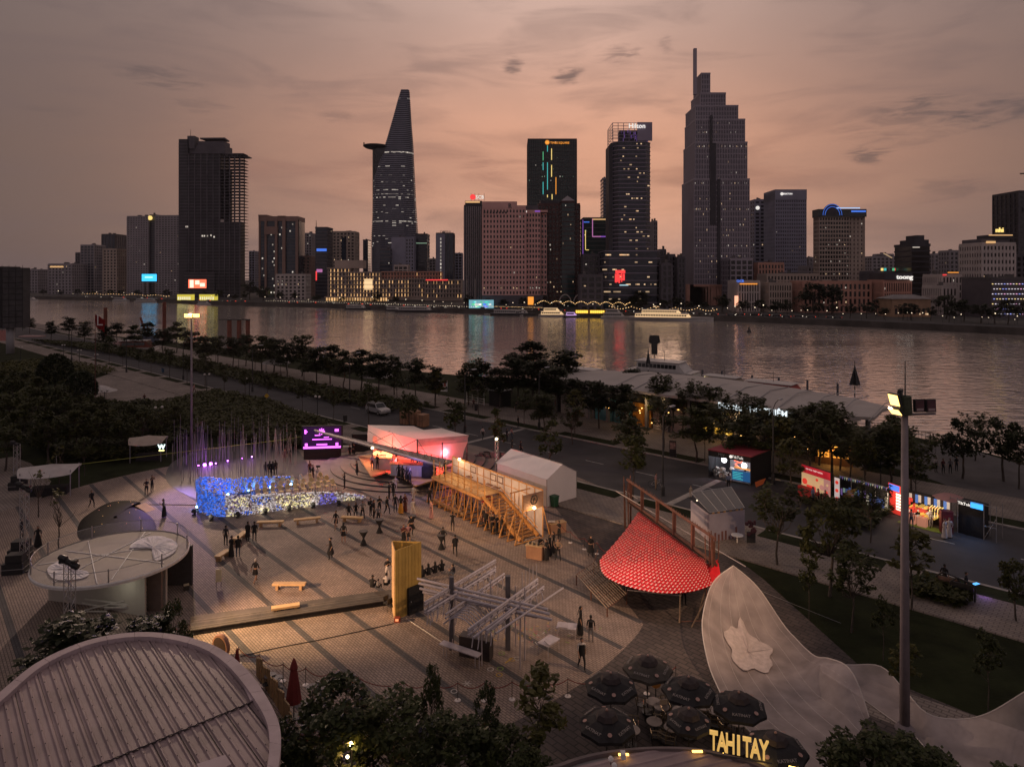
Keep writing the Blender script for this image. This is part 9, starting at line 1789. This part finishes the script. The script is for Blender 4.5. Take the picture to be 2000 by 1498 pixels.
def skin_body(J,pose_hand=None):
 """J: joints; one continuous skinned surface, faces coloured by nearest limb"""
 names=['pelvis','belly','chest','neck','head','hl','kl','al','tl','hr','kr','ar','tr','sl','el','wl','fl','sr','er','wr','fr']
 rad={'pelvis':.135,'belly':.125,'chest':.15,'neck':.052,'head':.075,'hl':.095,'kl':.062,'al':.042,'tl':.035,'hr':.095,'kr':.062,'ar':.042,'tr':.035,'sl':.062,'el':.043,'wl':.030,'fl':.030,'sr':.062,'er':.043,'wr':.030,'fr':.030}
 edges=[('pelvis','belly'),('belly','chest'),('chest','neck'),('neck','head'),('pelvis','hl'),('hl','kl'),('kl','al'),('al','tl'),('pelvis','hr'),('hr','kr'),('kr','ar'),('ar','tr'),('chest','sl'),('sl','el'),('el','wl'),('wl','fl'),('chest','sr'),('sr','er'),('er','wr'),('wr','fr')]
 me=bpy.data.meshes.new('body');ix={n:i for i,n in enumerate(names)}
 me.from_pydata([J[n]for n in names],[(ix[a],ix[b])for a,b in edges],[]);o=bpy.data.objects.new('body',me);COL.objects.link(o)
 o.modifiers.new('s','SKIN');sv=me.skin_vertices[0].data
 for n in names:r=rad[n];sv[ix[n]].radius=(r*1.0,r*(.72 if n in('belly','chest')else .9))
 sv[0].use_root=True
 ss=o.modifiers.new('u','SUBSURF');ss.levels=1;ss.render_levels=1
 dg=bpy.context.evaluated_depsgraph_get();out=bpy.data.meshes.new_from_object(o.evaluated_get(dg));bpy.data.objects.remove(o)
 segs=[(a,b,g)for(a,b),g in zip(edges,[2,1,1,0,2,2,2,3,2,2,2,3,1,1,0,0,1,1,0,0])]
 def dist(p,a,b):
  a,b=Vector(a),Vector(b);ab=b-a;t=max(0,min(1,(p-a).dot(ab)/max(ab.length_squared,1e-6)));return(p-a-ab*t).length
 bm=bmesh.new();bm.from_mesh(out)
 for f in bm.faces:
  c=f.calc_center_median();f.material_index=min(((dist(c,J[a],J[b])/(1.5 if g in(1,2)else 1),g)for a,b,g in segs))[1];f.smooth=1
 h=Vector(J['head']);fw=Vector(J.get('face',(0,-1,0))).normalized();side=fw.cross(Vector((0,0,1))).normalized()
 def blob(c,r,sc,mi,seg=8):
  g=bmesh.ops.create_uvsphere(bm,u_segments=seg,v_segments=max(4,seg-2),radius=r)
  for v in g['verts']:v.co=Vector((v.co.x*sc[0],v.co.y*sc[1],v.co.z*sc[2]));v.co=side*v.co.x+fw*v.co.y+Vector((0,0,1))*v.co.z+c
  for f in{f for v in g['verts']for f in v.link_faces}:f.material_index=mi;f.smooth=1
 hc=h+Vector((0,0,.04));blob(hc,.10,(.82,.98,1.2),0,12);blob(hc+fw*.10+Vector((0,0,-.01)),.018,(.8,1,1.4),0,6)
 for s in(-1,1):blob(hc+side*.083*s,.022,(.5,.8,1.2),0,6);blob(hc+side*.033*s+fw*.086+Vector((0,0,.015)),.011,(1.2,.6,.7),4,6)
 blob(hc+fw*.088+Vector((0,0,-.05)),.016,(1.5,.5,.35),4,6)
 for w,f_,e in(('wl','fl','el'),('wr','fr','er')):
  W_,Fp=Vector(J[w]),Vector(J[f_]);d=(Fp-W_).normalized();sd=d.cross(fw);sd=sd.normalized()if sd.length>.1 else side
  for k,ln in enumerate((.062,.075,.08,.068)):
   b0=Fp+sd*(-.024+.016*k)-d*.02;b1=b0+d*ln*.6;b2=b1+(d*.75+fw*.5).normalized()*ln*.5
   for p,q,r in((b0,b1,.0085),(b1,b2,.007)):
    g=bmesh.ops.create_cone(bm,segments=5,radius1=r,radius2=r*.85,depth=(q-p).length,cap_ends=True);M=Matrix.Translation((p+q)/2)@(q-p).to_track_quat('Z','Y').to_matrix().to_4x4()
    bmesh.ops.transform(bm,matrix=M,verts=g['verts']);
  p=W_+(Fp-W_)*.4;q=p+(d*.6-sd*.7+fw*.2).normalized()*.06;g=bmesh.ops.create_cone(bm,segments=5,radius1=.011,radius2=.008,depth=.06,cap_ends=True);bmesh.ops.transform(bm,matrix=Matrix.Translation((p+q)/2)@(q-p).to_track_quat('Z','Y').to_matrix().to_4x4(),verts=g['verts'])
 bm.to_mesh(out);bm.free();return out
def joints(**k):
 J=dict(pelvis=(0,0,.93),belly=(0,0,1.08),chest=(0,0,1.30),neck=(0,-.01,1.47),head=(0,-.02,1.56),hl=(.10,0,.88),kl=(.115,-.01,.49),al=(.12,.02,.09),tl=(.13,-.13,.03),hr=(-.10,0,.88),kr=(-.115,-.01,.49),ar=(-.12,.02,.09),tr=(-.13,-.13,.03),sl=(.19,0,1.38),el=(.24,.02,1.10),wl=(.25,-.05,.86),fl=(.25,-.07,.77),sr=(-.19,0,1.38),er=(-.24,.02,1.10),wr=(-.25,-.05,.86),fr=(-.25,-.07,.77));J.update(k);return J
POSE={'stand':joints(),'relaxed':joints(hl=(.10,.02,.88),kl=(.13,-.06,.49),al=(.15,.0,.09),tl=(.20,-.13,.03),pelvis=(-.02,0,.93),el=(.27,.05,1.11),wl=(.20,-.12,.95),fl=(.12,-.18,.95)),'folded':joints(el=(.25,-.03,1.11),wl=(.03,-.22,1.14),fl=(-.06,-.20,1.16),er=(-.25,-.03,1.11),wr=(-.03,-.24,1.10),fr=(.06,-.22,1.10)),'phone':joints(el=(.22,-.12,1.14),wl=(.06,-.30,1.30),fl=(.03,-.34,1.36),er=(-.22,-.12,1.14),wr=(-.06,-.30,1.28),fr=(-.03,-.34,1.34),head=(0,-.05,1.55)),'camera':joints(el=(.26,-.14,1.24),wl=(.08,-.26,1.48),fl=(.05,-.28,1.54),er=(-.26,-.14,1.24),wr=(-.08,-.26,1.48),fr=(-.05,-.28,1.54)),'walk':joints(kl=(.11,-.22,.52),al=(.11,-.20,.12),tl=(.12,-.34,.07),kr=(-.11,.05,.48),ar=(-.11,.30,.14),tr=(-.12,.22,.03),el=(.24,.12,1.12),wl=(.25,.16,.88),fl=(.25,.15,.79),er=(-.24,-.06,1.10),wr=(-.22,-.24,.92),fr=(-.21,-.30,.85)),'hips':joints(hl=(.10,0,.88),kl=(.15,-.02,.49),al=(.19,.02,.09),tl=(.22,-.12,.03),kr=(-.15,-.02,.49),ar=(-.19,.02,.09),tr=(-.22,-.12,.03),el=(.36,.04,1.14),wl=(.18,-.10,1.02),fl=(.12,-.13,1.0),er=(-.36,.04,1.14),wr=(-.18,-.10,1.02),fr=(-.12,-.13,1.0)),'sit':joints(pelvis=(0,.02,.52),belly=(0,.03,.68),chest=(0,0,.90),neck=(0,-.03,1.07),head=(0,-.06,1.16),hl=(.10,0,.50),kl=(.12,-.42,.50),al=(.12,-.40,.09),tl=(.13,-.54,.03),hr=(-.10,0,.50),kr=(-.12,-.42,.50),ar=(-.12,-.38,.09),tr=(-.13,-.52,.03),sl=(.19,0,.98),el=(.25,-.06,.72),wl=(.15,-.28,.60),fl=(.12,-.36,.57),sr=(-.19,0,.98),er=(-.25,-.06,.72),wr=(-.15,-.28,.60),fr=(-.12,-.36,.57)),'squat':joints(pelvis=(0,.06,.17),belly=(0,.06,.33),chest=(0,.0,.55),neck=(0,-.05,.72),head=(0,-.09,.81),hl=(.10,0,.17),kl=(.20,-.33,.42),al=(.17,-.36,.07),tl=(.18,-.48,.03),hr=(-.10,0,.17),kr=(-.20,-.33,.42),ar=(-.17,-.36,.07),tr=(-.18,-.48,.03),sl=(.19,-.01,.63),el=(.27,-.16,.45),wl=(.12,-.36,.46),fl=(.06,-.42,.46),sr=(-.19,-.01,.63),er=(-.27,-.16,.45),wr=(-.12,-.36,.46),fr=(-.06,-.42,.46)),'step':joints(kl=(.10,-.16,.52),al=(.10,-.08,.10),tl=(.11,-.21,.04),kr=(-.10,.04,.48),ar=(-.10,.2,.11),tr=(-.11,.09,.03),el=(.25,.08,1.11),wl=(.23,-.02,.87),fl=(.22,-.06,.79),er=(-.25,.05,1.11),wr=(-.10,-.22,1.10),fr=(-.03,-.26,1.14)),'bike':joints(pelvis=(0,.25,.92),belly=(0,.15,1.05),chest=(0,-.02,1.24),neck=(0,-.12,1.38),head=(0,-.19,1.46),hl=(.1,.22,.88),kl=(.12,-.12,.62),al=(.12,.06,.30),tl=(.12,-.08,.22),hr=(-.1,.22,.88),kr=(-.12,-.02,.50),ar=(-.12,.18,.14),tr=(-.12,.04,.10),sl=(.19,-.06,1.30),el=(.24,-.28,1.12),wl=(.24,-.5,1.03),fl=(.24,-.57,1.03),sr=(-.19,-.06,1.30),er=(-.24,-.28,1.12),wr=(-.24,-.5,1.03),fr=(-.24,-.57,1.03)),}
BODY={}
def body(p):
 if p not in BODY:BODY[p]=skin_body(POSE[p])
 return BODY[p]
def hair_mesh(p,kind):
 k=('hair',p,kind)
 if k in BODY:return BODY[k]
 h=Vector(POSE[p]['head'])+Vector((0,.018,.055));m=MB();n=12
 rows=[]
 for j in range(7):
  e=pi/2-j*(pi*.62/6);rows.append([(h.x+.092*cos(a)*cos(e),h.y+.108*sin(a)*cos(e),h.z+.118*sin(e))if not(sin(a)<-.25 and j>3)else(h.x+.092*cos(a)*cos(pi/2-3*pi*.62/6),h.y+.104*sin(a)*cos(pi/2-3*pi*.62/6),h.z+.118*sin(pi/2-3*pi*.62/6))for a in[2*pi*i/n for i in range(n+1)]])
 m.grid(rows)
 if kind=='long':
  m.grid([[(h.x-.085+.17*i/6,h.y+.055+.05*sin(pi*i/6)+.02*j,h.z-.02-.075*j)for i in range(7)]for j in range(6)])
 if kind=='bun':m.ball((h.x,h.y+.12,h.z+.04),.05,8)
 BODY[k]=m.mesh('hair',hair_m,True);return BODY[k]
def skirt_mesh(p,top,bot,r1):
 k=('skirt',p,top,bot,r1)
 if k in BODY:return BODY[k]
 m=MB();n=18;rows=[]
 for j in range(7):
  t=j/6;z=top+(bot-top)*t;r=.14+(r1-.14)*t**.8
  rows.append([(r*(1+.07*t*sin(5*a))*cos(a),.02+r*.85*(1+.07*t*sin(5*a))*sin(a),z)for a in[2*pi*i/n for i in range(n+1)]])
 m.grid(rows);BODY[k]=m.mesh('skirt',CL['black'],True);return BODY[k]
def coat_mesh(p):
 k=('coat',p)
 if k in BODY:return BODY[k]
 J=POSE[p];c,pv_=Vector(J['chest']),Vector(J['pelvis']);m=MB();n=14;rows=[]
 for j in range(6):
  t=j/5;q=c+(pv_-c)*t+Vector((0,0,.10-.22*t));rx=.185-.02*sin(pi*t)+.02*t;rows.append([(q.x+rx*cos(a),q.y+rx*.66*sin(a),q.z)for a in[2*pi*i/n for i in range(n+1)]])
 m.grid(rows);BODY[k]=m.mesh('jacket',CL['black'],True);return BODY[k]
def person(label,px,py,pose='stand',face=0.0,top='black',bottom='black',hair='short',h=1.68,dress=None,z=0.015,group=None,white_hair=False,coat=None,bag=None,loc=None):
 """face: heading in degrees, 0 looks at the camera, 90 looks to the right of the picture"""
 p=loc or P(px,py,z);s=h/1.70
 t=thing('person',label,'person',(p[0],p[1],z),radians(face),group,s)
 o=link('body',body(pose),t);me=o.data
 if not me.materials:
  for m_ in(skin_m,CL['black'],CL['black'],shoe_m,eye_m):me.materials.append(m_)
 for i,m_ in enumerate((skin_m,CL[top],CL[bottom],shoe_m,eye_m)):o.material_slots[i].link='OBJECT';o.material_slots[i].material=m_
 if hair!='none':
  hh=link('hair',hair_mesh(pose,hair),t)
  if white_hair:hh.material_slots[0].link='OBJECT';hh.material_slots[0].material=grey_hair
 if dress:
  col,bot,r1=dress;d=link('skirt',skirt_mesh(pose,1.0,bot,r1),t);d.material_slots[0].link='OBJECT';d.material_slots[0].material=CL[col]
 if coat:
  d=link('jacket',coat_mesh(pose),t);d.material_slots[0].link='OBJECT';d.material_slots[0].material=CL[coat]
 if bag:
  c=Vector(POSE[pose]['chest'])+Vector((0,.17,-.05));m=MB().box(c.x-.13,c.x+.13,c.y-.06,c.y+.08,c.z-.2,c.z+.15);m.B('backpack',CL[bag],t)
 return t
D_LONG,D_MIDI,D_SHORT=.10,.45,.62
person('person in black standing alone on the left walk, arms at the sides',179,992,'walk',60);person('person in black beside another on the upper left plaza, arms folded',286,968,'folded',30);person('person raising a camera at the upper left plaza',297,960,'camera',70);person('person in a long dark dress right of the dark mound',320,1010,'phone',-60,'grey',dress=('black',D_LONG,.27));person('person in a long dark dress at the far left below the left truss',74,1068,'stand',20,dress=('black',D_LONG,.30),hair='long');person('person leaning by the dark flight cases at the far left',42,1052,'relaxed',90,'navy','navy')
person('small distant person on the open square at upper left',282,788,'stand',30,'wine','black');person('distant pink dressed person on the pavement right of the left mast',379,768,'walk',80,'pink','wine')
person('person in black with a striped sash standing at the slanted bench',441,1066,'stand',170,'navy');person('person in a black gown at the slanted bench, left of two',452,1088,'stand',150,dress=('black',D_LONG,.24));person('person in black top and jeans at the slanted bench, right of two',465,1088,'stand',200,'black','denim',coat='black');person('left of the upright pair in black, wearing a long coat',484,1058,'stand',160,dress=('black',D_MIDI,.24),coat='black');person('right of the upright pair in black, in a suit',497,1058,'stand',190,coat='black')
person('white haired person in black shorts walking alone on the plaza',499,1138,'walk',160,'black','skin',hair='short',white_hair=True,dress=('black',D_SHORT,.20),h=1.72);person('woman in a long black dress walking with a drink mid plaza',645,1092,'step',-60,'black',dress=('black',D_MIDI,.34),hair='bun');person('woman in a black short dress with bare legs mid plaza',671,1060,'stand',180,'black','skin',dress=('black',D_SHORT,.20),hair='long');person('photographer in shorts carrying a tripod near the bench',656,1035,'walk',-30,'black','skin',dress=('black',D_SHORT,.2))
person('left of two women in black seated on the orange bench',681,1010,'sit',20,hair='long');person('right of two women in black seated on the orange bench',695,1008,'sit',10,hair='long');person('person in a grey shirt bending beside the seated women',708,1014,'hips',40,'grey','black');person('person in black with a big bag in the middle group, left one',724,1008,'folded',70,bag='black');person('person in black with a bag in the middle group, right one',730,1012,'relaxed',90,bag='navy');person('person in black behind the tall table, farther of two',741,1004,'phone',20);person('man in a grey shirt standing behind the cocktail table',739,1024,'relaxed',170,'grey','black')
person('man in a black suit stepping through the crowd',756,1005,'walk',60,coat='black');person('person in black at the left of the yellow dress',772,1000,'stand',30);person('person in a mustard yellow gown among the crowd',783,1003,'stand',170,'black',dress=('yellow',D_LONG,.27),hair='long');person('person in a wine red gown right of the yellow gown',791,1000,'stand',-20,'wine',dress=('wine',D_LONG,.22),hair='long');person('person in white with a dark bag walking past the crowd',806,1010,'walk',40,'white','white');person('person in a white suit seen farther behind the crowd',808,982,'relaxed',-30,'white','white');person('person in a long pale pink robe beside the gallery legs',842,1013,'stand',-60,'pink',dress=('pink',D_LONG,.24),hair='bun')
person('blond person in black near the stage steps',768,972,'walk',170,'black','black',white_hair=True);person('person in white trousers by the stage steps',772,962,'stand',10,'cream','white');person('person in black near the steps, left of the blond one',760,975,'stand',120)
person('cameraman standing on the left steps of the stage',673,955,'camera',-90);person('tall person in a long coat on the stage steps',697,930,'phone',-60,coat='black',dress=('black',D_MIDI,.22),z=.35);person('person crouched by a camera tripod left of the stage',611,938,'relaxed',80);person('person standing by the camera tripod left of the stage',605,930,'stand',60,'wine','black')
t=thing('camera_tripod','video camera on a tripod left of the round stage','camera',(*P(620,936),.015));m=MB();[m.tube((0,0,1.3),(.45*cos(a),.45*sin(a),0),.02,n=4)for a in(0,2.1,4.2)];m.B('tripod',DM,t);MB().box(-.12,.3,-.1,.1,1.3,1.5).B('body',BP,t)
for i,(px,py,lb)in enumerate(((519,925,'black cloaked person of the huddle above the bottle wall, first from left'),(527,924,'black cloaked person of the huddle above the bottle wall, second from left'),(533,924,'black cloaked person of the huddle above the bottle wall, third from left'),(538,922,'black cloaked person of the huddle above the bottle wall, rightmost'))):person(lb,px,py+6,'stand',160+20*i,hair='long',coat='black')
person('person in wine red near the right poles of the pole forest',556,905,'stand',30,'wine','wine');person('person in black near the right poles of the pole forest',565,903,'stand',10)
person('person in black standing behind the LED screen, left',683,896,'stand',60);person('person in black standing behind the LED screen, right',692,894,'folded',-60);person('person in black just left of the stage deck',660,892,'stand',0)
for px,py,a,tp,bt_,pz,lb in((727,918,40,'blue','navy','stand','guest in pale blue at the left edge of the stage'),(737,917,150,'black','black','folded','guest in black before the left bar'),(756,906,80,'wine','black','relaxed','guest in wine red inside the pavilion'),(767,921,10,'white','denim','stand','guest in a white shirt inside the pavilion'),(774,905,-20,'black','black','phone','barman in black behind the counters'),(805,912,10,'black','black','folded','barman in dark apron at the right bar'),(818,912,-20,'black','black','stand','second barman at the right bar'),(842,918,20,'wine','black','stand','person in the red lit doorway of the pavilion')):person(lb,px,py,pz,a,tp,bt_,z=1.12)
for px,py,lb in((779,938,'leftmost of four guests in black standing before the right bar'),(786,941,'second of four guests in black standing before the right bar'),(794,944,'third of four guests in black standing before the right bar'),(800,945,'rightmost of four guests in black standing before the right bar')):person(lb,px,py,'stand',180+RU(-30,30),z=.96,hair='long',dress=('black',D_MIDI,.2))
person('person in black standing on the gallery deck near its lit end',0,0,'relaxed',120,loc=G(1.3,.6,0),z=DZ+.01)
for i,(u,v,c,b,lb)in enumerate(((.9,-.9,'black','black','person in black beside the looped chairs at the far gallery end'),(2.4,.9,'pink','white','person in pink sitting room under the gallery, first bay'),(3.2,.8,'black','black','person in black under the gallery, second bay'),(4.3,.9,'pink','black','person in pink lit clothes under the gallery, third bay'),(5.4,.9,'cream','black','person in cream under the middle of the gallery'))):person(lb,0,0,'folded' if i%2 else 'stand',20*i,c,b,loc=G(u,v,0))
for i,(u,v,pz,lb,kw)in enumerate(((8.75,-.15,'stand','tall man in black under the stair, leftmost',dict()),(9.5,-.45,'relaxed','man in a black jacket holding a paper under the stair',dict(coat='black')),(9.9,-.2,'stand','person with a tan coat under the stair',dict(top='tan',bottom='tan')),(10.5,-.5,'folded','person in black with a bag under the stair, middle',dict(bag='black')),(10.9,-.35,'phone','person in black looking at a phone under the stair',dict()),(11.5,-.25,'stand','person in black half hidden behind a stair leg',dict(dress=('black',D_MIDI,.22))))):person(lb,0,0,pz,-40+25*i,loc=G(u,v,0),**kw)
person('person in black filming with a raised phone before the gallery',884,1038,'camera',170);person('couple figure in black before the gallery, hand on hip',865,1070,'hips',170,coat='black');person('man in black walking away from the camera mid plaza',889,1086,'walk',190,coat='black')
person('woman with a red scarf at the reception desk',1056,1088,'phone',20,'black','black',hair='long');person('woman in a black gown beside the reception desk',1067,1094,'folded',-70,dress=('black',D_LONG,.26),hair='long',h=1.62);person('first of two tall women in black gowns by the desk',1074,1086,'stand',70,dress=('black',D_LONG,.24),hair='long');person('second tall woman in a black gown by the desk',1081,1080,'stand',-80,dress=('black',D_LONG,.25),hair='long');person('man in a tan shirt and braces with legs apart by the desk',1090,1094,'hips',-20,'tan','black');person('photographer in black behind the desks by the rope',1092,1056,'phone',-50)
person('woman in a black midi dress by the rope posts near the red canopy',1154,1088,'step',20,dress=('black',D_MIDI,.32),hair='long')
person('person in black with a camera left of the timber tower',757,1134,'phone',20,'black','white');person('person in black sitting on the boardwalk end',727,1150,'squat',170,z=.36);person('person in white sitting on the boardwalk end',754,1146,'squat',180,'white','black',z=.36);person('small child figure between the two seated on the boardwalk',738,1150,'squat',160,'grey','black',z=.36,h=1.2)
for i,px in enumerate((825,837,850,863)):person('person in black of the seated four behind the steel frame, %s from left'%ordn(i),px,1130-i*4,'squat',200,bag=None,hair='long');
person('person lying low beside the seated four',886,1124,'squat',250,'navy','denim',h=1.5)
for px,py,pz,lb,kw in((788,1064,'phone','man behind the timber tower top, left',dict(top='wine')),(797,1062,'hips','woman with bare arms behind the timber tower top',dict(top='pink',dress=('black',D_SHORT,.2),bottom='skin')),(803,1046,'folded','man in black behind the timber tower top, right',dict(coat='black'))):person(lb,px,py,pz,30,**kw)
person('tall woman in a long black gown at the lower right of the plaza',1134,1240,'stand',80,dress=('black',D_LONG,.24),hair='long',h=1.76);person('person with a backpack and grey trousers at the lower right of the plaza',1154,1254,'stand',170,'black','grey',bag='black',h=1.62);person('person in wide black dungarees walking toward the cafe',1136,1308,'walk',10,'white','black',h=1.78,coat='black')
person('person with a pinkish top under the red canopy',1335,1182,'relaxed',20,'pink','black')
t=thing('bicycle','bicycle leaning beside the road lamp on the avenue','bicycle',(*P(1281,954),.01),-.6)
for x in(-.52,.52):m=MB();m.path([(x+.34*cos(2*pi*k/14),0,.34+.34*sin(2*pi*k/14))for k in range(15)],.018,4);m.B('wheel',tyre,t)
m=MB();[m.tube(a,b,.016,n=4)for a,b in(((-.52,0,.34),(-.1,0,.32)),((-.1,0,.32),(.35,0,.72)),((-.18,0,.75),(.35,0,.72)),((-.1,0,.32),(-.2,0,.85)),((-.52,0,.34),(-.18,0,.75)),((.52,0,.34),(.36,0,.9)))];m.tube((.36,-.28,.95),(.36,.28,.95),.014,n=4);m.B('frame',GM,t);MB().box(-.34,-.08,-.07,.07,.85,.90).B('saddle',BP,t)
person('pale dressed person on a bicycle by the road lamp',1281,956,'stand',60,'pink','tan');person('small person in tan on the verge right of the road lamp',1349,972,'stand',20,'cream','cream',h=1.2);person('man in a blue shirt watching the showcase kiosk',1423,957,'stand',170,'blue','black')
for px,py,a,tp,bt_,lb in((943,858,150,'white','black','person in a white shirt crossing the avenue above the tent'),(990,862,120,'navy','navy','left of the couple strolling on the avenue'),(999,860,120,'pink','denim','right of the couple strolling on the avenue'),(1000,885,90,'black','black','left of two dark heads behind the white tent'),(1017,888,90,'black','black','right of two dark heads behind the white tent'),(1012,835,60,'black','black','person in black on the river side pavement near a tree'),(882,832,60,'black','white','left of a pair at the verge above the pavilion'),(888,831,60,'black','black','right of a pair at the verge above the pavilion'),(925,798,20,'wine','black','person near the black bin on the river pavement'),(1008,806,20,'black','black','person standing near the terminal forecourt edge'),(447,728,40,'black','black','motorcyclist like figure on the far lane at left'),(798,762,30,'white','black','person in white under the riverside trees'),(788,760,30,'black','black','person in black under the riverside trees')):person(lb,px,py,'walk' if px%2 else 'stand',a,tp,bt_)
for px,py,a,tp,bt_,lb in((1817,873,20,'black','black','left of the dark pair by the water railing'),(1823,873,-20,'black','black','right of the dark pair by the water railing'),(1848,876,160,'navy','black','person in dark blue looking over the river railing'),(1858,877,160,'white','grey','person in white looking over the river railing'),(1875,880,20,'black','black','dark person by the promenade tree'),(1828,922,10,'white','black','person in white strolling on the promenade, left'),(1842,925,10,'wine','black','person crouching low on the promenade'),(1856,925,-10,'grey','black','person in grey strolling on the promenade, middle'),(1868,920,10,'black','navy','person in black strolling on the promenade, right'),(1588,985,30,'blue','denim','left shopper before the red fair wall'),(1598,989,40,'red','black','shopper in red before the red fair wall'),(1612,992,-30,'wine','black','right shopper before the red fair wall'),(1780,1032,160,'pink','denim','shopper with a pinkish top at the goods stall'),(1818,1030,20,'white','white','stall keeper in white at the goods stall'),(1845,1052,30,'white','white','left visitor in a white robe before the fridge'),(1854,1050,-20,'white','white','right visitor in a white robe before the fridge'),(1845,1148,120,'black','black','person behind the left sloped display panel'),(1887,1165,60,'navy','black','person standing by the glowing tablet')):person(lb,px,py,'relaxed' if px%3==0 else 'stand',a,tp,bt_,dress=(('white',D_LONG,.24)if 'robe' in lb else None))
